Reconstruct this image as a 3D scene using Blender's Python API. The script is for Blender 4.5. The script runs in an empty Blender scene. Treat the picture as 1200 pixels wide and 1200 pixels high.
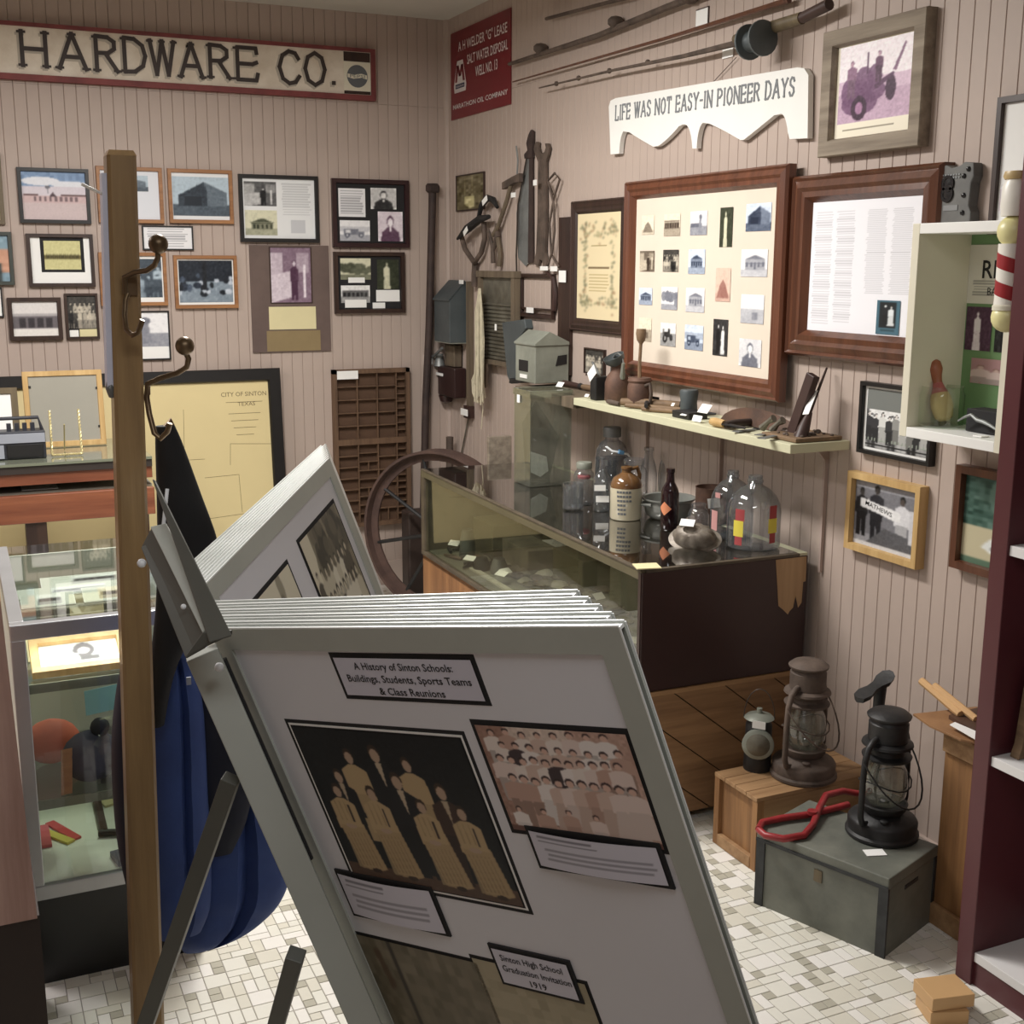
import bpy, math, random
import numpy as np
from mathutils import Vector as V3, Matrix
random.seed(7); RNG = np.random.RandomState(7)
S = bpy.context.scene; COL = S.collection; D = bpy.data

# ------------------------------------------------------------------ camera
FL = 1430.0; EYE = V3((0, 0, 1.6))
_y, _p, _r = [math.radians(a) for a in (24.55, 11.5, .2)]
CF = V3((math.sin(_y)*math.cos(_p), math.cos(_y)*math.cos(_p), -math.sin(_p)))
_r0 = V3((math.cos(_y), -math.sin(_y), 0)); _u0 = _r0.cross(CF)
CR = math.cos(_r)*_r0 + math.sin(_r)*_u0; CU = -math.sin(_r)*_r0 + math.cos(_r)*_u0
cam = D.objects.new('camera', D.cameras.new('camera')); COL.objects.link(cam); S.camera = cam
cam.data.sensor_width = 36; cam.data.lens = 36*FL/1200; cam.data.clip_start = .02
cam.matrix_world = Matrix(((CR.x, CU.x, -CF.x, EYE.x), (CR.y, CU.y, -CF.y, EYE.y), (CR.z, CU.z, -CF.z, EYE.z), (0, 0, 0, 1)))
# ------------------------------------------------------------------ light
S.view_settings.view_transform = 'Standard'; S.view_settings.look = 'None'
S.view_settings.exposure = 0.0; S.view_settings.gamma = 1.0; S.view_settings.use_curve_mapping = False
W = D.worlds.new('world'); S.world = W; W.use_nodes = True
W.node_tree.nodes['Background'].inputs[0].default_value = (1, .97, .93, 1)
W.node_tree.nodes['Background'].inputs[1].default_value = .25
def area(name, loc, sx, sy, power, col=(1, .96, .9)):
    l = D.lights.new(name, 'AREA'); l.shape = 'RECTANGLE'; l.size = sx; l.size_y = sy; l.energy = power; l.color = col
    o = D.objects.new(name, l); COL.objects.link(o); o.location = loc; return o
area('ceiling_tube_and_fill_light', (.80, 3.55, 2.60), .30, 1.2, 80, (1, .97, .93))
area('ceiling_tube_and_fill_light', (.2, .2, 2.60), 1.2, .30, 17, (.96, .98, 1))  # unseen fill added near the camera to lift the front faces
area('ceiling_tube_and_fill_light', (-.9, 3.9, 2.60), .30, 1.2, 34, (1, .95, .95))
area('showcase_tube_light', (.24, 2.78, .795), .30, .03, .45, (1, .98, .92))

# ------------------------------------------------------------------ measuring
def ray(x, y): return CF + CR*((x-600)/FL) - CU*((y-600)/FL)
def onX(x, y, X): d = ray(x, y); return EYE + d*((X-EYE.x)/d.x)
def onY(x, y, Y): d = ray(x, y); return EYE + d*((Y-EYE.y)/d.y)
def onZ(x, y, Z): d = ray(x, y); return EYE + d*((Z-EYE.z)/d.z)
class Fr:   # a local frame: u right, v up, n towards the viewer of that surface
    def __init__(s, O, U, Vv, N=None):
        s.O = V3(O); s.U = V3(U).normalized(); s.V = V3(Vv).normalized(); s.N = s.U.cross(s.V).normalized() if N is None else V3(N)
    def w(s, u, v, n=0.0): return s.O + s.U*u + s.V*v + s.N*n
    def px(s, x, y, n=0.0):
        d = ray(x, y); O = s.O + s.N*n; t = (O-EYE).dot(s.N)/d.dot(s.N); q = EYE + d*t - s.O
        return q.dot(s.U), q.dot(s.V)
    def at(s, u, v, n=0.0, rot=0.0, pitch=0.0):
        c, k = math.cos(rot), math.sin(rot); U = s.U*c + s.V*k; Vv = s.V*c - s.U*k
        if pitch: N = s.N; Vv = Vv*math.cos(pitch) + N*math.sin(pitch)
        return Fr(s.w(u, v, n), U, Vv)
XW, YB, ZC = 2.27, 5.74, 2.735
WORLD = Fr((0, 0, 0), (1, 0, 0), (0, 1, 0))
FB = Fr((0, YB, 0), (1, 0, 0), (0, 0, 1))
FRW = Fr((XW, 0, 0), (0, -1, 0), (0, 0, 1))

# ------------------------------------------------------------------ mesh building
class B:
    def __init__(s): s.v = []; s.f = []; s.sm = False
    def add(s, vs, fs):
        k = len(s.v); s.v += [V3(a) for a in vs]; s.f += [[i+k for i in f] for f in fs]; return s
    def box(s, F, u0, u1, v0, v1, n0, n1, tap=0.0):
        if F is None: F = WORLD
        vs = [F.w(u, v, n) for n, t in ((n0, 0), (n1, tap)) for u, v in ((u0+t, v0+t), (u1-t, v0+t), (u1-t, v1-t), (u0+t, v1-t))]
        return s.add(vs, [(3, 2, 1, 0), (4, 5, 6, 7), (0, 1, 5, 4), (1, 2, 6, 5), (2, 3, 7, 6), (3, 0, 4, 7)])
    def prism(s, F, poly, n0, n1):
        a = sum(poly[i][0]*poly[(i+1) % len(poly)][1]-poly[(i+1) % len(poly)][0]*poly[i][1] for i in range(len(poly)))
        if a < 0: poly = poly[::-1]
        n = len(poly); vs = [F.w(u, v, n0) for u, v in poly] + [F.w(u, v, n1) for u, v in poly]
        return s.add(vs, [list(range(n))[::-1], list(range(n, 2*n))] + [(i, (i+1) % n, n+(i+1) % n, n+i) for i in range(n)])
    def tube(s, pts, r, seg=8, flat=1.0, up=None, closed=False):
        pts = [V3(p) for p in pts]; n = len(pts); rs = r if isinstance(r, (list, tuple)) else [r]*n
        rings = []; prev = None
        for i, p in enumerate(pts):
            if closed: t = pts[(i+1) % n]-pts[i-1]
            else: t = pts[min(i+1, n-1)]-pts[max(i-1, 0)]
            t.normalize()
            if prev is None:
                a = V3(up) if up else (V3((0, 0, 1)) if abs(t.z) < .9 else V3((1, 0, 0)))
            else: a = prev
            a = (a - t*a.dot(t)); a.normalize(); prev = a; b = t.cross(a)
            rings.append([p + (a*math.cos(q)*flat + b*math.sin(q))*rs[i] for q in [2*math.pi*k/seg for k in range(seg)]])
        vs = [q for R in rings for q in R]; fs = []
        m = n if closed else n-1
        for i in range(m):
            for k in range(seg):
                j = (i+1) % n; fs.append((i*seg+k, i*seg+(k+1) % seg, j*seg+(k+1) % seg, j*seg+k))
        if not closed: fs += [list(range(seg))[::-1], list(range((n-1)*seg, n*seg))]
        s.sm = True; return s.add(vs, fs)
    def lathe(s, c, prof, seg=28, F=None, a0=0, sx=1, sy=1):
        F = F or WORLD; c = V3(c); vs = []; fs = []
        for r, z in prof:
            for k in range(seg):
                q = a0+2*math.pi*k/seg; vs.append(c + F.U*(r*math.cos(q)*sx) + F.V*(r*math.sin(q)*sy) + F.N*z)
        for i in range(len(prof)-1):
            for k in range(seg): fs.append((i*seg+k, i*seg+(k+1) % seg, (i+1)*seg+(k+1) % seg, (i+1)*seg+k))
        if prof[0][0] > 1e-5: fs.append(list(range(seg))[::-1])
        if prof[-1][0] > 1e-5: fs.append(list(range((len(prof)-1)*seg, len(prof)*seg)))
        s.sm = True; return s.add(vs, fs)
    def loft(s, rings, cap=True):
        n = len(rings[0]); vs = [p for R in rings for p in R]; fs = []
        for i in range(len(rings)-1):
            for k in range(n): fs.append((i*n+k, i*n+(k+1) % n, (i+1)*n+(k+1) % n, (i+1)*n+k))
        if cap: fs += [list(range(n))[::-1], list(range((len(rings)-1)*n, len(rings)*n))]
        s.sm = True; return s.add(vs, fs)
    def ball(s, c, r, seg=16, F=None, sz=1.0, sx=1, sy=1):
        m = seg//2; prof = [(max(r*math.sin(math.pi*i/m), 1e-6), -r*sz*math.cos(math.pi*i/m)) for i in range(m+1)]
        return s.lathe(c, prof, seg, F, sx=sx, sy=sy)
def wloc(o):
    p = V3((0, 0, 0))
    while o is not None: p += V3(o.location); o = o.parent
    return p
def mk(name, b, mat, parent=None, loc=None, bev=0.0, smooth=None):
    me = D.meshes.new(name)
    if parent is not None: off = wloc(parent)
    else:
        if loc is None:
            xs = [p.x for p in b.v]; ys = [p.y for p in b.v]; zs = [p.z for p in b.v]
            loc = V3(((min(xs)+max(xs))/2, (min(ys)+max(ys))/2, min(zs)))
        off = V3(loc)
    me.from_pydata([tuple(p-off) for p in b.v], [], b.f)
    me.validate()
    import bmesh
    bm = bmesh.new(); bm.from_mesh(me); bmesh.ops.recalc_face_normals(bm, faces=bm.faces); bm.to_mesh(me); bm.free()
    if (b.sm if smooth is None else smooth):
        me.polygons.foreach_set('use_smooth', [True]*len(me.polygons)); me.set_sharp_from_angle(angle=math.radians(42))
    me.materials.append(mat)
    o = D.objects.new(name, me); COL.objects.link(o)
    if parent is not None: o.parent = parent
    else: o.location = off
    if bev:
        m = o.modifiers.new('bevel', 'BEVEL'); m.width = bev; m.segments = 2; m.limit_method = 'ANGLE'
    return o
def tag(o, label=None, cat=None, group=None, kind=None):
    if label: o['label'] = label
    if cat: o['category'] = cat
    if group: o['group'] = group
    if kind: o['kind'] = kind
    return o
def thing(name, label, cat, loc, group=None):
    o = D.objects.new(name, None); COL.objects.link(o); o.location = V3(loc); o.empty_display_size = .05
    return tag(o, label, cat, group)
def copy_tree(o, dx, parent=None):
    c = o.copy(); COL.objects.link(c)
    if parent is None: c.location = V3(o.location)+V3(dx)
    else: c.parent = parent
    for ch in list(o.children): copy_tree(ch, dx, c)
    return c

# ------------------------------------------------------------------ materials
def lin(c): return tuple(((x/12.92) if x <= .04045 else ((x+.055)/1.055)**2.4) for x in c)
MATS = {}
def mat(name, c, rough=.6, metal=0.0, var=.0, scale=8.0, c2=None, stretch=None, bump=0.0, bscale=40.0, spec=.5, coat=0.0):
    if name in MATS: return MATS[name]
    m = D.materials.new(name); m.use_nodes = True; nt = m.node_tree; N = nt.nodes; L = nt.links; bs = N['Principled BSDF']
    c = tuple(x/255 for x in c) if max(c) > 1 else c; _m = sum(c)/3; c = tuple(x*.84+_m*.16 for x in c); a = lin(c)
    bs.inputs['Roughness'].default_value = rough; bs.inputs['Metallic'].default_value = metal
    bs.inputs['Specular IOR Level'].default_value = spec; bs.inputs['Coat Weight'].default_value = coat
    bs.inputs['Base Color'].default_value = (*a, 1)
    if var or c2 or bump:
        tc = N.new('ShaderNodeTexCoord'); mp = N.new('ShaderNodeMapping'); L.new(tc.outputs['Object'], mp.inputs[0])
        if stretch: mp.inputs['Scale'].default_value = stretch
    if var or c2:
        if c2: _q = sum(c2)/3; b2 = lin(tuple((x*.84+_q*.16)/255 for x in c2))
        else: b2 = tuple(x*(1-var) for x in a); a = tuple(min(1, x*(1+var*.6)) for x in a)
        nz = N.new('ShaderNodeTexNoise'); nz.inputs['Scale'].default_value = scale; nz.inputs['Detail'].default_value = 6; nz.inputs['Roughness'].default_value = .6
        L.new(mp.outputs[0], nz.inputs['Vector'])
        cr = N.new('ShaderNodeValToRGB'); cr.color_ramp.elements[0].position = .32; cr.color_ramp.elements[1].position = .68
        cr.color_ramp.elements[0].color = (*b2, 1); cr.color_ramp.elements[1].color = (*a, 1)
        L.new(nz.outputs[0], cr.inputs[0]); L.new(cr.outputs[0], bs.inputs['Base Color'])
    if bump:
        n2 = N.new('ShaderNodeTexNoise'); n2.inputs['Scale'].default_value = bscale; n2.inputs['Detail'].default_value = 4
        L.new(mp.outputs[0], n2.inputs['Vector']); bp = N.new('ShaderNodeBump'); bp.inputs['Strength'].default_value = bump; bp.inputs['Distance'].default_value = .004
        L.new(n2.outputs[0], bp.inputs['Height']); L.new(bp.outputs[0], bs.inputs['Normal'])
    MATS[name] = m; return m
def wood(name, c, c2, rough=.5, ax='z', sc=1.0, coat=0.0, bump=.15):
    st = {'z': (14, 14, .9), 'x': (.9, 14, 14), 'y': (14, .9, 14)}[ax]
    return mat(name, c, rough, c2=c2, scale=2.2*sc, stretch=st, bump=bump, bscale=6, coat=coat)
def glassmat(name, tint=(1, 1, 1), base=.03, rough=.02, dirt=0.0, dirtc=(.6, .6, .55), edge=1.0):
    m = D.materials.new(name); m.use_nodes = True; nt = m.node_tree; N = nt.nodes; L = nt.links
    N.remove(N['Principled BSDF']); out = N['Material Output']
    tr = N.new('ShaderNodeBsdfTransparent'); tr.inputs[0].default_value = (*tint, 1)
    gl = N.new('ShaderNodeBsdfGlossy'); gl.inputs['Roughness'].default_value = rough
    lw = N.new('ShaderNodeLayerWeight'); lw.inputs[0].default_value = .35; mc = N.new('ShaderNodeMix'); mc.data_type = 'RGBA'; L.new(lw.outputs['Facing'], mc.inputs[0])
    mc.inputs[6].default_value = (*tint, 1); mc.inputs[7].default_value = (*[t*edge for t in tint], 1); L.new(mc.outputs[2], tr.inputs[0])
    fr = N.new('ShaderNodeFresnel'); fr.inputs[0].default_value = 1.5
    mx = N.new('ShaderNodeMixShader'); ad = N.new('ShaderNodeMath'); ad.operation = 'ADD'; ad.inputs[1].default_value = base; ad.use_clamp = True
    ge = N.new('ShaderNodeNewGeometry'); ib = N.new('ShaderNodeMath'); ib.operation = 'SUBTRACT'; ib.inputs[0].default_value = 1; L.new(ge.outputs['Backfacing'], ib.inputs[1])
    f2 = N.new('ShaderNodeMath'); f2.operation = 'MULTIPLY'; L.new(fr.outputs[0], f2.inputs[0]); L.new(ib.outputs[0], f2.inputs[1]); f3 = N.new('ShaderNodeMath'); f3.operation = 'MULTIPLY'; f3.inputs[1].default_value = 1.6; L.new(f2.outputs[0], f3.inputs[0]); fr = f3
    L.new(fr.outputs[0], ad.inputs[0]); L.new(ad.outputs[0], mx.inputs[0]); L.new(tr.outputs[0], mx.inputs[1]); L.new(gl.outputs[0], mx.inputs[2])
    last = mx
    if dirt:
        df = N.new('ShaderNodeBsdfDiffuse'); df.inputs[0].default_value = (*lin(dirtc), 1); m2 = N.new('ShaderNodeMixShader')
        nz = N.new('ShaderNodeTexNoise'); nz.inputs['Scale'].default_value = 9; nz.inputs['Detail'].default_value = 5
        mu = N.new('ShaderNodeMath'); mu.operation = 'MULTIPLY'; mu.inputs[1].default_value = dirt*2; L.new(nz.outputs[0], mu.inputs[0])
        L.new(mu.outputs[0], m2.inputs[0]); L.new(mx.outputs[0], m2.inputs[1]); L.new(df.outputs[0], m2.inputs[2]); last = m2
    L.new(last.outputs[0], out.inputs[0]); MATS[name] = m; return m
def printmat():
    m = D.materials.new('printed_paper'); m.use_nodes = True; nt = m.node_tree; bs = nt.nodes['Principled BSDF']
    at = nt.nodes.new('ShaderNodeVertexColor'); at.layer_name = 'Col'; nt.links.new(at.outputs[0], bs.inputs['Base Color'])
    bs.inputs['Roughness'].default_value = .45; bs.inputs['Specular IOR Level'].default_value = .35; return m
PRINT = printmat()
M = dict(
 wall=mat('beadboard_paint', (185, 165, 152), .55, var=.06, scale=3, bump=.1, bscale=30),
 groove=mat('groove_shadow_paint', (176, 153, 142), .8), ceil=mat('ceiling_paint', (205, 200, 188), .9, var=.05, scale=2),
 grout=mat('floor_joint', (158, 150, 138), .7, var=.1, scale=5),
 tA=mat('tile_cream', (232, 229, 216), .35, var=.04, scale=9), tB=mat('tile_white', (240, 236, 228), .35, var=.04, scale=9), tC=mat('tile_tan', (186, 181, 162), .4, var=.07, scale=9), tD=mat('tile_pale', (224, 219, 202), .35, var=.05, scale=9),
 white=mat('white_paint', (240, 240, 235), .45, var=.03, scale=4), cream=mat('cream_paint', (226, 220, 196), .5, var=.05, scale=4), paper=mat('white_card', (242, 242, 238), .7),
 ink=mat('black_ink', (38, 36, 36), .7), greyink=mat('grey_ink', (96, 100, 104), .7), brownink=mat('brown_ink', (120, 104, 70), .7), letterbrown=mat('sign_letter_paint', (58, 46, 42), .6, var=.2, scale=20),
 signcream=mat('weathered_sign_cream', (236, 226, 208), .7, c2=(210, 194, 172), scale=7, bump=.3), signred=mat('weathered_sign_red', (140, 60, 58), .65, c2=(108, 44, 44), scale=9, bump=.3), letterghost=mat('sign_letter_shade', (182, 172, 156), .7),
 red=mat('red_enamel', (128, 30, 38), .35, var=.1, scale=6), redpaint=mat('red_tool_paint', (160, 36, 40), .4, var=.25, scale=30), signwhite=mat('enamel_white', (214, 206, 204), .45), navyink=mat('emblem_blue', (52, 58, 90), .5),
 oak=wood('oak_frame', (176, 118, 66), (140, 88, 46), .45, 'x'), gold=wood('pine_frame', (214, 176, 112), (190, 148, 84), .45, 'z'), blackw=mat('black_frame_paint', (26, 24, 24), .4, var=.2, scale=20),
 darkw=wood('dark_frame_wood', (66, 44, 34), (44, 28, 24), .4, 'z'), maroonw=mat('maroon_frame', (52, 26, 28), .35, var=.2, scale=15), brownw=wood('brown_frame_wood', (110, 62, 38), (82, 44, 28), .35, 'z', coat=.2),
 cherryw=wood('cherry_frame_wood', (122, 68, 42), (92, 48, 30), .35, 'z', coat=.2), barn=wood('barnwood', (162, 148, 128), (124, 110, 94), .8, 'y', bump=.5), olive=wood('olive_frame', (116, 100, 72), (90, 76, 54), .5), greenf=mat('green_frame', (60, 66, 60), .5, var=.2),
 blackm=mat('black_mat_board', (30, 29, 31), .8), brownm=mat('brown_mat_board', (112, 92, 84), .8, c2=(96, 78, 72), scale=5), tanm=mat('tan_card', (146, 124, 82), .7, var=.1), yellowm=mat('cream_card', (226, 214, 160), .7, var=.04), creamm=mat('cream_mat_board', (226, 212, 192), .75, var=.03),
 rust=mat('rusty_iron', (108, 90, 78), .75, metal=.1, c2=(70, 58, 50), scale=14, bump=.5), iron=mat('black_iron', (52, 51, 51), .5, metal=.3, c2=(34, 33, 34), scale=12, bump=.4), steel=mat('dull_steel', (146, 150, 148), .45, metal=.4, c2=(112, 114, 112), scale=10, bump=.15),
 galv=mat('galvanised_tin', (158, 162, 148), .5, metal=.15, c2=(120, 124, 112), scale=5, bump=.25), galvd=mat('blue_grey_tin', (86, 94, 96), .5, metal=.1, c2=(70, 78, 80), scale=5, bump=.25), brass=mat('dull_brass', (132, 108, 78), .38, metal=.75, c2=(96, 76, 54), scale=14, bump=.2),
 post=mat('varnished_post_wood', (172, 136, 84), .4, c2=(134, 102, 60), scale=2.4, stretch=(10, 10, .8), bump=.2, bscale=6, coat=.15), postend=mat('bare_post_end', (196, 156, 100), .7, var=.2, scale=30), postside=mat('painted_window_light', (214, 216, 236), .5, var=.05),
 alu=mat('grey_metal_channel', (186, 190, 180), .45, metal=.1, c2=(172, 176, 166), scale=3), alud=mat('dark_grey_metal', (92, 92, 84), .45, metal=.3, var=.1, scale=3), alulit=mat('lit_edge_tint', (240, 243, 240), .35, metal=.25), panel=mat('white_display_board', (226, 226, 232), .5, var=.02, scale=3),
 silver=mat('brushed_aluminium', (176, 178, 180), .35, metal=.7, var=.08, scale=6), blackbase=mat('black_laminate', (22, 22, 22), .35, var=.2), cabinet=wood('brown_laminate', (196, 156, 142), (164, 122, 108), .5, 'z'), cabbase=mat('dark_cabinet_base', (50, 36, 30), .6, var=.1),
 maroonpaint=mat('dark_maroon_paint', (56, 34, 32), .35, var=.12, scale=5, bump=.1), barewood=wood('bare_chipped_wood', (186, 148, 104), (160, 122, 80), .6, 'z'), plank=wood('old_brown_plank', (158, 116, 74), (118, 82, 50), .6, 'x', bump=.3), plankface=wood('orange_plank', (172, 116, 66), (130, 82, 44), .5, 'z', sc=.6, bump=.3), caseedge=mat('worn_case_edge', (96, 84, 66), .5, c2=(70, 60, 48), scale=18), caseolive=mat('olive_case_rail', (96, 88, 62), .5, var=.15),
 signgrey=mat('sign_grey_lettering', (124, 128, 132), .7), darkrust=mat('dark_brown_iron', (74, 56, 50), .7, metal=.1, c2=(52, 40, 37), scale=14, bump=.4), redrust=mat('red_brown_iron', (98, 72, 62), .8, metal=.05, c2=(72, 52, 46), scale=10, bump=.5), tabletop=mat('green_grey_glass_top', (122, 126, 108), .12, coat=.5),
 crate=wood('orange_crate_wood', (180, 138, 92), (146, 106, 66), .6, 'x', bump=.3), cratev=wood('crate_wood_upright', (166, 116, 66), (126, 84, 46), .6, 'z', bump=.3), greybox=mat('grey_green_box_paint', (120, 122, 110), .5, c2=(92, 95, 86), scale=7, bump=.25), greyedge=mat('worn_metal_edge', (58, 60, 62), .5, metal=.4, var=.3, scale=20),
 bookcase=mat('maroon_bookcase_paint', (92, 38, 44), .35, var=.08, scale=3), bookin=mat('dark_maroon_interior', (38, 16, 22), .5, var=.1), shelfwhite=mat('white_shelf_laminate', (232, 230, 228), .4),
 tanblock=mat('tan_wood_block', (214, 166, 108), .5, var=.06, scale=6), rattan=mat('brown_veneer_scrap', (166, 118, 72), .6, c2=(136, 92, 54), scale=10, bump=.3),
 navy=mat('blue_quilted_cloth', (50, 78, 150), .75, c2=(40, 64, 130), scale=6, bump=.35, bscale=30), navyd=mat('dark_navy_cloth', (20, 26, 48), .7, var=.2, scale=8), blackcloth=mat('black_cloth', (22, 22, 25), .8, var=.2, scale=8, bump=.3),
 string=mat('white_cotton_string', (206, 196, 166), .9, var=.15, scale=30), trayw=wood('type_tray_wood', (122, 90, 64), (92, 66, 46), .7, 'z'), traydark=mat('type_tray_bottom', (94, 66, 46), .8, var=.15),
 washwood=wood('washboard_wood', (120, 104, 82), (90, 76, 60), .8, 'z'), washmetal=mat('washboard_metal', (134, 130, 114), .5, metal=.4, c2=(88, 82, 70), scale=9, bump=.4), leather=mat('old_leather', (98, 62, 40), .6, c2=(64, 42, 30), scale=10, bump=.4), darkleather=mat('dark_leather', (54, 40, 34), .55, var=.3, bump=.4), oldwood=wood('weathered_tool_wood', (142, 112, 80), (104, 80, 56), .7, 'y', bump=.3),
 cherrytable=wood('red_oak_table', (150, 84, 52), (116, 58, 36), .35, 'x', coat=.25), tabledark=mat('dark_table_edge', (50, 42, 38), .5), stoneware=mat('stoneware_cream', (206, 196, 166), .25, var=.06, coat=.4), stonebrown=mat('stoneware_brown_glaze', (132, 92, 50), .15, c2=(96, 62, 34), scale=12, coat=.6), greyglaze=mat('grey_enamelware', (126, 128, 122), .3, var=.12, coat=.3),
 brownbottle=mat('dark_amber_glass', (34, 14, 20), .08, coat=.6), orangelabel=mat('orange_label', (226, 134, 88), .6), moldmetal=mat('tarnished_mold', (142, 132, 118), .5, metal=.3, c2=(96, 84, 72), scale=30, bump=.4), rustcan=mat('rusty_tin_can', (118, 84, 66), .7, metal=.2, c2=(84, 60, 50), scale=20), zinc=mat('zinc_lid', (128, 130, 130), .5, metal=.4, var=.1),
 redlabel=mat('faded_red_label', (176, 60, 62), .6), pinklabel=mat('pink_label', (196, 136, 132), .6), yellowtag=mat('yellow_tag', (232, 212, 60), .6), cowboyred=mat('stripe_red', (172, 34, 40), .35), poleball=mat('cream_yellow_ball', (238, 230, 160), .35), polewhite=mat('barber_pole_white', (244, 240, 228), .35),
 greenfelt=mat('green_backing', (126, 172, 112), .8, var=.05), camgrey=mat('trail_camera_grey', (112, 112, 108), .6, c2=(92, 92, 90), scale=12), camdark=mat('dark_lens', (34, 34, 36), .2), stone=mat('arrowhead_stone', (134, 126, 108), .7, c2=(92, 86, 74), scale=12, bump=.4), shell=mat('pale_stone', (180, 176, 160), .6, var=.2), casebed=mat('dusty_case_floor', (122, 120, 104), .7, c2=(92, 92, 78), scale=5),
 greyboard=mat('grey_backing_board', (156, 152, 138), .7, var=.03), radio=mat('radio_silver', (160, 166, 178), .4, metal=.2), radiod=mat('radio_dark', (46, 48, 56), .4), goldwire=mat('twisted_gold_wire', (216, 200, 140), .35, metal=.4), mapaper=mat('aged_map_paper', (224, 204, 144), .6, var=.04, scale=3), bag=mat('clear_plastic_bag', (196, 194, 186), .3), orange=mat('orange_red_cloth', (204, 92, 66), .7, var=.15), capblue=mat('dark_blue_cloth', (60, 62, 84), .8, var=.15), bluepaper=mat('light_blue_paper', (130, 186, 196), .7), redplastic=mat('red_plastic', (214, 60, 66), .4), pinkplastic=mat('pink_red_sheath', (210, 76, 90), .5), yellowruler=mat('yellow_ruler', (214, 196, 76), .5), wooddark=mat('dark_handle_wood', (66, 42, 36), .5, var=.15), shelfgreen=mat('pale_shelf_lining', (222, 224, 208), .6), shelfglassedge=mat('green_glass_edge', (116, 122, 102), .3),
 limegreen=mat('shelf_cream_green', (206, 204, 168), .5, var=.04), recessdark=mat('recess_shade_tint', (30, 26, 24), .9), pinwood=mat('pin_tan', (206, 176, 118), .4, var=.08), pinred=mat('pin_brown_red', (166, 92, 60), .35), pinband=mat('pin_rose_band', (186, 96, 92), .4), camera_strap=mat('dark_strap', (40, 38, 38), .7), blueglass=mat('blue_ribbon', (90, 150, 200), .4), wire=mat('dark_wire', (70, 62, 56), .5, metal=.5), tubechalk=mat('bright_clip', (236, 238, 240), .4),  # near-black recess material carries the shade of openings and gaps in its colour
)
M['glass'] = glassmat('clear_glass', (.97, .98, .97), .02)
M['glassold'] = glassmat('dusty_jar_glass', (.86, .88, .85), .06, .05, .13, (.66, .66, .60), .6)
M['glassjar'] = glassmat('bottle_glass', (.90, .92, .93), .07, .03, .07, (.7, .72, .74), .45)
M['glasscase'] = glassmat('display_case_glass', (.93, .94, .87), .02, .02, .03, (.6, .6, .48))
M['glasstop'] = glassmat('display_case_top_glass', (.62, .61, .57), .15, .025, .03, (.4, .39, .36))
M['glassgreen'] = glassmat('green_tinted_glass', (.93, .96, .93), .02, .02)
def part(par, name, b, m, label=None, bev=0.0, kind=None, smooth=None):
    o = mk(name, b, M[m] if isinstance(m, str) else m, par, bev=bev, smooth=smooth)
    if label: o['label'] = label
    if kind: o['kind'] = kind
    return o
def solo(name, b, m, label, cat, group=None, bev=0.0, kind=None):
    return tag(mk(name, b, M[m], None, bev=bev), label, cat, group, kind)

# ------------------------------------------------------------------ flat prints (a raster painted in numpy, carried as mesh colours)
def cv(w, h, c): return np.ones((h, w, 3))*np.array([x/255 for x in c])
def _c(c): return np.array([x/255 for x in c])
def grid(a): h, w, _ = a.shape; return (np.arange(w)[None, :]+.5)/w, (np.arange(h)[:, None]+.5)/h
def rc(a, x0, y0, x1, y1, c, al=1.0):
    X, Y = grid(a); m = ((X >= x0) & (X < x1) & (Y >= y0) & (Y < y1))[..., None]*al; a[:] = a*(1-m)+_c(c)*m
def el(a, x, y, rx, ry, c, al=1.0, rot=0.0):
    X, Y = grid(a); dx, dy = X-x, Y-y; co, si = math.cos(rot), math.sin(rot)
    m = ((((dx*co+dy*si)/rx)**2+((dy*co-dx*si)/ry)**2) < 1)[..., None]*al; a[:] = a*(1-m)+_c(c)*m
def pg(a, pts, c, al=1.0):
    X, Y = grid(a); X, Y = np.broadcast_arrays(X, Y); ins = np.zeros(X.shape, bool); n = len(pts)
    for i in range(n):
        x0, y0 = pts[i]; x1, y1 = pts[(i+1) % n]
        if y0 == y1: continue
        cnd = (Y > min(y0, y1)) & (Y <= max(y0, y1)) & (X < (Y-y0)*(x1-x0)/(y1-y0)+x0); ins ^= cnd
    m = ins[..., None]*al; a[:] = a*(1-m)+_c(c)*m
def nz(a, amt, k=1):
    h, w, _ = a.shape; n = RNG.randn(h//k+2, w//k+2); n = np.kron(n, np.ones((k, k)))[:h, :w]; a[:] = np.clip(a+n[..., None]*amt, 0, 1)
def bl(a):
    p = np.pad(a, ((1, 1), (1, 1), (0, 0)), 'edge'); a[:] = (p[:-2, 1:-1]+p[2:, 1:-1]+p[1:-1, :-2]+p[1:-1, 2:]+2*p[1:-1, 1:-1])/6
def ln(a, x0, y0, x1, y1, n, c=(120, 120, 124), al=.8, fill=.85):
    dy = (y1-y0)/n
    for i in range(n): rc(a, x0+random.random()*.02, y0+i*dy, x0+(x1-x0)*(fill+random.random()*(1-fill)), y0+(i+.5)*dy, c, al)
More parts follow.
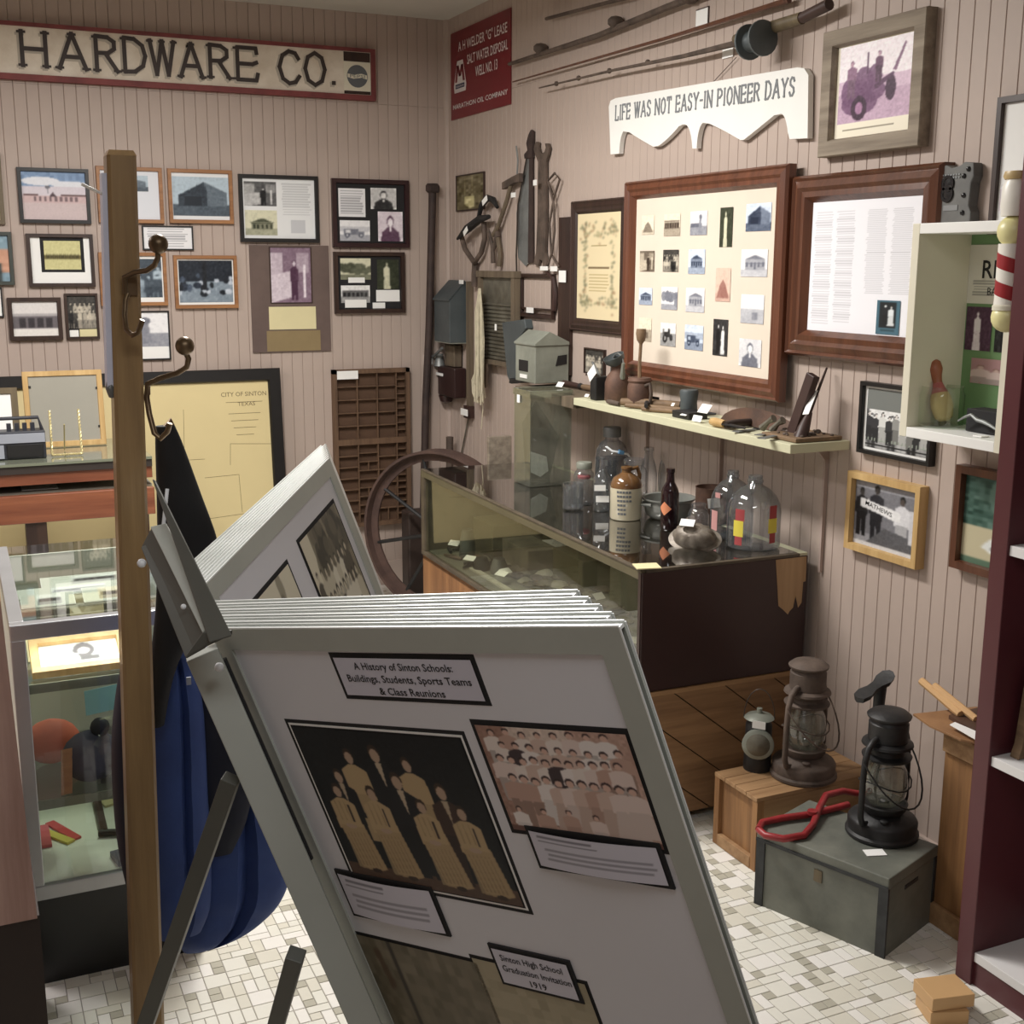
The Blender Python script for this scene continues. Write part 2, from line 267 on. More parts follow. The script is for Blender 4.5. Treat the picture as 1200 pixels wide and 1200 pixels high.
def man(a, x, y, s, coat=(60, 60, 64), skin=(220, 200, 186), hair=(40, 34, 30), skirt=False, w=1.0, shirt=None):
    el(a, x, y+.10*s, .050*s*w, .075*s, hair); el(a, x, y+.125*s, .042*s*w, .062*s, skin)
    pg(a, [(x-.04*s*w, y+.19*s), (x+.04*s*w, y+.19*s), (x+.13*s*w, y+.25*s), (x+.14*s*w, y+.55*s), (x-.14*s*w, y+.55*s), (x-.13*s*w, y+.25*s)], coat)
    if shirt: pg(a, [(x-.03*s*w, y+.19*s), (x+.03*s*w, y+.19*s), (x, y+.42*s)], shirt)
    if skirt: pg(a, [(x-.11*s*w, y+.50*s), (x+.11*s*w, y+.50*s), (x+.17*s*w, y+1.0*s), (x-.17*s*w, y+1.0*s)], tuple(int(k*.93) for k in coat))
    else: pg(a, [(x-.11*s*w, y+.52*s), (x+.11*s*w, y+.52*s), (x+.10*s*w, y+1.0*s), (x+.02*s*w, y+1.0*s), (x, y+.62*s), (x-.02*s*w, y+1.0*s), (x-.10*s*w, y+1.0*s)], tuple(int(k*.8) for k in coat))
TONE = dict(bw=((22, 22, 24), (232, 232, 230)), sepia=((58, 44, 34), (236, 222, 196)), blue=((30, 42, 66), (206, 220, 240)), slate=((26, 36, 48), (176, 196, 210)), mauve=((78, 44, 70), (250, 240, 248)), green=((44, 50, 34), (214, 212, 180)), yellow=((60, 56, 24), (216, 208, 140)), red=((110, 40, 34), (226, 190, 170)), pink=((110, 62, 66), (242, 214, 208)), soft=((92, 96, 112), (236, 236, 238)), dark=((14, 14, 16), (200, 190, 170)))
def photo(kind, tone='bw', w=44, h=34):
    a = cv(w, h, (215, 215, 215)); G = lambda v: (v, v, v)
    if kind == 'building':
        rc(a, 0, .72, 1, 1, G(165)); x0 = .12+random.random()*.1; x1 = .82+random.random()*.1; t = .28+random.random()*.1
        pg(a, [(x0-.03, t+.08), ((x0+x1)/2, t-.08), (x1+.03, t+.08)], G(70)); rc(a, x0, t+.06, x1, .74, G(130))
        for i in range(5): q = x0+(x1-x0)*(i+.3)/5; rc(a, q, t+.17, q+.07, .72 if i == 2 else t+.34, G(40))
        rc(a, x0, .5, x1, .54, G(60))
    elif kind == 'dark_building':
        rc(a, 0, .7, 1, 1, G(95)); pg(a, [(.1, .45), (.55, .12), (.96, .38), (.96, .74), (.1, .74)], G(120)); pg(a, [(.1, .45), (.55, .12), (.6, .4), (.6, .74), (.1, .74)], G(60)); rc(a, .2, .5, .5, .72, G(25))
    elif kind == 'street':
        rc(a, 0, .62, 1, 1, G(150)); rc(a, .05, .3, .95, .66, G(105))
        for i in range(6): rc(a, .09+i*.145, .42, .17+i*.145, .64, G(45))
        rc(a, .05, .36, .95, .39, G(190))
    elif kind == 'group':
        rc(a, 0, 0, 1, 1, G(85)); rc(a, 0, .85, 1, 1, G(140))
        for r in range(2):
            for i in range(6): man(a, .1+i*.16+random.random()*.03, .18+r*.22, .62, G(random.choice((60, 190, 210, 90))), G(220), G(30))
    elif kind == 'portrait':
        el(a, .5, .5, .6, .6, G(190)); el(a, .5, .34, .13, .2, G(50)); el(a, .5, .37, .10, .15, G(215)); pg(a, [(.4, .52), (.6, .52), (.82, .68), (.88, 1), (.12, 1), (.18, .68)], G(60)); pg(a, [(.46, .52), (.54, .52), (.5, .75)], G(220))
    elif kind == 'truck':
        rc(a, 0, .7, 1, 1, G(140)); rc(a, 0, .3, 1, .55, G(175)); rc(a, .15, .42, .6, .7, G(70)); rc(a, .55, .52, .8, .7, G(90)); rc(a, .2, .48, .35, .6, G(190))
        for x in (.25, .7): el(a, x, .72, .08, .11, G(30)); el(a, x, .72, .04, .055, G(170))
    elif kind == 'tractor':
        rc(a, 0, .45, 1, 1, G(150)); rc(a, .25, .38, .6, .62, G(55)); rc(a, .5, .25, .53, .4, G(50)); el(a, .32, .66, .15, .19, G(45)); el(a, .32, .66, .07, .09, G(140)); el(a, .7, .62, .1, .14, G(55)); man(a, .22, .2, .4, G(120), G(200), G(40)); man(a, .58, .18, .38, G(70), G(200), G(40))
    elif kind == 'trees':
        rc(a, 0, .75, 1, 1, G(120))
        for i in range(9): el(a, random.random(), .3+random.random()*.35, .1+random.random()*.12, .12+random.random()*.14, G(random.choice((50, 75, 95))))
    elif kind == 'shop':
        rc(a, 0, 0, 1, 1, G(95)); rc(a, 0, .1, .3, .5, G(160)); rc(a, .65, .1, .95, .45, G(140)); pg(a, [(0, .5), (.5, .42), (.5, .9), (0, 1)], G(175)); man(a, .58, .2, .75, G(40), G(190), G(30)); rc(a, .8, .3, .86, .9, G(200))
    elif kind == 'tower':
        rc(a, 0, .6, 1, 1, G(110)); rc(a, .05, .5, .6, .66, G(50)); pg(a, [(.5, .9), (.56, .25), (.66, .25), (.72, .9)], G(95)); el(a, .61, .25, .09, .1, G(70))
    elif kind == 'haystack':
        rc(a, 0, .75, 1, 1, G(190)); pg(a, [(.1, .9), (.3, .5), (.5, .36), (.7, .52), (.92, .9)], G(120))
    elif kind == 'couple':
        rc(a, 0, 0, 1, 1, G(60)); man(a, .36, .1, .85, G(30), G(215), G(25)); man(a, .66, .14, .8, G(225), G(225), G(60), True)
    elif kind == 'woman':
        rc(a, 0, 0, 1, 1, G(50)); man(a, .45, .06, .95, G(225), G(215), G(60), True)
    elif kind == 'plain':
        rc(a, 0, .5, 1, 1, G(150)); rc(a, .5, .6, .75, .85, G(90))
    nz(a, .035); nz(a, .02, 3); bl(a)
    L = np.clip((a.mean(2, keepdims=True)-.5)*1.4+.5, 0, 1); lo, hi = _c(TONE[tone][0]), _c(TONE[tone][1]); return np.clip(lo+(hi-lo)*L*1.05, 0, 1)
def put(a, b, x0, y0, x1, y1):     # paste canvas b into canvas a
    h, w, _ = a.shape; X0, X1, Y0, Y1 = int(x0*w), int(x1*w), int(y0*h), int(y1*h); hh, ww = max(1, Y1-Y0), max(1, X1-X0)
    yi = (np.arange(hh)*b.shape[0]//hh); xi = (np.arange(ww)*b.shape[1]//ww); sub = b[yi][:, xi]
    ya, yb, xa, xb = max(0, Y0), min(h, Y1), max(0, X0), min(w, X1); a[ya:yb, xa:xb] = sub[ya-Y0:yb-Y0, xa-X0:xb-X0]
def pic(F, u0, v0, u1, v1, n, a, par, name='photo', label=None, bow=0.0, top=False):
    h, w, _ = a.shape; us = np.linspace(u0, u1, w); vs = np.linspace(v1, v0, h)
    off = wloc(par) if par is not None else V3(F.w((u0+u1)/2, (v0+v1)/2, n))
    O = np.array(F.O-off); U = np.array(F.U); Vv = np.array(F.V); N = np.array(F.N)
    nn = n+bow*np.sin(np.pi*(us-u0)/(u1-u0))
    P = O+us[None, :, None]*U+vs[:, None, None]*Vv+nn[None, :, None]*N
    idx = np.arange(h*w).reshape(h, w)
    Fc = np.stack([idx[1:, :-1], idx[1:, 1:], idx[:-1, 1:], idx[:-1, :-1]], -1).reshape(-1, 4)
    me = D.meshes.new(name); me.vertices.add(h*w); me.vertices.foreach_set('co', P.reshape(-1)); me.loops.add(Fc.size); me.loops.foreach_set('vertex_index', Fc.reshape(-1).astype(np.int32))
    me.polygons.add(len(Fc)); me.polygons.foreach_set('loop_start', np.arange(0, Fc.size, 4, dtype=np.int32)); me.update(calc_edges=True)
    me.materials.append(PRINT)
    c = np.clip(a, 0, 1); c = c*.86+c.mean(2, keepdims=True)*.14; c = np.where(c <= .04045, c/12.92, ((c+.055)/1.055)**2.4)
    at = me.color_attributes.new('Col', 'FLOAT_COLOR', 'POINT'); at.data.foreach_set('color', np.concatenate([c.reshape(-1, 3), np.ones((h*w, 1))], 1).reshape(-1).astype(np.float32))
    o = D.objects.new(name, me); COL.objects.link(o)
    if par is not None: o.parent = par
    else: o.location = off
    if label: o['label'] = label
    return o
def words(F, s, u0, v0, u1, h, n, m, par, name='lettering', depth=.0006, label=None, bold=0.0, h2=None):
    # lettering set to the width u0..u1 and cap height h, as a real thin mesh on the surface
    cu = D.curves.new('t', 'FONT'); cu.body = s; cu.size = 1; cu.extrude = 0; cu.offset = bold; cu.resolution_u = 2
    to = D.objects.new('t', cu); COL.objects.link(to); dg = bpy.context.evaluated_depsgraph_get(); me = D.meshes.new_from_object(to.evaluated_get(dg)); D.objects.remove(to); D.curves.remove(cu)
    co = np.zeros(len(me.vertices)*3); me.vertices.foreach_get('co', co); co = co.reshape(-1, 3)
    x0, x1 = co[:, 0].min(), co[:, 0].max(); y1 = .70
    off = wloc(par); sx = (u1-u0)/(x1-x0); sy = h/y1
    P = np.array([tuple(F.w(u0+(x-x0)*sx, v0+y*sy, n)-off) for x, y, z in co]); me.vertices.foreach_set('co', P.reshape(-1)); me.update()
    me.materials.clear(); me.materials.append(M[m] if isinstance(m, str) else m)
    o = D.objects.new(name, me); me.name = name; COL.objects.link(o); o.parent = par
    if label: o['label'] = label
    return o
# slab-serif strokes for painted and cut letters
GL = {'H': (.62, [[(0, 0), (0, 1)], [(.62, 0), (.62, 1)], [(0, .5), (.62, .5)]], [(0, 0), (0, 1), (.62, 0), (.62, 1)]),
 'A': (.72, [[(0, 0), (.36, 1)], [(.36, 1), (.72, 0)], [(.12, .34), (.6, .34)]], [(0, 0), (.72, 0), (.36, 1)]),
 'R': (.60, [[(0, 0), (0, 1)], [(0, 1), (.34, .98), (.52, .86), (.52, .66), (.34, .53), (0, .52)], [(.26, .52), (.6, 0)]], [(0, 0), (0, 1), (.6, 0)]),
 'D': (.62, [[(0, 0), (0, 1)], [(0, 1), (.3, .98), (.54, .8), (.62, .5), (.54, .2), (.3, .02), (0, 0)]], [(0, 0), (0, 1)]),
 'W': (.86, [[(0, 1), (.22, 0)], [(.22, 0), (.43, 1)], [(.43, 1), (.64, 0)], [(.64, 0), (.86, 1)]], [(0, 1), (.43, 1), (.86, 1)]),
 'E': (.54, [[(0, 0), (0, 1)], [(0, 1), (.5, 1), (.52, .84)], [(0, .5), (.4, .5), (.52, .56)], [(0, 0), (.5, 0), (.54, .2)]], [(0, 0), (0, 1)]),
 'C': (.62, [[(.6, .78), (.5, .95), (.3, 1), (.1, .86), (0, .5), (.1, .14), (.3, 0), (.5, .05), (.62, .24)]], []),
 'O': (.66, [[(.33, 1), (.1, .86), (0, .5), (.1, .14), (.33, 0), (.56, .14), (.66, .5), (.56, .86), (.33, 1)]], []),
 '.': (.12, [[(.03, .05), (.09, .05)]], []), '-': (.3, [[(0, .5), (.3, .5)]], []), ' ': (.22, [], []),
 'L': (.5, [[(0, 0), (0, 1)], [(0, 0), (.48, 0), (.5, .22)]], [(0, 0), (0, 1)]), 'I': (.14, [[(.07, 0), (.07, 1)]], [(.07, 0), (.07, 1)]),
 'F': (.5, [[(0, 0), (0, 1)], [(0, 1), (.48, 1), (.5, .82)], [(0, .5), (.36, .5)]], [(0, 0), (0, 1)]),
 'S': (.52, [[(.5, .8), (.4, .96), (.2, 1), (.03, .84), (.06, .62), (.44, .42), (.5, .2), (.34, .02), (.12, .02), (0, .2)]], []),
 'N': (.64, [[(0, 0), (0, 1)], [(0, 1), (.64, 0)], [(.64, 0), (.64, 1)]], [(0, 0), (0, 1), (.64, 1)]),
 'T': (.6, [[(.3, 0), (.3, 1)], [(0, .82), (0, 1), (.6, 1), (.6, .82)]], [(.3, 0)]), 'Y': (.64, [[(0, 1), (.32, .5)], [(.64, 1), (.32, .5)], [(.32, .5), (.32, 0)]], [(0, 1), (.64, 1), (.32, 0)]),
 'P': (.56, [[(0, 0), (0, 1)], [(0, 1), (.34, .98), (.54, .84), (.54, .64), (.34, .5), (0, .48)]], [(0, 0), (0, 1)])}
def glyph(b, F, ch, u, v, sx, h, t, n0, n1, serif=.11):
    w, st, se = GL[ch]
    for k, poly in enumerate(st):
        P = [(u+x*sx, v+y*h) for x, y in poly]
        for (x0, y0), (x1, y1) in zip(P[:-1], P[1:]):
            dx, dy = x1-x0, y1-y0; q = math.hypot(dx, dy) or 1; ex, ey = dx/q*t*.35, dy/q*t*.35; nx, ny = -dy/q*t/2, dx/q*t/2
            d = (len(b.f)%60)*.00001
            b.prism(F, [(x0-ex+nx, y0-ey+ny), (x0-ex-nx, y0-ey-ny), (x1+ex-nx, y1+ey-ny), (x1+ex+nx, y1+ey+ny)], n0, n1+d)
    for x, y in se:
        yy = v+y*h+(t*.2 if y == 0 else -t*.2); b.box(F, u+x*sx-serif*sx, u+x*sx+serif*sx, yy-t*.28, yy+t*.28, n0, n1+.0003+(len(b.f)%60)*.00001)
def slabtext(F, s, u0, v0, u1, h, t, n0, n1, m, par, each=False, gap=.3, name='lettering', m2=None):
    tot = sum(GL[c][0] for c in s)+gap*(len(s)-1); sx = (u1-u0)/tot; u = u0; b = B(); g = B()
    for ch in s:
        if each: b = B()
        if ch != ' ':
            glyph(b, F, ch, u, v0, sx, h, t, n0, n1)
            if each:
                L = part(par, 'letter', b, m)
                if m2: g2 = B(); glyph(g2, F.at(-.006, -.008), ch, u, v0, sx, h, t*1.1, n0-.0008, n0+.0006); g.v and None; g.add(g2.v, g2.f)
        u += (GL[ch][0]+gap)*sx
    if not each: part(par, name, b, m)
    if m2: part(par, 'letter_shadow_paint', g, m2)

# ------------------------------------------------------------------ frames
def rectframe(b, F, u0, v0, u1, v1, w, n0, n1, steps=((0, 0), (.15, 1), (.75, .85), (1, .45))):
    # mitred moulding: profile points are (fraction of width inwards, fraction of height)
    rings = []
    for a, hh in ((0, 0),)+tuple(steps)[0:]+((1, 0),):
        k = w*a; n = n0+(n1-n0)*hh
        rings.append([F.w(u0+k, v0+k, n), F.w(u1-k, v0+k, n), F.w(u1-k, v1-k, n), F.w(u0+k, v1-k, n)])
    vs = [p for R in rings for p in R]; fs = []
    for i in range(len(rings)-1):
        for k in range(4): fs.append((i*4+k, i*4+(k+1) % 4, (i+1)*4+(k+1) % 4, (i+1)*4+k))
    b.add(vs, fs); b.sm = False; return b
FLAT = ((0, .9), (.05, 1), (.9, 1), (1, .7))
WIDE = ((0, .7), (.1, .95), (.2, .8), (.45, 1), (.6, .82), (.8, .86), (1, .4))
def frame(F, tl, br, fw, fd, m, label, prints=(), backing='paper', name='picture_frame', cat='picture frame', group='framed pictures on the walls', steps=FLAT, wall=True, uv=None, back_d=.4):
    if uv: u0, v0, u1, v1 = uv
    else:
        u0, v1 = F.px(tl[0], tl[1], fd); u1, v0 = F.px(br[0], br[1], fd)
    T = thing(name, label, cat, F.w((u0+u1)/2, v0, 0), group)
    part(T, 'frame', rectframe(B(), F, u0, v0, u1, v1, fw, 0, fd, steps), m)
    part(T, 'backing', B().box(F, u0+fw*.7, u1-fw*.7, v0+fw*.7, v1-fw*.7, 0.0005, fd*back_d), backing)
    n = fd*back_d+.0006; iu0, iv0, iu1, iv1 = u0+fw, v0+fw, u1-fw, v1-fw
    for q_, (x0, y0, x1, y1, a, *r) in enumerate(prints):       # fractions of the inner opening, y down
        pu0, pu1 = iu0+(iu1-iu0)*x0, iu0+(iu1-iu0)*x1; pv1, pv0 = iv1-(iv1-iv0)*y0, iv1-(iv1-iv0)*y1
        nm = r[0] if r else 'photo'
        if isinstance(a, str): part(T, nm, B().box(F, pu0, pu1, pv0, pv1, n-.0006, n+.0006+.0004*q_), a)
        else: pic(F, pu0, pv0, pu1, pv1, n+(.0012+.0004*q_ if len(r) < 2 else r[1]+.001), a, T, nm)
    T['_'] = 0; del T['_']
    T_info = (T, (u0, v0, u1, v1), (iu0, iv0, iu1, iv1), n)
    return T_info
def doc(w=36, h=48, c=(238, 238, 240), n=14, ink=(150, 150, 156)):
    a = cv(w, h, c); ln(a, .08, .08, .92, .94, n, ink, .7); return a

# ================================================================== the setting
def struct(name, b, m, parent=None, bev=0): o = mk(name, b, M[m], parent, loc=(0, 0, 0) if parent is None else None); o['kind'] = 'structure'; return o
XL, YF = -2.3, -1.6
floor = struct('floor', B().box(None, XL, XW+.12, YF, YB+.12, -.12, -.0016), 'grout')
ceiling = struct('ceiling', B().box(None, XL, XW+.12, YF, YB+.12, ZC, ZC+.1), 'ceil')
wall_back = struct('wall_back', B().box(None, XL, XW+.12, YB+.008, YB+.12, 0, ZC), 'groove')
wall_right = struct('wall_right', B().box(None, XW+.008, XW+.12, YF, YB+.008, 0, ZC), 'groove')
struct('wall_left', B().box(None, XL-.1, XL, YF, YB, 0, ZC), 'wall')
struct('wall_front', B().box(None, XL, XW+.12, YF-.1, YF, 0, ZC), 'wall')
BW = .05; ZS = 2.335
def board_mesh(F, h):
    b = B(); g = .0020; prof = [(0.0003, -.008), (0.0003, -.0025), (g, 0), (BW-g, 0), (BW-.0003, -.0025), (BW-.0003, -.008)]
    r0 = [F.U*u+F.N*n for u, n in prof]; r1 = [p+F.V*h for p in r0]; b.loft([r0, r1]); b.sm = False
    me = D.meshes.new('board'); me.from_pydata([tuple(p) for p in b.v], [], b.f); me.materials.append(M['wall']); return me
for wallo, F, ua, ub in ((wall_back, FB, -1.03, XW), (wall_right, FRW, -YB, -1.24)):
    lo, hi = board_mesh(F, ZS-.001), board_mesh(F, ZC-ZS)
    n = int((ub-ua)/BW+.001); u = ub-n*BW if wallo is wall_back else ua
    for i in range(n):
        for me, z in ((lo, 0), (hi, ZS)):
            o = D.objects.new('board', me); COL.objects.link(o); o.parent = wallo; o.location = F.w(u+i*BW, z)
b = B().box(FB, XL, -1.03, 0, ZC, -.008, 0); part(wall_back, 'plain_panel', b, 'wall')
b = B().box(FRW, -1.24, -YF, 0, ZC, -.008, 0); part(wall_right, 'plain_panel', b, 'wall')
struct('baseboard_back', B().box(FB, XL, XW-.015, 0, .12, 0, .015), 'wall')
struct('baseboard_right', B().box(FRW, -YB, -YF, 0, .10, 0, .012), 'wall')
b = B(); b.prism(Fr((XW, YB, .12), (-1, 0, 0), (0, -1, 0), (0, 0, 1)), [(0, 0), (.018, 0), (.013, .013), (0, .018)], 0, ZC-.12); struct('trim_1', b, 'wall')
# mosaic-print floor laid in squares and bars
TU = .0262; nx_, ny_ = int((XW+.02+.30)/TU), int((YB-1.30)/TU)
occ = np.zeros((nx_, ny_), bool); tiles = []
rr = random.Random(3)
for j in range(ny_):
    for i in range(nx_):
        if occ[i, j]: continue
        sh = rr.choice([(2, 2)]*9+[(2, 1)]*6+[(1, 2)]*7+[(1, 1)]*5)
        a, c = sh
        if i+a > nx_ or j+c > ny_ or occ[i:i+a, j:j+c].any(): a, c = (1, 2) if (j+2 <= ny_ and not occ[i, j:j+2].any() and rr.random() < .5) else (1, 1)
        occ[i:i+a, j:j+c] = True
        if (a, c) == (1, 1): k = rr.choice(['tC', 'tC', 'tC', 'tD', 'tA'])
        else: k = rr.choice(['tA', 'tA', 'tB', 'tD'])
        tiles.append((-.30+i*TU, 1.30+j*TU, a, c, k))
def proj(p):
    q = V3(p)-EYE; z = q.dot(CF); return 600+FL*q.dot(CR)/z, 600-FL*q.dot(CU)/z
def seen(t):
    x, y = proj((t[0]+.02, t[1]+.02, 0))
    if y > 1212: return False
    return (x > 800 and y > 965 and x < 1165 and not (884 < x < 1092 and y < 1058+(x-885)*.43)) or (44 < x < 160 and y > 1128) or (205 < x < 415 and y > 1060) or (338 < x < 400 and y > 950)
vis = sorted([t for t in tiles if seen(t)], key=lambda t: t[1]-t[2]*t[3]*.05)[:300]; visk = set((t[0], t[1]) for t in vis)
tm = {}
G_ = .0011
for (x, y, a, c, k) in vis:
    if (a, c, k) not in tm:
        me = D.meshes.new('tile'); w_, h_ = a*TU-G_, c*TU-G_; q = .0006
        vs = [(G_, G_, -.002), (w_, G_, -.002), (w_, h_, -.002), (G_, h_, -.002), (G_, G_, -q), (w_, G_, -q), (w_, h_, -q), (G_, h_, -q), (G_+q, G_+q, 0), (w_-q, G_+q, 0), (w_-q, h_-q, 0), (G_+q, h_-q, 0)]
        me.from_pydata(vs, [], [(8, 9, 10, 11)]+[(i, (i+1) % 4, 4+(i+1) % 4, 4+i) for i in range(4)]+[(4+i, 4+(i+1) % 4, 8+(i+1) % 4, 8+i) for i in range(4)]); me.materials.append(M[k]); tm[(a, c, k)] = me
    o = D.objects.new('tile', tm[(a, c, k)]); COL.objects.link(o); o.parent = floor; o.location = (x, y, 0)
for k in ('tA', 'tB', 'tC', 'tD'):
    vs = []; fs = []
    for (x, y, a, c, kk) in tiles:
        if kk != k or (x, y) in visk: continue
        w_, h_ = a*TU-G_, c*TU-G_; i0 = len(vs)
        vs += [(x+G_, y+G_, 0), (x+w_, y+G_, 0), (x+w_, y+h_, 0), (x+G_, y+h_, 0), (x+G_, y+G_, -.002), (x+w_, y+G_, -.002), (x+w_, y+h_, -.002), (x+G_, y+h_, -.002)]
        fs += [(i0, i0+1, i0+2, i0+3)]+[(i0+4+i, i0+4+(i+1) % 4, i0+(i+1) % 4, i0+i) for i in range(4)]
    me = D.meshes.new('floor_tiles'); me.from_pydata(vs, [], fs); me.materials.append(M[k]); o = D.objects.new('floor_tiles', me); COL.objects.link(o); o.parent = floor; o['kind'] = 'stuff'

# ================================================================== back wall
GW = 'framed pictures on the back wall'
def P(F, x, y, n=0.0): return F.w(*F.px(x, y, n), n)
# hardware sign
sg = thing('shop_sign', 'long weathered cream sign board lettered HARDWARE CO. with red edges', 'sign', FB.w(.3, 2.37), None)
u0 = FB.px(-90, 60, .03)[0]; u1 = FB.px(440, 90, .03)[0]; vt = FB.px(300, 47, .03)[1]; vb = FB.px(300, 110, .03)[1]
part(sg, 'board', B().box(FB, u0+.03, u1-.02, vb+.02, vt-.012, .0, .024), 'signcream')
part(sg, 'edge_strip', B().box(FB, u0, u1, vt-.016, vt, .0, .034), 'signred')
part(sg, 'edge_strip', B().box(FB, u0, u1, vb, vb+.024, .0, .034), 'signred')
part(sg, 'edge_strip', B().box(FB, u1-.022, u1, vb+.024, vt-.016, .0, .034), 'signred')
ub = FB.px(403, 90, .025)[0]; hb = vt-vb
part(sg, 'emblem_panel', B().box(FB, ub, u1-.022, vb+.024, vt-.016, .0, .0255), 'cream')
part(sg, 'emblem_band', B().box(FB, ub, u1-.024, vt-.06, vt-.018, .0255, .0262), 'darkw')
part(sg, 'emblem_band', B().box(FB, ub, u1-.024, vb+.026, vb+.040, .0255, .0262), 'darkw')
cxu = (ub+u1-.022)/2
cb = B(); cb.lathe(FB.w(cxu, vb+hb*.46, .0255), [(.050, 0), (.050, .001), (1e-6, .0012)], 28, FB); part(sg, 'emblem_disc', cb, 'greyink')
part(sg, 'emblem_wave', B().prism(FB.at(cxu, vb+hb*.46), [(-.047, -.006), (-.02, -.012), (.02, -.006), (.047, -.012), (.047, .006), (.02, .012), (-.02, .006), (-.047, .010)], .0267, .0272), 'cream')
words(FB, 'PEPSI', cxu-.036, vb+hb*.46-.007, cxu+.036, .014, .0276, 'greyink', sg, 'emblem_lettering')
LB = FB.px(40, 77.5, .025)[1]; LH = FB.px(40, 38.5, .025)[1]-LB; gh = B()
for ch, xa, xb, ya, yb in (('H', 27, 52, 38, 77), ('A', 70, 99, 40.5, 80), ('R', 114, 136, 44, 83), ('D', 147, 169, 46, 84), ('W', 177, 203, 49, 87), ('A', 212, 236, 52, 90), ('R', 247, 268, 54, 91), ('E', 279, 301, 57, 93), ('C', 328, 350, 61, 97), ('O', 358, 380, 63, 99), ('.', 389.5, 392.5, 94, 99)):
    ga, gv = FB.px(xa, yb, .024); gb, gt = FB.px(xb, ya, .024); hh = (gt-gv) if ch != '.' else LH*.1; w_ = GL[ch][0]
    b = B(); glyph(b, FB, ch, ga, gv, (gb-ga)/w_, hh if ch != '.' else .13, .017, .0254, .0272, .12); part(sg, 'letter', b, 'letterbrown')
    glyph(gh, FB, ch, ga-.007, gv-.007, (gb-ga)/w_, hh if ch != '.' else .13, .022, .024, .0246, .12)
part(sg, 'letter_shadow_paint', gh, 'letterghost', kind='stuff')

def pap(w, h, c=(236, 236, 238), n=10): return doc(w, h, c, n)
# left to right
frame(FB, (-70, 176), (6.5, 263), .018, .02, 'olive', 'olive wood picture frame cut off by the left edge, beside the pale motel photo', [(0, 0, 1, 1, cv(20, 20, (214, 196, 160)))], group=GW)
a = cv(88, 62, (206, 196, 200)); rc(a, 0, 0, 1, .34, (120, 150, 190)); nz(a, .03, 5); el(a, .3, .2, .3, .09, (225, 228, 236)); el(a, .75, .26, .3, .07, (225, 228, 236)); rc(a, 0, .3, 1, .5, (214, 205, 214)); rc(a, .02, .46, .25, .5, (96, 66, 66)); rc(a, .6, .46, 1, .5, (96, 66, 66)); rc(a, 0, .5, 1, .64, (206, 176, 176)); pg(a, [(.42, .52), (.48, .42), (.54, .52)], (80, 60, 66))
for i in range(9): rc(a, .18+i*.08, .52, .22+i*.08, .62, (120, 96, 100))
el(a, .4, .32, .04, .035, (110, 110, 120)); rc(a, .395, .32, .405, .45, (110, 110, 120)); rc(a, 0, .64, 1, 1, (206, 186, 186)); nz(a, .015); bl(a)
frame(FB, (19, 195.5), (107.5, 262.5), .016, .022, 'blackw', 'dark framed photo of a long pale motel under a blue sky', [(0, 0, 1, 1, a)], group=GW)
a = cv(76, 62, (222, 226, 234)); put(a, photo('dark_building', 'slate', 40, 26), .02, .1, .82, .42); ln(a, .1, .45, .5, .95, 9, (180, 182, 190), .6)
t, r, r2, n = frame(FB, (112, 194), (193, 262), .017, .022, 'oak', 'light oak frame half hidden behind the wooden post, upper of two', [(0, 0, 1, 1, a)], group=GW)
words(FB.at(r[2]-.040, r2[1]+.085, 0, -math.pi/2), 'TEXAS', 0, 0, .075, .020, n+.001, 'greyink', t)
a = photo('dark_building', 'slate', 64, 50); b2 = cv(72, 58, (232, 234, 236)); put(b2, a, .02, .1, 1, .93)
frame(FB, (196, 197), (274.5, 262.5), .017, .022, 'oak', 'light oak frame with a dark blue photo of a gabled warehouse', [(0, 0, 1, 1, b2)], group=GW)
a = cv(84, 72, (232, 234, 234)); put(a, photo('shop', 'bw', 40, 32), .03, .06, .47, .47); put(a, photo('building', 'green', 40, 32), .03, .53, .47, .95); ln(a, .54, .07, .96, .62, 13, (196, 198, 200), .8); rc(a, .66, .68, .86, .9, (200, 202, 206)); 
frame(FB, (279.5, 203.5), (375, 284.5), .018, .024, 'blackw', 'black frame with two old photos at left and a typed page at right', [(0, 0, 1, 1, a)], group=GW)
F6, r6, i6, n6 = frame(FB, (389, 208.5), (480.5, 290.5), .022, .024, 'maroonw', 'dark maroon frame with two portraits, a lorry photo and a typed sheet on black', [(0.0, 0.0, 1, 1, 'blackm', 'mat'), (.03, .08, .42, .56, pap(34, 34), 'typed_sheet'), (.50, .06, .88, .42, photo('portrait', 'bw', 30, 26)), (.04, .62, .48, .97, photo('truck', 'soft', 36, 26)), (.60, .46, .97, .97, photo('portrait', 'mauve', 30, 36))], group=GW)
a = cv(24, 40, (130, 160, 176)); rc(a, .5, .3, 1, .8, (206, 150, 120)); rc(a, 0, .6, .8, 1, (60, 70, 70)); nz(a, .04, 3); bl(a)
frame(FB, (-44, 271), (17.5, 334), .016, .022, 'greenf', 'dark green framed colour print cut off by the left edge', [(0, 0, 1, 1, a)], group=GW)
a = cv(46, 30, (210, 204, 140)); rc(a, 0, .5, 1, .62, (110, 100, 50))
for i in range(16): el(a, .08+i*.056, .55, .02, .08, (70, 64, 30))
rc(a, .3, .1, .31, .5, (150, 140, 80)); nz(a, .03); bl(a)
frame(FB, (30, 273.5), (112.5, 336), .016, .022, 'darkw', 'dark frame with a yellow panoramic group photo on a black mat', [(0, 0, 1, 1, 'paper', 'mat'), (.16, 0, .90, .76, 'blackm', 'mat'), (.22, .07, .84, .70, a), (.32, .78, .82, 1, 'paper', 'caption')], group=GW)
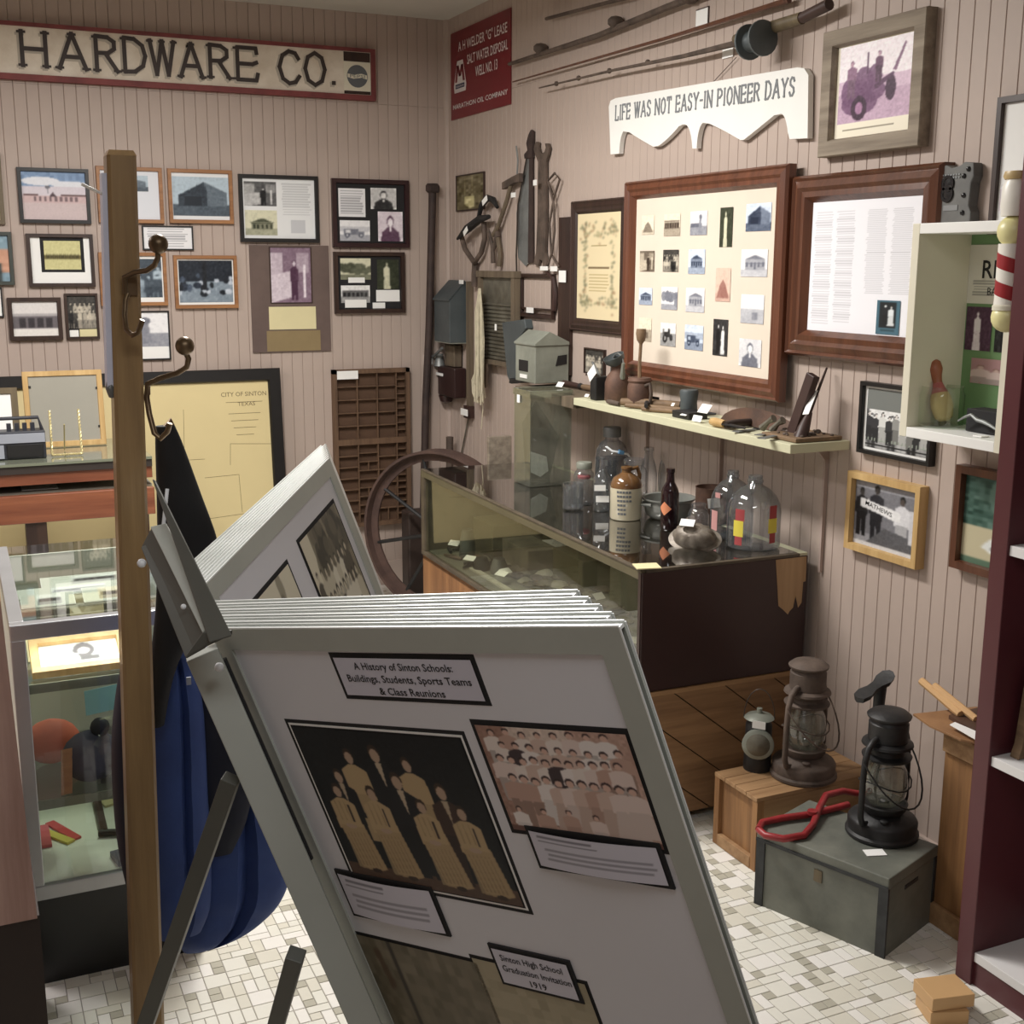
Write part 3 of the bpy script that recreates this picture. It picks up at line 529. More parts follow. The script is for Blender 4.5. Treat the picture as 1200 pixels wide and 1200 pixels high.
frame(FB, (115, 295.5), (197.5, 358), .016, .022, 'oak', 'light oak frame half hidden behind the wooden post, lower of two', [(0, 0, 1, 1, 'paper', 'mat'), (.02, .06, .98, .9, photo('group', 'slate', 50, 36))], group=GW)
a = cv(66, 50, (30, 38, 50)); rc(a, 0, .5, 1, 1, (130, 146, 160)); 
for i in range(26): el(a, random.random(), .35+random.random()*.5, .03+random.random()*.05, .04+random.random()*.06, random.choice(((40, 50, 66), (190, 200, 214), (70, 84, 104), (24, 30, 40))))
rc(a, .44, 0, .52, .7, (24, 28, 36)); nz(a, .03, 2); bl(a)
frame(FB, (203, 299), (280, 361), .017, .022, 'oak', 'light oak frame with a dark blue street scene with horses and carts', [(0, 0, 1, 1, 'paper', 'mat'), (.02, .03, .98, .95, a)], group=GW)
frame(FB, (166, 264), (227.5, 293.5), .007, .012, 'blackw', 'small thin black frame with a white typed notice behind the upper brass ball', [(0, 0, 1, 1, pap(56, 26, n=8))], group=GW)
# brown mat panel
u0, v1 = FB.px(292, 287, .01); u1, v0 = FB.px(388, 411, .01)
T = thing('mounted_photo_panel', 'tall brown mat board panel with a seated man photo and two blank cards', 'display panel', FB.w((u0+u1)/2, v0))
part(T, 'board', B().box(FB, u0, u1, v0, v1, .0, .01), 'brownm'); fx = lambda x: u0+(u1-u0)*(x-292)/96; fy = lambda y: v1-(v1-v0)*(y-287)/124
part(T, 'photo_edge', B().box(FB, fx(315), fx(366.5), fy(354), fy(289), .01, .013), 'darkw')
pic(FB, fx(316.5), fy(353), fx(365), fy(290), .0136, photo('shop', 'mauve', 50, 62), T)
part(T, 'cream_card', B().box(FB, fx(312.5), fx(370), fy(384.5), fy(358), .01, .0125), 'yellowm'); part(T, 'tan_card', B().box(FB, fx(309), fx(375), fy(410), fy(386), .01, .0115), 'tanm')
frame(FB, (391.5, 295), (475.5, 366.5), .02, .024, 'darkw', 'brown frame with three small photos and typed captions on black', [(0, 0, 1, 1, 'blackm', 'mat'), (.04, .04, .52, .44, photo('trees', 'green', 34, 24)), (.04, .55, .50, .88, photo('street', 'bw', 34, 24)), (.62, .06, .97, .62, photo('woman', 'green', 26, 34)), (.60, .64, .98, .86, 'paper', 'caption'), (.16, .40, .42, .50, 'paper', 'caption'), (.10, .82, .44, .97, 'paper', 'caption'), (.54, .88, .74, .99, 'paper', 'caption')], group=GW)
frame(FB, (-60, 337), (5, 372), .007, .012, 'blackw', 'thin black framed white sheet cut off by the left edge', [(0, 0, 1, 1, 'paper', 'sheet')], group=GW)
a = cv(56, 40, (226, 222, 218)); rc(a, .0, .42, 1, .78, (110, 104, 108)); rc(a, .0, .34, 1, .42, (180, 176, 176))
for i in range(4): rc(a, .14+i*.2, .48, .28+i*.2, .74, (60, 56, 60))
rc(a, 0, .8, 1, 1, (236, 232, 226)); nz(a, .02); bl(a)
frame(FB, (8, 349), (74.5, 398), .018, .022, 'darkw', 'brown frame with a faded photo of a flat fronted store', [(0, 0, 1, 1, a), (.02, .82, .38, .99, 'paper', 'caption')], group=GW)
a = photo('group', 'dark', 40, 44); frame(FB, (75, 344), (117.5, 397), .011, .018, 'darkw', 'small dark brown framed photo of a crowd beside the store photo', [(0, 0, 1, .8, a), (.02, .84, .34, 1, 'paper', 'caption'), (.38, .82, 1, 1, 'yellowm', 'caption')], group=GW, backing='blackm')
frame(FB, (124, 365), (201, 421.5), .007, .014, 'blackw', 'thin black framed photo of a water tower beside the wooden post', [(0, 0, 1, .74, photo('tower', 'soft', 60, 40)), (.5, .74, .98, 1, 'paper', 'caption')], group=GW)
# city map, standing behind the oak table against the wall
FM = Fr((0, YB-.115, 0), (1, 0, 0), (0, .085, 1))
u0, v1 = FM.px(-210, 440, .03); u1 = FM.px(328, 431, .03)[0]; v0 = .16; v1 = FM.px(328, 431, .03)[1]
T = thing('wall_map', 'very large black framed yellowed city map leaning on the back wall', 'map', FM.w((u0+u1)/2, v0, 0)); fw = .058
part(T, 'frame', rectframe(B(), FM, u0, v0, u1, v1, fw, 0, .03, FLAT), 'blackw'); part(T, 'map_sheet', B().box(FM, u0+fw*.6, u1-fw*.6, v0+fw*.6, v1-fw*.6, .002, .012), 'mapaper')
ux, vy = FM.px(312, 463, .0125); ul = FM.px(259, 463, .0125)[0]
words(FM, 'CITY OF SINTON', ul, vy, ux, .020, .0128, 'brownink', T); words(FM, 'TEXAS', ul+.075, vy-.045, ux-.055, .018, .0128, 'brownink', T)
b = B()
for k in range(5): b.box(FM, ul+.02+.01*k, ux-.02-.012*k, vy-.028-.033*k-(.02 if k else 0), vy-.026-.033*k-(.02 if k else 0), .012, .0127)
for x0, y0, x1, y1 in ((270, 520, 325, 520), (270, 520, 270, 545), (240, 560, 280, 556), (280, 556, 284, 600), (230, 610, 300, 600), (205, 540, 205, 600), (205, 540, 240, 538), (215, 480, 216, 530)):
    a1 = FM.px(x0, y0, .0125); a2 = FM.px(x1, y1, .0125); b.tube([FM.w(*a1, .0125), FM.w(*a2, .0125)], .0009, 4)
part(T, 'map_lines', b, 'brownink', kind='stuff')
# printer's type tray
FT = Fr((0, YB, 0), (1, 0, 0), (0, .0, 1))
u0, v1 = FT.px(390, 434, .035); u1, v0 = FT.px(482, 616, .035); v0 = FT.px(440, 616, .035)[1]; u1 = FT.px(480, 434, .035)[0]
T = thing('type_tray', 'brown wooden printers type tray with many small compartments hung on the back wall', 'tray', FT.w((u0+u1)/2, v0))
part(T, 'back_panel', B().box(FT, u0+.004, u1-.004, v0+.004, v1-.004, 0, .006), 'traydark')
b = B(); s_ = .020
for q in ((u0, u0+s_, v0, v1), (u1-s_, u1, v0, v1), (u0, u1, v0, v0+s_), (u0, u1, v1-s_, v1)): b.box(FT, *q, 0, .036)
vm = v0+(v1-v0)*.545; b.box(FT, u0+s_, u1-s_, vm-.014, vm+.014, 0, .034); part(T, 'rim', b, 'trayw')
cols = [u0+s_+(u1-u0-2*s_)*k for k in (0, .29, .58, .86, 1)]
def divs(va, vb2, rows):
    for c in cols[1:-1]: part(T, 'divider', B().box(FT, c-.0025, c+.0025, va, vb2, .006, .031), 'trayw')
    for ci, n in enumerate(rows):
        for k in range(1, n):
            v = va+(vb2-va)*k/n; part(T, 'divider', B().box(FT, cols[ci]+.0025, cols[ci+1]-.0025, v-.002, v+.002, .006, .029), 'trayw')
        if n in (6, 9) and ci in (1, 2):
            um = (cols[ci]+cols[ci+1])/2
            for k in range(0, n, 3): part(T, 'divider', B().box(FT, um-.002, um+.002, va+(vb2-va)*k/n, va+(vb2-va)*(k+1)/n, .006, .028), 'trayw')
divs(vm+.014, v1-s_, (5, 5, 5, 9)); divs(v0+s_, vm-.014, (7, 9, 6, 12))
part(T, 'paper_label', B().box(FT, u0+.02, u0+.125, v1-.045, v1-.005, .036, .0375), 'paper')
# iron bar in the corner
pts = [P(FB, 507, 222, .042), P(FB, 503, 380, .038), P(FB, 499, 470, .036), FB.w(FB.px(493, 560, .04)[0], .02, .04)]
T = thing('iron_bar', 'long dark iron bar with a nut head standing in the wall corner', 'bar', pts[-1])
part(T, 'shaft', B().tube(pts, .019, 10), 'darkrust'); b = B(); b.lathe(pts[0]+V3((0, 0, -.015)), [(.028, 0), (.036, .008), (.036, .032), (.028, .042), (1e-6, .044)], 6); b.sm = False; part(T, 'nut_head', b, 'darkrust')
part(T, 'wall_clip', B().box(FB, FB.px(497, 421)[0], FB.px(506, 421)[0], FB.px(500, 427)[1], FB.px(500, 416)[1], .0, .015), 'tubechalk')

# ================================================================== right wall
GR = 'framed pictures on the right wall'
def r4(F, n, TL, TR, BR, BL):
    q = [F.px(*p, n) for p in (TL, TR, BR, BL)]; return ((q[0][0]+q[3][0])/2, (q[2][1]+q[3][1])/2, (q[1][0]+q[2][0])/2, (q[0][1]+q[1][1])/2)
# red oil-lease sign
u0, v0, u1, v1 = r4(FRW, .005, (527, 40), (598, 10), (599, 123), (530, 140))
T = thing('enamel_sign', 'dark red oil company lease sign with white lettering high in the corner', 'sign', FRW.w((u0+u1)/2, v0))
part(T, 'plate', B().box(FRW, u0, u1, v0, v1, .001, .006), 'red'); fu = lambda k: u0+(u1-u0)*k; fv = lambda k: v1-(v1-v0)*k
for s, a_, b_, y, h in (('A H WELDER "G" LEASE', .14, .95, .235, .105), ('SALT WATER DISPOSAL', .30, .96, .415, .105), ('WELL NO. 13', .44, .80, .585, .11), ('MARATHON OIL COMPANY', .04, .96, .885, .055)):
    words(FRW, s, fu(a_), fv(y), fu(b_), (v1-v0)*h, .0065, 'signwhite', T, bold=.01)
b = B().prism(FRW, [(fu(x), fv(y)) for x, y in ((.12, .34), (.22, .34), (.28, .62), (.27, .70), (.07, .70), (.06, .62))], .006, .0067); part(T, 'emblem_ground', b, 'signwhite')
b = B(); FF = FRW
for seg_ in (((.10, .58), (.13, .39)), ((.13, .39), (.17, .52)), ((.17, .52), (.21, .39)), ((.21, .39), (.24, .58))):
    (xa, ya), (xb, yb) = seg_; b.prism(FRW, [(fu(xa)-.012, fv(ya)), (fu(xa)+.012, fv(ya)), (fu(xb)+.012, fv(yb)), (fu(xb)-.012, fv(yb))], .0067, .0072)
part(T, 'emblem_letter', b, 'red'); part(T, 'emblem_band', B().box(FRW, fu(.09), fu(.25), fv(.655), fv(.605), .0067, .0073), 'navyink'); words(FRW, 'MARATHON', fu(.10), fv(.645), fu(.24), (v1-v0)*.025, .0076, 'signwhite', T, 'emblem_lettering')
# rods along the top of the wall
def rod(name, label, cat, pts, r, m, grp=None, n=.03):
    ps = [P(FRW, x, y, n) for x, y in pts]; return ps
ps = rod('', '', '', [(597, 75), (700, 42), (780, 9), (835, -12)], 0, '', n=.03)
T = thing('wooden_pole', 'long knotty dark pole lying along the top of the right wall', 'pole', ps[0]); part(T, 'shaft', B().tube(ps, [.008, .011, .012, .013], 8), 'rust')
b = B()
for x, y in ((634, 57), (722, 26), (808, -3)): b.ball(P(FRW, x, y, .03), .022, 10, sx=1.6)
part(T, 'knots', b, 'rust', kind='stuff')
ps = [P(FRW, x, y, .03) for x, y in ((640, 22), (700, 6), (745, -5))]; solo('cord', B().tube(ps, .007, 6), 'rust', 'short dark cord strung at the very top of the right wall', 'cord')
ps = [P(FRW, x, y, .03) for x, y in ((601, 96), (780, 45), (925, 0))]; solo('cane_rod', B().tube(ps, [.003, .006, .009], 8), 'brownw', 'thin brown cane rod hung between the dark pole and the fishing rod', 'rod')
ps = [P(FRW, x, y, .05) for x, y in ((632, 103), (720, 82), (800, 66), (866, 50))]
T = thing('fishing_rod', 'old fishing rod with a big reel hung above the white pioneer sign', 'fishing rod', ps[0])
part(T, 'rod_tip', B().tube(ps, [.003, .005, .007, .010], 8), 'rust')
p0, p1, p2 = P(FRW, 862, 46, .05), P(FRW, 940, 21, .05), P(FRW, 972, 5, .05)
part(T, 'wooden_grip', B().tube([p0, p0.lerp(p1, .3), p1], [.014, .020, .017], 12), 'olive'); part(T, 'butt_cap', B().tube([p1, p2], [.015, .016], 12), 'wooddark')
rc_ = P(FRW, 886, 47, .09); ax = (p1-p0).normalized(); FRl = Fr(rc_, FRW.N, ax.cross(FRW.N), ax)
b = B(); b.lathe(rc_-ax*.040, [(.040, 0), (.050, .003), (.050, .010), (.030, .012), (.026, .04), (.030, .066), (.050, .068), (.050, .076), (.038, .08)], 20, FRl); part(T, 'reel', b, 'galvd')
part(T, 'reel_handle', B().tube([rc_-ax*.04, rc_-ax*.055, rc_-ax*.055+V3((0, 0, -.03))], .006, 8), 'steel'); part(T, 'reel_foot', B().tube([rc_+V3((0, 0, .015)), P(FRW, 886, 40, .05)], .010, 8), 'rust')
b = B()
for x, y in ((652, 98), (678, 91.5), (714, 83), (759, 73)): b.ball(P(FRW, x, y, .045), .010, 8)
part(T, 'line_guides', b, 'rust')
def wtag(F, x0, y0, x1, y1, n, label, grp, m='paper', rot=0.0, edge=False):
    u0, v1 = F.px(x0, y0, n); u1, v0 = F.px(x1, y1, n); b = B().box(F.at((u0+u1)/2, (v0+v1)/2, 0, rot), -(u1-u0)/2, (u1-u0)/2, -(v1-v0)/2, (v1-v0)/2, n-.001, n+.001)
    o = solo('paper_tag', b, m, label, 'tag', grp)
    if edge: part(o, 'tag_border', B().box(F, u0-.004, u1+.004, v0-.004, v1+.004, n-.002, n-.0012), 'darkw')
    return o
wtag(FRW, 816, 13, 829, 30, .004, 'small white tag with a dark border on the wall between the rods', 'tags on the wall near the rods', edge=True)
wtag(FRW, 847, 56, 859, 66, .004, 'tiny blank white tag on the wall just under the fishing reel', 'tags on the wall near the rods')
# white pioneer sign with scalloped lower edge
q = [FRW.px(x, y, .02) for x, y in ((716, 117), (945, 79))]; ang = math.atan2(q[1][1]-q[0][1], q[1][0]-q[0][0])
FS = FRW.at(q[0][0], q[0][1], 0, ang); w_ = math.hypot(q[1][0]-q[0][0], q[1][1]-q[0][1])
def fs(x, y): return FS.px(x, y, .02)
top = [fs(714, 125), fs(716, 118), fs(722, 115), fs(935, 79), fs(943, 80), fs(948, 88)]
low = [fs(947, 162), fs(926, 163)]
def arc(a, bq, c, n=7): return [((1-t)**2*a[0]+2*t*(1-t)*bq[0]+t*t*c[0], (1-t)**2*a[1]+2*t*(1-t)*bq[1]+t*t*c[1]) for t in [i/n for i in range(n+1)]]
low += arc(fs(924, 156), fs(921, 130), fs(914, 134)); low += arc(fs(908, 135), fs(886, 153), fs(872, 164)); low += arc(fs(868, 164), fs(848, 152), fs(832, 145)); low += arc(fs(824, 144), fs(818, 150), fs(817, 174))[0:]
low += [fs(815, 174)] + arc(fs(812, 174), fs(810, 143), fs(801, 146)); low += arc(fs(796, 148), fs(784, 163), fs(772, 171)); low += arc(fs(766, 172), fs(748, 162), fs(738, 155)); low += arc(fs(731, 154), fs(727, 160), fs(726, 180)) + [fs(716, 181)]
T = thing('wooden_sign', 'white scallop edged wooden sign about pioneer days hung above the large photo frames', 'sign', FS.w(w_/2, 0))
part(T, 'board', B().prism(FS, top[::1]+low, .004, .022), 'white')
a_ = fs(722, 141); c_ = fs(931, 112)
part(T, 'hanging_wire', B().tube([P(FRW, 835, 97, .01), P(FRW, 863, 67, .01)], .0012, 5), 'wire')
FT2 = FS.at(a_[0], a_[1], 0, math.atan2(c_[1]-a_[1], c_[0]-a_[0])); LW = math.hypot(c_[0]-a_[0], c_[1]-a_[1])
slabtext(FT2, 'LIFE WAS NOT EASY-IN PIONEER DAYS', 0, 0, LW, .050, .0062, .022, .0236, 'signgrey', T, gap=.30)
# tractor picture in barn wood
a = cv(104, 124, (246, 238, 214)); ph = photo('tractor', 'mauve', 96, 96); X, Y = grid(ph); ph2 = cv(96, 96, (252, 242, 248)); rc(ph2, 0, .45, 1, .66, (222, 192, 214)); rc(ph2, 0, .62, 1, 1, (200, 166, 192))
for cx, cy, rx, ry in ((.35, .5, .14, .2), (.3, .75, .25, .16), (.5, .45, .1, .16), (.18, .6, .14, .2), (.45, .62, .2, .14)): el(ph2, cx, cy, rx, ry, (112, 70, 110), .85)
el(ph2, .72, .62, .07, .16, (70, 40, 66)); el(ph2, .30, .82, .11, .16, (66, 38, 62)); el(ph2, .3, .82, .05, .08, (170, 120, 160)); rc(ph2, .39, .12, .41, .4, (90, 56, 86)); pg(ph2, [(.5, .55), (.75, .42), (.76, .46), (.52, .62)], (96, 60, 92)); pg(ph2, [(.74, .4), (.88, .08), (.9, .1), (.78, .42)], (130, 90, 120)); man(ph2, .18, .18, .5, (150, 110, 140), (190, 150, 170), (120, 80, 110)); man(ph2, .55, .12, .4, (110, 70, 100), (190, 150, 170), (120, 80, 110)); nz(ph2, .03, 2); bl(ph2)
put(a, ph2, .04, .02, .97, .84); ln(a, .1, .90, .86, .935, 1, (120, 110, 90), .7)
TR_ = frame(FRW, 0, 0, .045, .035, 'barn', 'weathered barnwood frame with a purple tinted photo of an old tractor', [(0, 0, 1, 1, a)], group=GR, uv=r4(FRW, .035, (962, 38), (1082, 9), (1080, 171), (960, 184)))
# certificate frame beside the big one
u0, v0, u1, v1 = r4(FRW, .02, (665, 238), (731, 229), (733, 393), (669, 388))
a = cv(48, 100, (230, 212, 168))
for k in range(240):
    t = random.random(); sd = random.choice('lrtb'); x, y = {'l': (.14+random.gauss(0, .03), t), 'r': (.88+random.gauss(0, .03), t), 't': (t, .15+random.gauss(0, .05)), 'b': (t, .88+random.gauss(0, .03))}[sd]; el(a, .08+x*.84, .04+y*.9, .02, .01, random.choice(((134, 132, 98), (150, 144, 104), (172, 138, 100), (112, 114, 88))))
bl(a); bl(a); ln(a, .34, .3, .7, .33, 1, (150, 130, 80)); ln(a, .26, .5, .78, .54, 1, (110, 90, 60)); ln(a, .28, .57, .76, .75, 6, (180, 158, 100))
frame(FRW, 0, 0, .050, .02, 'darkw', 'dark brown frame with a floral bordered cream certificate left of the big frame', [(0, 0, 1, 1, a)], group=GR, uv=(u0, v0, u1, v1), steps=WIDE)
u0, v1 = FRW.px(656, 255, .012); u1, v0 = FRW.px(670, 440, .012); v0 = 1.16
solo('wooden_batten', B().box(FRW, u0, FRW.px(664, 300, .012)[0]+.04, v0, v1, .001, .016), 'darkw', 'tall dark brown batten standing on the shelf behind the certificate frame', 'board')
a = photo('group', 'dark', 26, 34); frame(FRW, (684, 407), (707, 441), .006, .012, 'darkw', 'tiny dark portrait photo hanging above the left end of the shelf', [(0, 0, 1, 1, a)], group=GR)
# large frame with twenty photos
FRB = FRW.at(0, 0, .022); uv = r4(FRB, .035, (721, 213), (925, 193), (906, 478), (735, 437)); u0, v0, u1, v1 = uv
kinds = ['haystack', 'street', 'tower', 'woman', 'dark_building', 'shop', 'group', 'building', 'plain', 'building', 'building', 'trees', 'building', 'haystack', 'plain', 'plain', 'tractor', 'truck', 'couple', 'portrait']
ton = ['sepia', 'sepia', 'soft', 'green', 'blue', 'sepia', 'dark', 'blue', 'red', 'soft', 'blue', 'soft', 'soft', 'red', 'soft', 'sepia', 'bw', 'blue', 'bw', 'soft']
bx = [(.05, .10, .15, .215), (.23, .10, .355, .23), (.43, .095, .55, .23), (.64, .085, .725, .30), (.81, .075, .965, .22), (.04, .315, .16, .44), (.23, .31, .35, .44), (.425, .31, .545, .45), None, (.79, .315, .955, .46), (.04, .54, .15, .645), (.225, .53, .35, .665), (.415, .53, .55, .67), (.625, .415, .725, .60), (.80, .555, .945, .71), (.045, .725, .15, .87), (.225, .745, .345, .885), (.415, .745, .55, .89), (.62, .70, .72, .905), (.80, .795, .94, .945)]
T, rr_, ii, n = frame(FRB, 0, 0, .062, .035, 'cherryw', 'largest reddish wood frame holding twenty small old photos on a cream mat', [(0, 0, 1, 1, 'creamm', 'mat')], group=GR, uv=uv, steps=WIDE, back_d=.35)
for kd, tn, bb in zip(kinds, ton, bx):
    if bb is None: continue
    x0, y0, x1, y1 = bb; pic(FRB, ii[0]+(ii[2]-ii[0])*x0, ii[3]-(ii[3]-ii[1])*y1, ii[0]+(ii[2]-ii[0])*x1, ii[3]-(ii[3]-ii[1])*y0, n+.0022, photo(kd, tn, 30, 36), T)
# second large frame
uv = r4(FRW, .045, (924, 208), (1098, 189), (1090, 436), (919, 414))
a = cv(120, 150, (240, 240, 246)); 
for x0, x1, y1 in ((.03, .21, .95), (.24, .42, .93), (.52, .70, .70), (.74, .92, .70)): ln(a, x0, .08, x1, y1, 46, (204, 204, 210), .85, .92)
c2 = cv(30, 50, (70, 110, 128)); rc(c2, .15, .06, .85, .8, (30, 36, 40)); man(c2, .38, .1, .62, (36, 38, 42), (226, 230, 230), (30, 30, 30), w=1.5); man(c2, .62, .14, .6, (226, 232, 234), (226, 230, 230), (60, 50, 40), True, w=1.4); rc(c2, .2, .84, .8, .9, (50, 80, 90)); bl(c2)
T2, rr2, ii2, n2 = frame(FRW, 0, 0, .075, .045, 'brownw', 'dark brown moulded frame of newspaper columns with a small teal wedding photo', [(0, 0, 1, 1, a, 'newspaper_page'), (.66, .74, .86, .99, c2, 'photo', .0022)], group=GR, uv=uv, steps=WIDE, back_d=.35)
# trail camera hanging right of it
FCm = FRW; u0, v1 = FRW.px(1095, 195, .03); u1, v0 = FRW.px(1137, 268, .03); cu_, cv_ = (u0+u1)/2, (v0+v1)/2; hw, hh = (u1-u0)/2, (v1-v0)/2
T = thing('trail_camera', 'grey camouflage trail camera fixed to the wall beside the newspaper frame', 'camera', FRW.w(cu_, v0))
out = [(-.82, -1), (-.95, -.8), (-1, -.55), (-.82, -.4), (-.78, .3), (-1, .45), (-1, .8), (-.8, 1), (-.35, 1), (-.1, .9), (.3, .95), (.5, 1.05), (.95, 1), (1, .6), (.9, .4), (.85, -.3), (.98, -.5), (.98, -.85), (.8, -1)]
part(T, 'body', B().prism(FRW, [(cu_+x*hw, cv_+y*hh) for x, y in out], .002, .032), 'camgrey', bev=.003)
for y, r_ in ((.42, .20), (.1, .20)):
    b = B(); b.lathe(FRW.w(cu_-.2*hw, cv_+y*hh-.0, .032), [(hw*r_*1.5, 0), (hw*r_*1.5, .004), (hw*r_, .004), (hw*r_*.9, .002), (1e-6, .003)], 16, FRW); part(T, 'lens', b, 'camdark')
b = B()
for r in range(2):
    for c in range(7): b.box(FRW, cu_+hw*(-.5+c*.13), cu_+hw*(-.42+c*.13), cv_+hh*(.66-r*.09), cv_+hh*(.71-r*.09), .032, .034)
part(T, 'flash_dots', b, 'zinc'); part(T, 'label_plate', B().box(FRW, cu_-.35*hw, cu_+.35*hw, cv_-.42*hh, cv_-.25*hh, .032, .0335), 'zinc')
b = B()
for x, y in ((.75, .82), (.55, .62), (.6, .032), (.6, -.5), (-.85, 0)): b.ball(FRW.w(cu_+x*hw, cv_+y*hh, .032), hw*.1, 8)
part(T, 'screws', b, 'camdark')
# other frames
uv = r4(FRW, .02, (1171, 113), (1290, 96), (1290, 275), (1154, 272)); uv = (uv[0], uv[1], -1.90, uv[3])
T, r, i, n = frame(FRW, 0, 0, .016, .02, 'darkw', 'thin dark framed white sheet behind the barber pole at the right edge', [(0, 0, 1, 1, 'paper', 'sheet')], group=GR, uv=uv)
a = cv(20, 30, (232, 232, 234)); rc(a, .1, .1, .14, .9, (150, 120, 130)); el(a, .4, .6, .2, .14, (170, 110, 110)); bl(a); uu, vv = FRW.px(1166, 250, .02); pic(FRW, uu, vv, uu+.03, vv+.06, n+.002, a, T, 'small_print')
ph = photo('group', 'bw', 64, 80); rc(ph, 0, 0, 1, .35, (120, 124, 120)); rc(ph, 0, .82, 1, .87, (150, 160, 146)); rc(ph, 0, .93, 1, .95, (40, 40, 40))
for k in range(9): man(ph, .06+k*.11, .36+random.random()*.06, .5, random.choice(((220, 220, 216), (60, 60, 62), (150, 150, 146))), (220, 214, 208), (40, 38, 36))
frame(FRW, 0, 0, .012, .022, 'blackw', 'black framed photo of a row of people, partly behind the white display box', [(0, 0, 1, 1, 'paper', 'mat'), (.04, .03, .96, .96, ph)], group=GR, uv=r4(FRW, .022, (1008, 443), (1094, 461), (1088, 547), (1003, 530)))
ph = cv(72, 76, (150, 150, 156)); rc(ph, 0, .12, 1, .8, (120, 120, 126)); pg(ph, [(.1, .26), (.9, .40), (.88, .56), (.08, .40)], (232, 232, 232)); man(ph, .12, .1, .75, (30, 30, 34), (60, 56, 54), (20, 20, 20)); man(ph, .36, .02, .85, (44, 44, 50), (60, 54, 50), (24, 24, 24)); man(ph, .76, .1, .86, (214, 214, 218), (80, 70, 64), (20, 20, 20)); pg(ph, [(.1, .27), (.74, .38), (.74, .52), (.1, .41)], (234, 234, 234)); pg(ph, [(.2, .95), (.5, .66), (.9, .72), (1, 1), (.2, 1)], (90, 90, 94)); rc(ph, .88, .3, .97, .8, (200, 200, 206)); rc(ph, 0, .94, 1, 1, (210, 210, 212)); nz(ph, .03); bl(ph)
T, r, ii3, n = frame(FRW, 0, 0, .020, .03, 'gold', 'light pine frame with a black and white photo of men holding a MATHEWS banner', [(0, 0, 1, 1, ph)], group=GR, uv=r4(FRW, .03, (990, 552), (1077, 569), (1074, 666), (991, 645)))
iw, ih = ii3[2]-ii3[0], ii3[3]-ii3[1]
words(FRW.at(ii3[0]+iw*.17, ii3[3]-ih*.37, 0, -.11*1.4), 'MATHEWS', 0, 0, iw*.44, ih*.07, n+.0012, 'ink', T, bold=.01)
ph = cv(60, 80, (62, 96, 84)); nz(ph, .06, 3); rc(ph, 0, .56, 1, 1, (196, 186, 150)); pg(ph, [(.2, .78), (.3, .66), (.55, .64), (.7, .56), (1, .56), (1, .86), (.3, .84)], (226, 230, 226)); rc(ph, .3, .76, 1, .80, (60, 56, 54)); el(ph, .42, .80, .07, .05, (50, 50, 50)); rc(ph, 0, .92, 1, 1, (90, 120, 96)); el(ph, .35, .2, .1, .2, (100, 136, 122)); bl(ph)
uvc = r4(FRW, .03, (1119, 540), (1240, 572), (1232, 700), (1113, 658)); frame(FRW, 0, 0, .022, .03, 'brownw', 'reddish brown frame with a colour photo of a white car, cut by the maroon bookcase', [(0, 0, 1, 1, ph)], group=GR, uv=(uvc[0], onX(1150, 676, XW-.03).z, -1.895, uvc[3]))

# ---------------- white shadow box on the wall
bd = .17; XB = XW-bd; FBX = Fr((XB, 0, 0), (0, -1, 0), (0, 0, 1))
bu0, bv1 = FBX.px(1072, 262); bu0 = (bu0+FBX.px(1052, 500)[0])/2; bv0 = FBX.px(1052, 510)[1]; bu1 = -1.985
T = thing('display_box', 'white open fronted shadow box with green backing on the right wall', 'display box', FBX.w((bu0+bu1)/2, bv0, -bd))
th = .024
part(T, 'side_panel', B().box(FBX, bu0, bu0+th, bv0, bv1, -bd+.001, 0), 'cream', bev=.0015); part(T, 'side_panel', B().box(FBX, bu1-th, bu1, bv0, bv1, -bd+.001, 0), 'cream')
part(T, 'top_panel', B().box(FBX, bu0+th, bu1-th, bv1-th, bv1, -bd+.001, 0), 'white', bev=.0015); part(T, 'bottom_panel', B().box(FBX, bu0+th, bu1-th, bv0, bv0+th, -bd+.001, 0), 'white', bev=.0015)
part(T, 'backing', B().box(FBX, bu0+th, bu1-th, bv0+th, bv1-th, -bd+.001, -bd+.006), 'greenfelt')
FBK = Fr((XW-.007, 0, 0), (0, -1, 0), (0, 0, 1))
def inb(x, y): return FBK.px(x, y)
u0, v1 = inb(1138, 287); u1, v0 = inb(1178, 357); w0 = u1+.10
a = cv(60, 70, (236, 234, 220)); ln(a, .08, .60, .9, .88, 6, (150, 150, 140), .7, .95); pic(FBK, u0, v0, w0, v1, .001, a, T, 'printed_sheet')
words(FBK, 'REX', u0+.045, v1-.078, u0+.15, .042, .002, 'ink', T, bold=.01); words(FBK, 'BARBER', u0+.065, v1-.118, u0+.15, .018, .002, 'ink', T)
u0, v1 = inb(1134, 359); u1, v0 = inb(1160, 412); pic(FBK, u0, v0, u1, v1, .001, photo('woman', 'mauve', 40, 46), T); pic(FBK, u1+.012, v0, u1+.085, v1+.003, .001, photo('couple', 'bw', 40, 46), T)
u0, v1 = inb(1139, 419); u1, v0 = inb(1178, 453); a = cv(50, 36, (196, 150, 152)); 
for x, y, s in ((.2, .25, .9), (.5, .35, .8), (.8, .3, .9)): man(a, x, y, s, (238, 214, 208), (232, 200, 190), (150, 110, 100), w=1.6)
bl(a); pic(FBK, u0, v0, u1+.05, v1, .001, a, T)
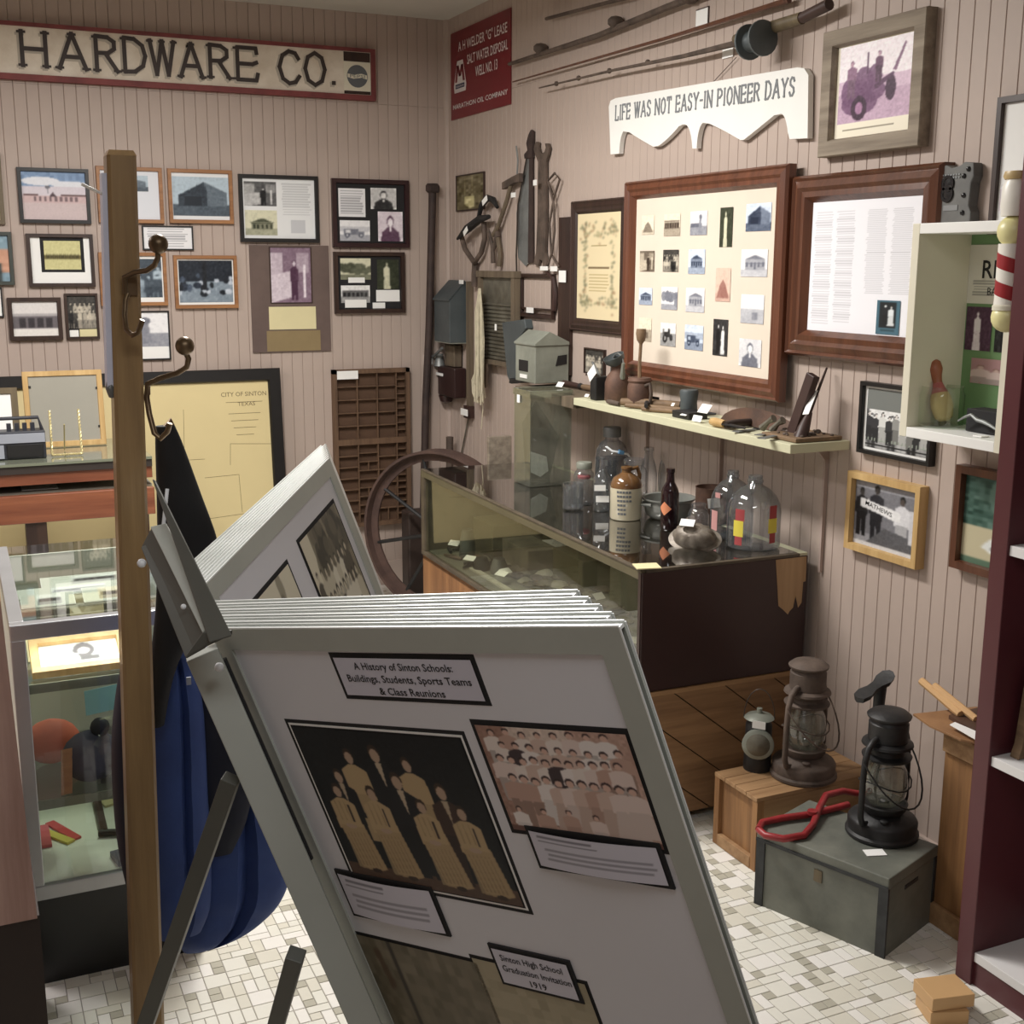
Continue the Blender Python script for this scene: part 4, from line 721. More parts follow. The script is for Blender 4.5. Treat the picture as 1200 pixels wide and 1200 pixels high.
# things standing in the box
def inbox(x, y, dep): return FBX.px(x, y, -dep)
zb = bv0+th
pj = FBX.w(inbox(1103, 480, .08)[0], zb, -.08)
T = thing('glass_jar', 'small clear glass jar holding a bowling pin inside the white shadow box', 'jar', pj)
b = B(); b.lathe(pj, [(.048, .001), (.054, .006), (.054, .078), (.048, .092), (.050, .099), (.049, .099), (.046, .091), (.0525, .077), (.0525, .008), (1e-6, .006)], 28); part(T, 'glass_body', b, 'glassgreen')
hb_ = Fr(pj+V3((0, -.014, .016)), (0, 1, 0), (1, 0, 0), V3((0, .34, .94)).normalized()); hb_.U = V3((1, 0, 0)); hb_.V = hb_.N.cross(hb_.U)
prof = [(.012, 0), (.021, .008), (.027, .035), (.024, .06), (.015, .082), (.011, .098), (.013, .112), (.018, .128), (.016, .145), (.008, .153), (1e-6, .155)]
T = thing('bowling_pin', 'small old bowling pin with red bands leaning in a jar', 'bowling pin', pj+V3((0, 0, .015)))
b = B(); b.lathe(hb_.O, prof[:4]+[(.0205, .068)], 20, hb_); part(T, 'body', b, 'pinwood'); b = B(); b.lathe(hb_.O, [(.0206, .0675), (.015, .082), (.0113, .094)], 20, hb_); part(T, 'band', b, 'pinband'); b = B(); b.lathe(hb_.O, [(.0112, .094)]+prof[5:], 20, hb_); part(T, 'head', b, 'pinred')
u0, v0 = inbox(1122, 500, .06); 
solo('razor_box', B().box(FBX, u0+.01, u0+.16, zb+.001, zb+.055, -.13, -.075), 'blackm', 'small black box lying in the white shadow box', 'box', bev=.002)
ps = [FBX.w(u0+.005+.02*k, zb+.016+.03*math.sin(k*.45+.3)*(1 if k < 3 else .6), -.055) for k in range(7)]
solo('straight_razor', B().tube(ps, [.002, .003, .004, .005, .005, .004, .003], 8), 'steel', 'thin steel tool lying in front of the small black box', 'tool')
solo('paper_tag', B().box(FBX, u0+.09, u0+.115, zb+.001, zb+.004, -.045, -.02), 'paper', 'small white tag beside the small black box', 'tag')
# barber pole hung on a bracket from the wall, in front of the box
XPp = 2.012; pc = onX(1183, 330, XPp); FP_ = Fr(pc, (1, 0, 0), (0, 1, 0))
zz = lambda y: onX(1183, y, XPp).z
z_t, z_b1, z_s0, z_s1, z_b2 = zz(208), zz(271), zz(288), zz(357), zz(372); rp = (onX(1187, 330, XPp)-onX(1163, 330, XPp)).length*.52
T = thing('barber_pole', 'small red and white striped barber pole with cream balls hanging by the bookcase', 'barber pole', (pc.x, pc.y, z_b2-.04))
b = B(); b.lathe((pc.x, pc.y, z_t-.005), [(1e-6, .018), (rp*.9, .016), (rp*1.0, .006), (rp*.9, 0)][::-1], 24); part(T, 'top_knob', b, 'pinwood')
b = B(); b.lathe((pc.x, pc.y, 0), [(rp*.95, z_b1+.03), (rp*1.05, z_b1+.05), (rp*1.0, z_t-.02), (rp*.8, z_t-.005)], 28); part(T, 'upper_cylinder', b, 'polewhite')
b = B(); b.ball((pc.x, pc.y, z_b1), rp*1.15, 20); part(T, 'ball', b, 'poleball'); b = B(); b.ball((pc.x, pc.y, z_b2), rp*1.1, 20); part(T, 'ball', b, 'poleball')
b = B(); b.lathe((pc.x, pc.y, 0), [(rp*.96, z_s1-.002), (rp*.96, z_s0+.004)], 32); part(T, 'cylinder', b, 'polewhite')
b = B(); b.lathe((pc.x, pc.y, 0), [(rp*1.06, z_s1-.012), (rp*1.06, z_s1-.003), (rp*.96, z_s1)], 28); part(T, 'collar', b, 'cream')
Hs = z_s0-z_s1; b = B(); nst = 64
for ph0 in (.4,):
    vs = []
    for i in range(nst+1):
        t = i/nst; q = ph0-t*2.15*2*math.pi
        for dz in (-Hs/2.15*.26, Hs/2.15*.26): 
            z = min(max(z_s1+t*Hs+dz*1.0, z_s1), z_s0); vs.append((pc.x+rp*.985*math.cos(q), pc.y+rp*.985*math.sin(q), z))
    b.add(vs, [(2*i, 2*i+2, 2*i+3, 2*i+1) for i in range(nst)])
part(T, 'red_stripe', b, 'cowboyred', smooth=True)
part(T, 'wall_bracket', B().tube([(pc.x, pc.y, (z_b1+z_s0)/2+.0), (pc.x+.12, pc.y, (z_b1+z_s0)/2), (XW-.002, pc.y, (z_b1+z_s0)/2)], .006, 8), 'cream')

# ---------------- plank shelf and what stands on it
zs = 1.118; ysn = 2.69; XS = 2.065; ysf = onX(672, 470, XS).y
T = thing('wall_shelf', 'pale green painted plank shelf under the big frames on the right wall', 'shelf', (XS, (ysn+ysf)/2, zs-.03))
part(T, 'plank', B().box(None, XS, XW-.001, ysn, ysf, zs-.026, zs), 'limegreen', bev=.002)
for yy in (ysn+.09, ysn+.62, ysf-.2): part(T, 'bracket', B().prism(Fr((0, yy, 0), (1, 0, 0), (0, 0, 1), (0, -1, 0)), [(XW-.001, zs-.0265), (XW-.05, zs-.0265), (XW-.014, zs-.07), (XW-.012, zs-.40), (XW-.001, zs-.40)], -.004, .004), 'groove')
zt = zs+.001; GS = 'old tools and tins on the plank shelf'
def shelfpt(x, y, z=None): return onZ(x, y, zt if z is None else z)
def card(p, w, h, label, grp, rot=0, tilt=0.5, name='paper_tag', m='paper', cat='tag'):
    F = Fr(p, (math.cos(rot), math.sin(rot), 0), (-math.sin(rot)*math.cos(tilt), math.cos(rot)*math.cos(tilt), math.sin(tilt)))
    return solo(name, B().box(F, -w/2, w/2, 0, h, 0, .0012), m, label, cat, grp)
GT = 'blank paper tags on the plank shelf'
# galvanised mailboxes at the far end
def block(name, x0, x1, ytop, p, w, d, h, m, label, cat, roof=0): pass
# milk-can shaped oiler with open hood
def tin(x, y, r, h, prof, m, label, name='oil_can', cat='can', extra=None, loc=None):
    p = loc or shelfpt(x, y); T = thing(name, label, cat, p, None); b = B(); b.lathe(p, [(q*r, z*h) for q, z in prof], 24); part(T, 'body', b, m)
    if extra: extra(T, p)
    return T
pA = V3((2.155, onX(723, 472, 2.155).y, zt)); sA = (onX(742, 430, 2.155)-onX(706, 430, 2.155)).length
def exA(T, p):
    b = B(); h = .125; F = Fr(p+V3((0, 0, h)), (1, 0, 0), (0, 1, 0)); b.lathe(p+V3((-.004, .0, h+.005)), [(.020, 0), (.036, .016), (.039, .034), (.037, .034), (.033, .017), (.017, .002)], 20, Fr((0, 0, 0), (.9, 0, .43), (0, 1, 0))); part(T, 'hood', b, 'galvd')
    part(T, 'spout', B().tube([p+V3((0, -.035, .085)), p+V3((-.01, -.055, .12)), p+V3((-.01, -.058, .14))], [.010, .007, .006], 8), 'galv'); part(T, 'bail', B().tube([p+V3((0, .05*math.cos(a), .10+.07*math.sin(a))) for a in [math.pi*k/8 for k in range(9)]], .003, 6), 'steel')
tin(0, 0, .045, .145, [(.92, 0), (1, .03), (1, .45), (.82, .62), (.52, .74), (.48, .95), (.5, 1), (1e-6, 1)], 'rustcan', 'brown tin oil can with an open hood, left of two cans on the shelf', extra=exA, loc=pA)
pB = V3((2.14, onX(749, 475, 2.14).y, zt))
def exB(T, p):
    part(T, 'handle', B().tube([p+V3((0, -.038, .075)), p+V3((0, -.070, .085)), p+V3((0, -.078, .05)), p+V3((0, -.070, .012)), p+V3((0, -.04, .01))], .006, 8), 'rust')
    q = p+V3((.0, .0, .095)); part(T, 'long_neck', B().tube([q+V3((0, 0, -.02)), q+V3((0, .004, .05)), q+V3((0, -.002, .13))], [.008, .006, .006], 8), 'oldwood'); b = B(); b.lathe(q+V3((0, -.002, .12)), [(.006, 0), (.014, .012), (.018, .035), (.016, .05), (1e-6, .05)], 12); part(T, 'wooden_tip', b, 'oldwood')
tin(0, 0, .042, .10, [(.95, 0), (1, .05), (1, .7), (.9, .82), (.95, .86), (1, .9), (.9, 1), (1e-6, 1)], 'rustcan', 'round rusty lidded can with a curved handle, right of two cans on the shelf', extra=exB, loc=pB)
pC = V3((2.12, onX(703, 466, 2.12).y, zt)); T = thing('flat_iron', 'dark upright iron block with white tags left of the two cans', 'iron', pC); part(T, 'body', B().box(Fr(pC, (0, -1, 0), (1, 0, 0), (0, 0, 1)), -.022, .022, -.03, .03, 0, .085, .0), 'iron', bev=.004); part(T, 'spindle', B().tube([pC+V3((0, 0, .08)), pC+V3((0, .06, .13))], .005, 8), 'steel')
part(T, 'bent_tag', B().box(Fr(pC+V3((-.03, 0, .085)), (0, -.8, .6), (0, .6, .8)), -.03, .03, -.005, .032, 0, .001), 'paper')
def bar(px0, px1, r, m, label, name, cat, zoff=0.0, seg=10, flat=1.0, X=None, taper=1.0, n2=None):
    p = shelfpt(*px0, zt+r+zoff); q = shelfpt(*px1, zt+r+zoff)
    for w_ in (p, q): w_.x = min(max(w_.x, XS+r), XW-r-.004)
    return solo(name, B().tube([p, p.lerp(q, .5), q], [r, r*(1+taper)/2, r*taper], seg), m, label, cat)
def tool(name, label, px0, px1, r, m, head=None, zoff=0.0, hm='iron'):
    Xa = min(max(shelfpt(*px0, zt+r+zoff).x, XS+r+.004), XW-r-.03); Xb = min(max(shelfpt(*px1, zt+r+zoff).x, XS+r+.004), XW-r-.03)
    p = V3((Xa, onX(*px0, Xa).y, zt+r+zoff)); q = V3((Xb, onX(*px1, Xb).y, zt+r+zoff))
    T = thing(name, label, 'tool', (p.x, p.y, zt)); part(T, 'handle', B().tube([p, p.lerp(q, .3), p.lerp(q, .8), q], [r*.8, r, r*.9, r*.8], 10), m)
    d = (q-p).normalized()
    if head == 'blade': s = d.cross(V3((0, 0, 1))); part(T, 'blade', B().prism(Fr(q, d, s, (0, 0, 1)), [(0, -.012), (.09, -.014), (.11, .004), (.0, .012)], -.002, .002), hm)
    if head == 'hammer': s = d.cross(V3((0, 0, 1))); part(T, 'head', B().tube([q-s*.03, q, q+s*.04], [.011, .013, .008], 8), hm)
    if head == 'cone': part(T, 'metal_end', B().tube([q, q+d*.05], [r*1.1, r*.4], 10), hm)
    return T
tool('wooden_plane', 'thick pale wooden handle lying in front of the cans on the shelf', (728, 482), (798, 475), .016, 'oldwood', 'cone'); tool('spoke_shave', 'long thin weathered stick along the shelf front edge', (733, 490), (800, 480), .009, 'oldwood')
tool('drawknife', 'second long weathered stick lying beside the shelf front edge', (752, 492), (822, 484), .008, 'oldwood', 'cone')
tool('corkscrew', 'short rusty hook at the left front of the shelf tools', (712, 477), (726, 480), .009, 'rust'); tool('wooden_bobbin', 'dark spindle with a white tag at the far left of the shelf', (654, 444), (680, 449), .012, 'wooddark', 'cone')
tool('wooden_spool', 'pale wooden rolling piece beside the dark spindle', (683, 448), (700, 452), .012, 'oldwood')
pD = V3((2.17, onX(807, 480, 2.17).y, zt)); b = B(); b.lathe(pD, [(.028, 0), (.030, .004), (.027, .04), (.031, .075), (.028, .082), (1e-6, .08)], 14); solo('cowbell', b, 'galvd', 'grey tin cup standing mid shelf in front of the big frame', 'cup')
tool('shelf_clamp', 'small dark clamp standing between the cans and the grey cup', (757, 478), (759, 468), .008, 'iron', 'hammer', .012)
pE = shelfpt(832, 488); solo('small_black_box', B().box(Fr((2.135, pE.y, zt), (0, -1, 0), (1, 0, 0), (0, 0, 1)), -.045, .055, -.04, .03, 0, .022), 'iron', 'flat black tin box with white cards in the middle of the shelf', 'box', bev=.002)
card(V3((2.10, onX(823, 483, 2.10).y, zt+.03)), .05, .032, 'tilted white card on top of the flat black tin box', None, -1.5, .9)
card(V3((2.088, onX(816, 494, 2.088).y, zt+.002)), .045, .02, 'white card leaning on the front of the flat black tin box', None, -1.5, 1.2)
card(V3((2.088, onX(800, 488, 2.088).y, zt+.012)), .03, .014, 'small white tag left of the flat black tin box on the shelf', GT, -1.5, .4); card(V3((2.10, onX(655, 446, 2.10).y, zt+.02)), .035, .022, 'white tag on the dark spindle at the far left of the shelf', GT, -1.3, .9); card(V3((2.10, onX(687, 463, 2.10).y, zt+.004)), .02, .012, 'smallest white tag lying flat on the shelf left of the upright iron block', GT, -1.3, .9); card(V3((2.10, onX(695, 452, 2.10).y, zt+.03)), .028, .022, 'white tag on the pale wooden roller beside the upright iron block', GT, -1.3, .9); card(V3((2.15, onX(788, 468, 2.15).y, zt+.022)), .012, .012, 'tiny white tag on the thick wooden handle near the grey cup', GT, -1.3, .9)
pf = shelfpt(860, 492); F = Fr((2.13, onX(872, 488, 2.13).y, zt), (0, -1, 0), (1, 0, 0), (0, 0, 1))
T = thing('leather_sheath', 'curved brown leather strip leaning on the big frame, on the shelf', 'leather strap', F.O); b = B()
rg = []
for k in range(11):
    t = k/10; u = -.20+.38*t; z = .018+.042*math.sin(t*math.pi)**.8*(1-t*.35); rg.append([F.w(u, .05, .002), F.w(u, .058, .002), F.w(u, .075, z), F.w(u, .068, z+.003)])
b.loft(rg); part(T, 'strap', b, 'leather')
T = tool('sheath_knife', 'stubby yellow wooden handle with a dark blade in front of the leather strip', (834, 497), (849, 499), .014, 'gold', 'blade', 0, 'iron')
tool('folding_knife', 'dark leather covered handle beneath the leather strip', (850, 499), (885, 494), .013, 'darkleather')
for k, (xa, ya, xb, yb, lb) in enumerate(((862, 506, 884, 503, 'flat grey scissor blade near the shelf front'), (888, 510, 906, 507, 'steel shears blade at the shelf front, upper'), (892, 514, 915, 509, 'steel shears blade at the shelf front, lower'))):
    p = shelfpt(xa, ya, zt+.003+.003*k); q = shelfpt(xb, yb, zt+.003+.003*k); d = (q-p).normalized(); s = d.cross(V3((0, 0, 1))); L_ = (q-p).length
    T = thing('steel_blade', lb, 'blade', p); part(T, 'blade', B().prism(Fr(p, d, s, (0, 0, 1)), [(0, -.012), (L_, -.006), (L_, .008), (0, .012)], -.001, .0015), 'steel'); part(T, 'finger_ring', B().tube([q+d*.012+V3((.0, 0, .0))+(d*math.cos(a)+s*math.sin(a))*.012 for a in [2*math.pi*k2/12 for k2 in range(12)]], .002, 6, closed=True), 'iron')
for xa, xb, rr2_, lb in ((893, 907, .012, 'pale forked bone handle left of the upright plane blade'), (905, 918, .011, 'second pale forked handle touching the upright plane blade')):
    p = V3((2.14, onX(xa, 503, 2.14).y, zt+.012)); q = V3((2.15, onX(xb, 490, 2.15).y, zt+.045)); solo('forked_handle', B().tube([p, p.lerp(q, .5)+V3((0, 0, .004)), q], [.012, .007, .012], 8), 'washmetal', lb, 'handle')
pu = V3((2.17, onX(930, 503, 2.17).y, zt)); uF = Fr(pu, (0, -1, 0), (.12, -.30, .95)); uF.N = uF.U.cross(uF.V).normalized()
solo('wood_plane_block', B().box(Fr(pu+V3((0, .0, .004)), V3((0, -.95, -.30)), V3((.10, -.30, .95))), -.018, .018, 0, .185, -.008, .014), 'wooddark', 'dark wooden block standing tilted near the right end of the shelf', 'block', bev=.002)
T = thing('awl', 'tall thin pointed awl with a white tag leaning at the right end of the shelf', 'tool', V3((2.13, onX(938, 508, 2.13).y, zt)))
p = V3((2.13, onX(937, 508, 2.13).y, zt+.002)); q = V3((2.245, onX(969, 431, 2.245).y, onX(969, 431, 2.245).z)); part(T, 'handle', B().tube([p, p.lerp(q, .15), p.lerp(q, .38)], [.017, .018, .008], 10), 'wooddark'); part(T, 'spike', B().tube([p.lerp(q, .36), q], [.006, .003], 8), 'darkw')
mp = p.lerp(q, .55)+V3((-.012, 0, 0)); dq = (q-p).normalized(); part(T, 'tag', B().box(Fr(mp, V3((0, -1, 0))-dq*dq.dot(V3((0, -1, 0))), dq), -.012, .012, -.045, .03, 0, .001), 'paper')
T = thing('dried_bark', 'rough brown slab of rusty links lying on the right end of the shelf', 'rusty slab', V3((2.16, 2.72, zt)))
part(T, 'slab', B().box(None, 2.09, 2.25, 2.70, 2.86, zt, zt+.012), 'oldwood', bev=.003); b = B()
for k in range(26): b.ball((2.10+random.random()*.14, 2.71+random.random()*.14, zt+.014), .004+random.random()*.008, 8, sz=.7)
part(T, 'crust', b, 'rust', kind='stuff')
# far part of the shelf: ledge pieces
p = V3((2.12, onX(640, 450, 2.12).y, zt))

# ================================================================== tools hung near the corner on the right wall
GC = 'old tools hung on the right wall near the corner'
def wp(pts, n=.02): return [P(FRW, x, y, n) for x, y in pts]
def wtube(name, label, cat, pts, r, m, n=.02, seg=8, grp=None, flat=1.0): return solo(name, B().tube(wp(pts, n), r, seg), m, label, cat, grp)
def wprism(pts, n0, n1, b=None): return (b or B()).prism(FRW, [FRW.px(x, y, n1) for x, y in pts], n0, n1)
a = cv(34, 44, (110, 100, 70)); pg(a, [(.3, .62), (.65, .62), (.66, .92), (.5, .96), (.3, .84)], (206, 196, 140)); rc(a, .55, .05, .58, .6, (150, 140, 100)); rc(a, .3, .1, .33, .6, (150, 140, 100)); nz(a, .06, 3); bl(a)
frame(FRW, 0, 0, .006, .010, 'darkw', 'small dark green and brown picture hung beside the curved iron tongs', [(0, 0, 1, 1, a)], group=GR, uv=r4(FRW, .01, (533, 205), (566, 202), (567, 245), (535, 248)))
T = thing('iron_clevis', 'dark U shaped iron clevis with a pointed bar and tags, beside the small green picture', 'iron hook', P(FRW, 556, 335, .02))
part(T, 'hoop', B().tube(wp([(541, 278), (545, 292), (556, 308), (564, 296), (568, 280), (567, 260)], .03), .012, 10), 'rust'); part(T, 'pointed_bar', B().tube(wp([(536, 280), (548, 268), (562, 257), (573, 254)], .05), [.006, .020, .018, .010], 8), 'iron')
part(T, 'curved_arm', B().tube(wp([(561, 255), (564, 241), (571, 232), (578, 234), (583, 243)], .035), [.010, .013, .016, .014, .008], 8), 'iron'); part(T, 'shank', B().tube(wp([(557, 308), (556, 322), (556, 336)], .02), .016, 8), 'rust')
wt = lambda x0, y0, x1, y1, n, lb, g=None, rot=0: wtag(FRW, x0, y0, x1, y1, n, lb, g, rot=rot)
GW2 = 'paper tags on the corner tools'; LW2 = 0
wt(565, 232, 571, 238, .055, 'white tag on the curved iron arm above the pointed bar', GW2, .4); wt(543, 268, 548, 274, .075, 'white tag on the pointed dark bar of the iron clevis', GW2, .5); wt(599, 226, 604, 231, .045, 'white tag just below the hatchet head', GW2); wt(625, 211, 629, 217, .045, 'white tag between the saw blade and the rusty wrench', GW2); wt(538, 328, 543, 333, .035, 'white tag on the lid of the dark tin mailbox', GW2)
T = thing('hatchet', 'small hatchet with a pale handle hung left of the long grey saw', 'hatchet', P(FRW, 584, 262, .02))
part(T, 'head', wprism([(588, 214), (600, 207), (608, 203), (608, 213), (602, 214), (594, 219), (588, 222)], .02, .04), 'rust'); part(T, 'handle', B().tube(wp([(600, 212), (594, 235), (585, 262), (578, 276)], .028), .010, 8), 'washwood')
wtube('thin_rod', 'thin upright metal rod above the hatchet', 'rod', [(605, 171), (607, 188), (606, 204)], .004, 'steel')
T = thing('tin_snips', 'rusty pair of snips hung below the hatchet handle', 'snips', P(FRW, 580, 308, .02)); part(T, 'blade', B().tube(wp([(582, 262), (583, 276), (577, 298)], .022), [.010, .014, .006], 8), 'rust'); part(T, 'blade', B().tube(wp([(572, 268), (577, 288), (578, 308)], .026), [.006, .010, .012], 8), 'rust')
part(T, 'grip', B().tube(wp([(583, 276), (586, 298), (585, 312)], .02), .011, 8), 'washwood')
T = thing('hand_saw', 'tall narrow grey saw blade hung beside the big wrench', 'saw', P(FRW, 612, 318, .02)); part(T, 'blade', wprism([(617, 184), (621, 184), (621, 306), (616, 312), (607, 302), (605, 250)], .006, .009), 'steel'); part(T, 'spine', wprism([(620, 184), (623.5, 184), (624, 308), (618.5, 308)], .006, .013), 'darkrust'); part(T, 'handle', wprism([(619, 158), (622, 152), (624, 154), (623.5, 185), (614.5, 186), (614, 181), (618, 176), (616.5, 168)], .006, .016), 'darkrust'); part(T, 'rib', B().tube(wp([(617, 186), (607, 240), (605, 300), (606, 345)], .02), .004, 6), 'wire')
T = thing('open_end_wrench', 'large rusty open ended wrench hung on the right wall', 'wrench', P(FRW, 633, 312, .02))
part(T, 'body', wprism([(626, 170), (628.5, 166), (631, 167), (630.5, 172), (632, 178), (635, 180), (638, 178), (639.5, 173), (638.5, 168), (642, 168), (643.5, 174), (642, 182), (639.5, 190), (639.8, 260), (638.5, 296), (641, 306), (639.5, 313), (636, 313), (635.3, 305), (632, 304.5), (630.5, 312), (625, 309), (628, 296), (629.5, 260), (630.5, 190), (627, 181), (625.3, 175)], .006, .016), 'rust')
T = thing('wire_tongs', 'long bent wire tongs hung right of the rusty wrench', 'tongs', P(FRW, 650, 312, .02)); part(T, 'wire_arm', B().tube(wp([(648, 228), (642, 212), (650, 203), (656, 210), (649, 232), (644, 262), (646, 298), (655, 313)], .02), .005, 8), 'rust'); part(T, 'wire_arm', B().tube(wp([(643, 214), (649, 240), (650, 270), (647, 296), (642, 310)], .026), .005, 8), 'rust')
wt(633, 312, 642, 317, .02, 'left of two small white tags under the rusty wrench'); wt(645, 312, 653, 318, .02, 'right of two small white tags under the rusty wrench'); wt(655, 317, 663, 331, .022, 'white square tag hanging on the dark batten beside the certificate frame')
def boxlet(F, u, v, n0, w, d, h, m, T, name='body', bev=.002, gable=0.0, gdir='u'):
    b = B()
    if gable:
        if gdir == 'u': prof = [(-w/2, 0), (w/2, 0), (w/2, h), (0, h+gable), (-w/2, h)]; b.prism(F.at(u, v), prof, n0, n0+d)
        else: b.prism(Fr(F.w(u-w/2, v, n0), F.N, F.V, F.U), [(0, 0), (d, 0), (d, h), (d*.35, h+gable), (0, h+gable)], 0, w)
    else: b.box(F, u-w/2, u+w/2, v, v+h, n0, n0+d)
    return part(T, name, b, m, bev=bev)
# wall mailbox, dark tin with sloped lid
ua = FRW.px(509, 380, .10)[0]; ub_, vb_ = FRW.px(527, 402, .10); zt1 = FRW.px(527, 352, .10)[1]; zt2 = FRW.px(541, 330, .02)[1]
T = thing('tin_wall_mailbox', 'dark blue grey tin mailbox with a slanted lid hung near the corner', 'mailbox', FRW.w((ua+ub_)/2, vb_))
part(T, 'body', B().prism(Fr(FRW.w(ua, vb_), FRW.N, FRW.V, FRW.U), [(0, 0), (.10, 0), (.10, zt1-vb_), (.02, zt2-vb_), (0, zt2-vb_)], 0, ub_-ua), 'galvd', bev=.003)
part(T, 'lid', B().prism(Fr(FRW.w(ua-.004, vb_), FRW.N, FRW.V, FRW.U), [(.106, zt1-vb_-.004), (.106, zt1-vb_+.004), (.02, zt2-vb_+.006), (.02, zt2-vb_+.001)], 0, ub_-ua+.008), 'galvd')
part(T, 'letter_ledge', B().box(FRW, ua, ub_, vb_-.004, vb_, 0, .098), 'galv')
T = thing('coffee_grinder', 'dark brown wall coffee grinder with a white tag below the tin mailbox', 'grinder', P(FRW, 521, 470, .03))
q0 = FRW.px(513, 462, .07); q1 = FRW.px(532, 432, .07); part(T, 'body', B().prism(FRW, [q0, (q1[0], q0[1]), (q1[0], q1[1]), (q0[0], q1[1])], .005, .07), 'maroonpaint', bev=.006)
b = B(); b.lathe(P(FRW, 523, 470, .035), [(.012, -.01), (.03, .0), (.04, .03)], 16); part(T, 'funnel', b, 'maroonpaint'); q0 = FRW.px(521, 428, .05); q1 = FRW.px(532, 405, .05); part(T, 'hopper', B().box(FRW, q0[0], q1[0], q0[1], q1[1], .01, .05), 'washwood', bev=.003)
b = B(); b.lathe(P(FRW, 515, 424, .06), [(.030, -.02), (.024, .0), (.018, .03), (.02, .04)], 14); part(T, 'crank_cup', b, 'steel'); part(T, 'crank', B().tube(wp([(506, 420), (512, 414), (518, 408)], .09), .007, 8), 'steel')
wt(511, 436, 519, 441, .075, 'white tag on the front of the dark brown coffee grinder')
T = thing('hanging_plank', 'long brown wooden bar hanging behind the white string mop', 'bar', P(FRW, 554, 488, .01)); q0 = FRW.px(548, 487, .02); q1 = FRW.px(557, 330, .02); part(T, 'bar', B().box(FRW, q0[0]-.01, q0[0]+.035, q0[1], q1[1], .002, .022), 'washwood'); part(T, 'end_block', B().box(FRW, q0[0]-.012, q0[0]+.04, q0[1]-.01, q0[1]+.05, .002, .036), 'wooddark')
wt(540, 478, 548, 488, .05, 'white tag at the lower end of the long brown bar')
wtube('hanging_cable', 'thin grey cord dangling under the coffee grinder', 'cord', [(521, 472), (519, 490), (515, 520), (514, 545)], .004, 'washmetal', .01); wtube('hanging_cable', 'thin grey cord dangling under the long brown bar', 'cord', [(549, 490), (545, 510), (541, 530), (539, 548)], .004, 'washmetal', .01)
# string mop
T = thing('string_mop', 'hank of long white cotton strings hanging beside the washboard', 'mop', P(FRW, 562, 500, .06)); b = B(); rs = random.Random(5)
for k in range(46):
    x = 558+rs.random()*9; e = 425+rs.random()*50; n_ = .07+rs.random()*.02
    b.tube(wp([(561+rs.random()*2, 338), (x-1, 365), (x-1.5+rs.random()*2, 400), (x+rs.random()*4-3, e)], n_), .003, 5)
for k in range(7):
    x = 553+rs.random()*6; b.tube(wp([(x+6, 430), (x, 445), (x-1+rs.random()*3, 460), (x+5, 472), (x+9+rs.random()*4, 466), (x+8, 448)], .06), .0025, 5)
b.tube(wp([(564, 460), (566, 478), (564, 503)], .06), .0025, 5); part(T, 'strings', b, 'string', kind='stuff')
# washboard
T = thing('washboard', 'old wooden washboard with a ribbed metal plate hung beside the string mop', 'washboard', P(FRW, 584, 428, .0))
q = [FRW.px(x, y, .05) for x, y in ((560, 424), (602, 427), (602, 319), (560, 320))]; wu0, wu1, wv0, wv1 = q[0][0], q[1][0], q[0][1], q[2][1]
part(T, 'side_rail', B().box(FRW, wu0, wu0+.03, wv0-.12, wv1, .02, .05), 'washwood'); part(T, 'side_rail', B().box(FRW, wu1-.034, wu1, wv0, wv1, .02, .05), 'washwood'); part(T, 'top_rail', B().box(FRW, wu0-.01, wu1+.004, wv1-.024, wv1+.004, .018, .054), 'washwood'); part(T, 'bottom_rail', B().box(FRW, wu0+.03, wu1-.034, wv0, wv0+.02, .022, .048), 'washwood')
part(T, 'metal_plate', B().box(FRW, wu0+.03, wu1-.034, wv0+.02, wv1-.024, .03, .035), 'washmetal')
for k in range(15):
    v = wv0+.03+k*(wv1-wv0)*.62/15; part(T, 'rib', B().tube([FRW.w(wu0+.032, v, .036), FRW.w(wu1-.036, v, .036)], .007, 6), 'washmetal')
T = thing('slate_frame', 'empty brown wooden slate frame with a white tag hung right of the washboard', 'wooden frame', P(FRW, 625, 372, .01)); q0 = FRW.px(607, 371, .02); q1 = FRW.px(647, 321, .02)
part(T, 'frame', rectframe(B(), FRW, q0[0], q0[1], q1[0], q1[1], .020, .003, .02), 'darkw'); part(T, 'lower_bar', B().box(FRW, q0[0]+.02, q1[0]-.02, q0[1]+.034, q0[1]+.042, .006, .016), 'darkw')
wt(617, 360, 625, 367, .026, 'white tag on the bottom bar of the empty wooden frame')
wtube('sickle', 'curved dark wooden hook hung right of the empty wooden frame', 'hook', [(640, 318), (648, 326), (651, 345), (649, 364)], [.004, .010, .013, .011], 'wooddark', .015)
# pieces standing on the far end of the shelf
T = thing('tin_funnel', 'dark blue grey boot shaped tin funnel left of the grey tin mailbox', 'tin funnel', P(FRW, 601, 456, .06)); part(T, 'body', wprism([(588, 378), (614, 374), (616, 385), (606, 400), (603, 448), (598, 450), (594, 440)], .062, .10), 'galvd', bev=.004); part(T, 'foot', wprism([(597, 443), (612, 445), (610, 449), (596, 449)], .062, .12), 'iron', bev=.003)
part(T, 'tag', B().box(FRW.at(*FRW.px(581, 383, .1)), -.008, .010, -.016, .012, .10, .102), 'paper')
uL, vB = FRW.px(606, 446, .15); uM = FRW.px(626, 448, .15)[0]
qf = [(604, 441), (603, 396), (608, 392), (625, 401), (626, 448)]
A0 = V3((2.10, onX(627, 450, 2.10).y, onX(627, 450, 2.10).z)); lft = onX(604, 444, 2.10); zl = onX(625, 405, 2.10).z; zr = onX(632, 383, 2.17).z
FM2 = Fr(A0, (0, -1, 0), (0, 0, 1)); wl = (A0-V3((2.10, lft.y, A0.z))).length; hb2 = zl-A0.z
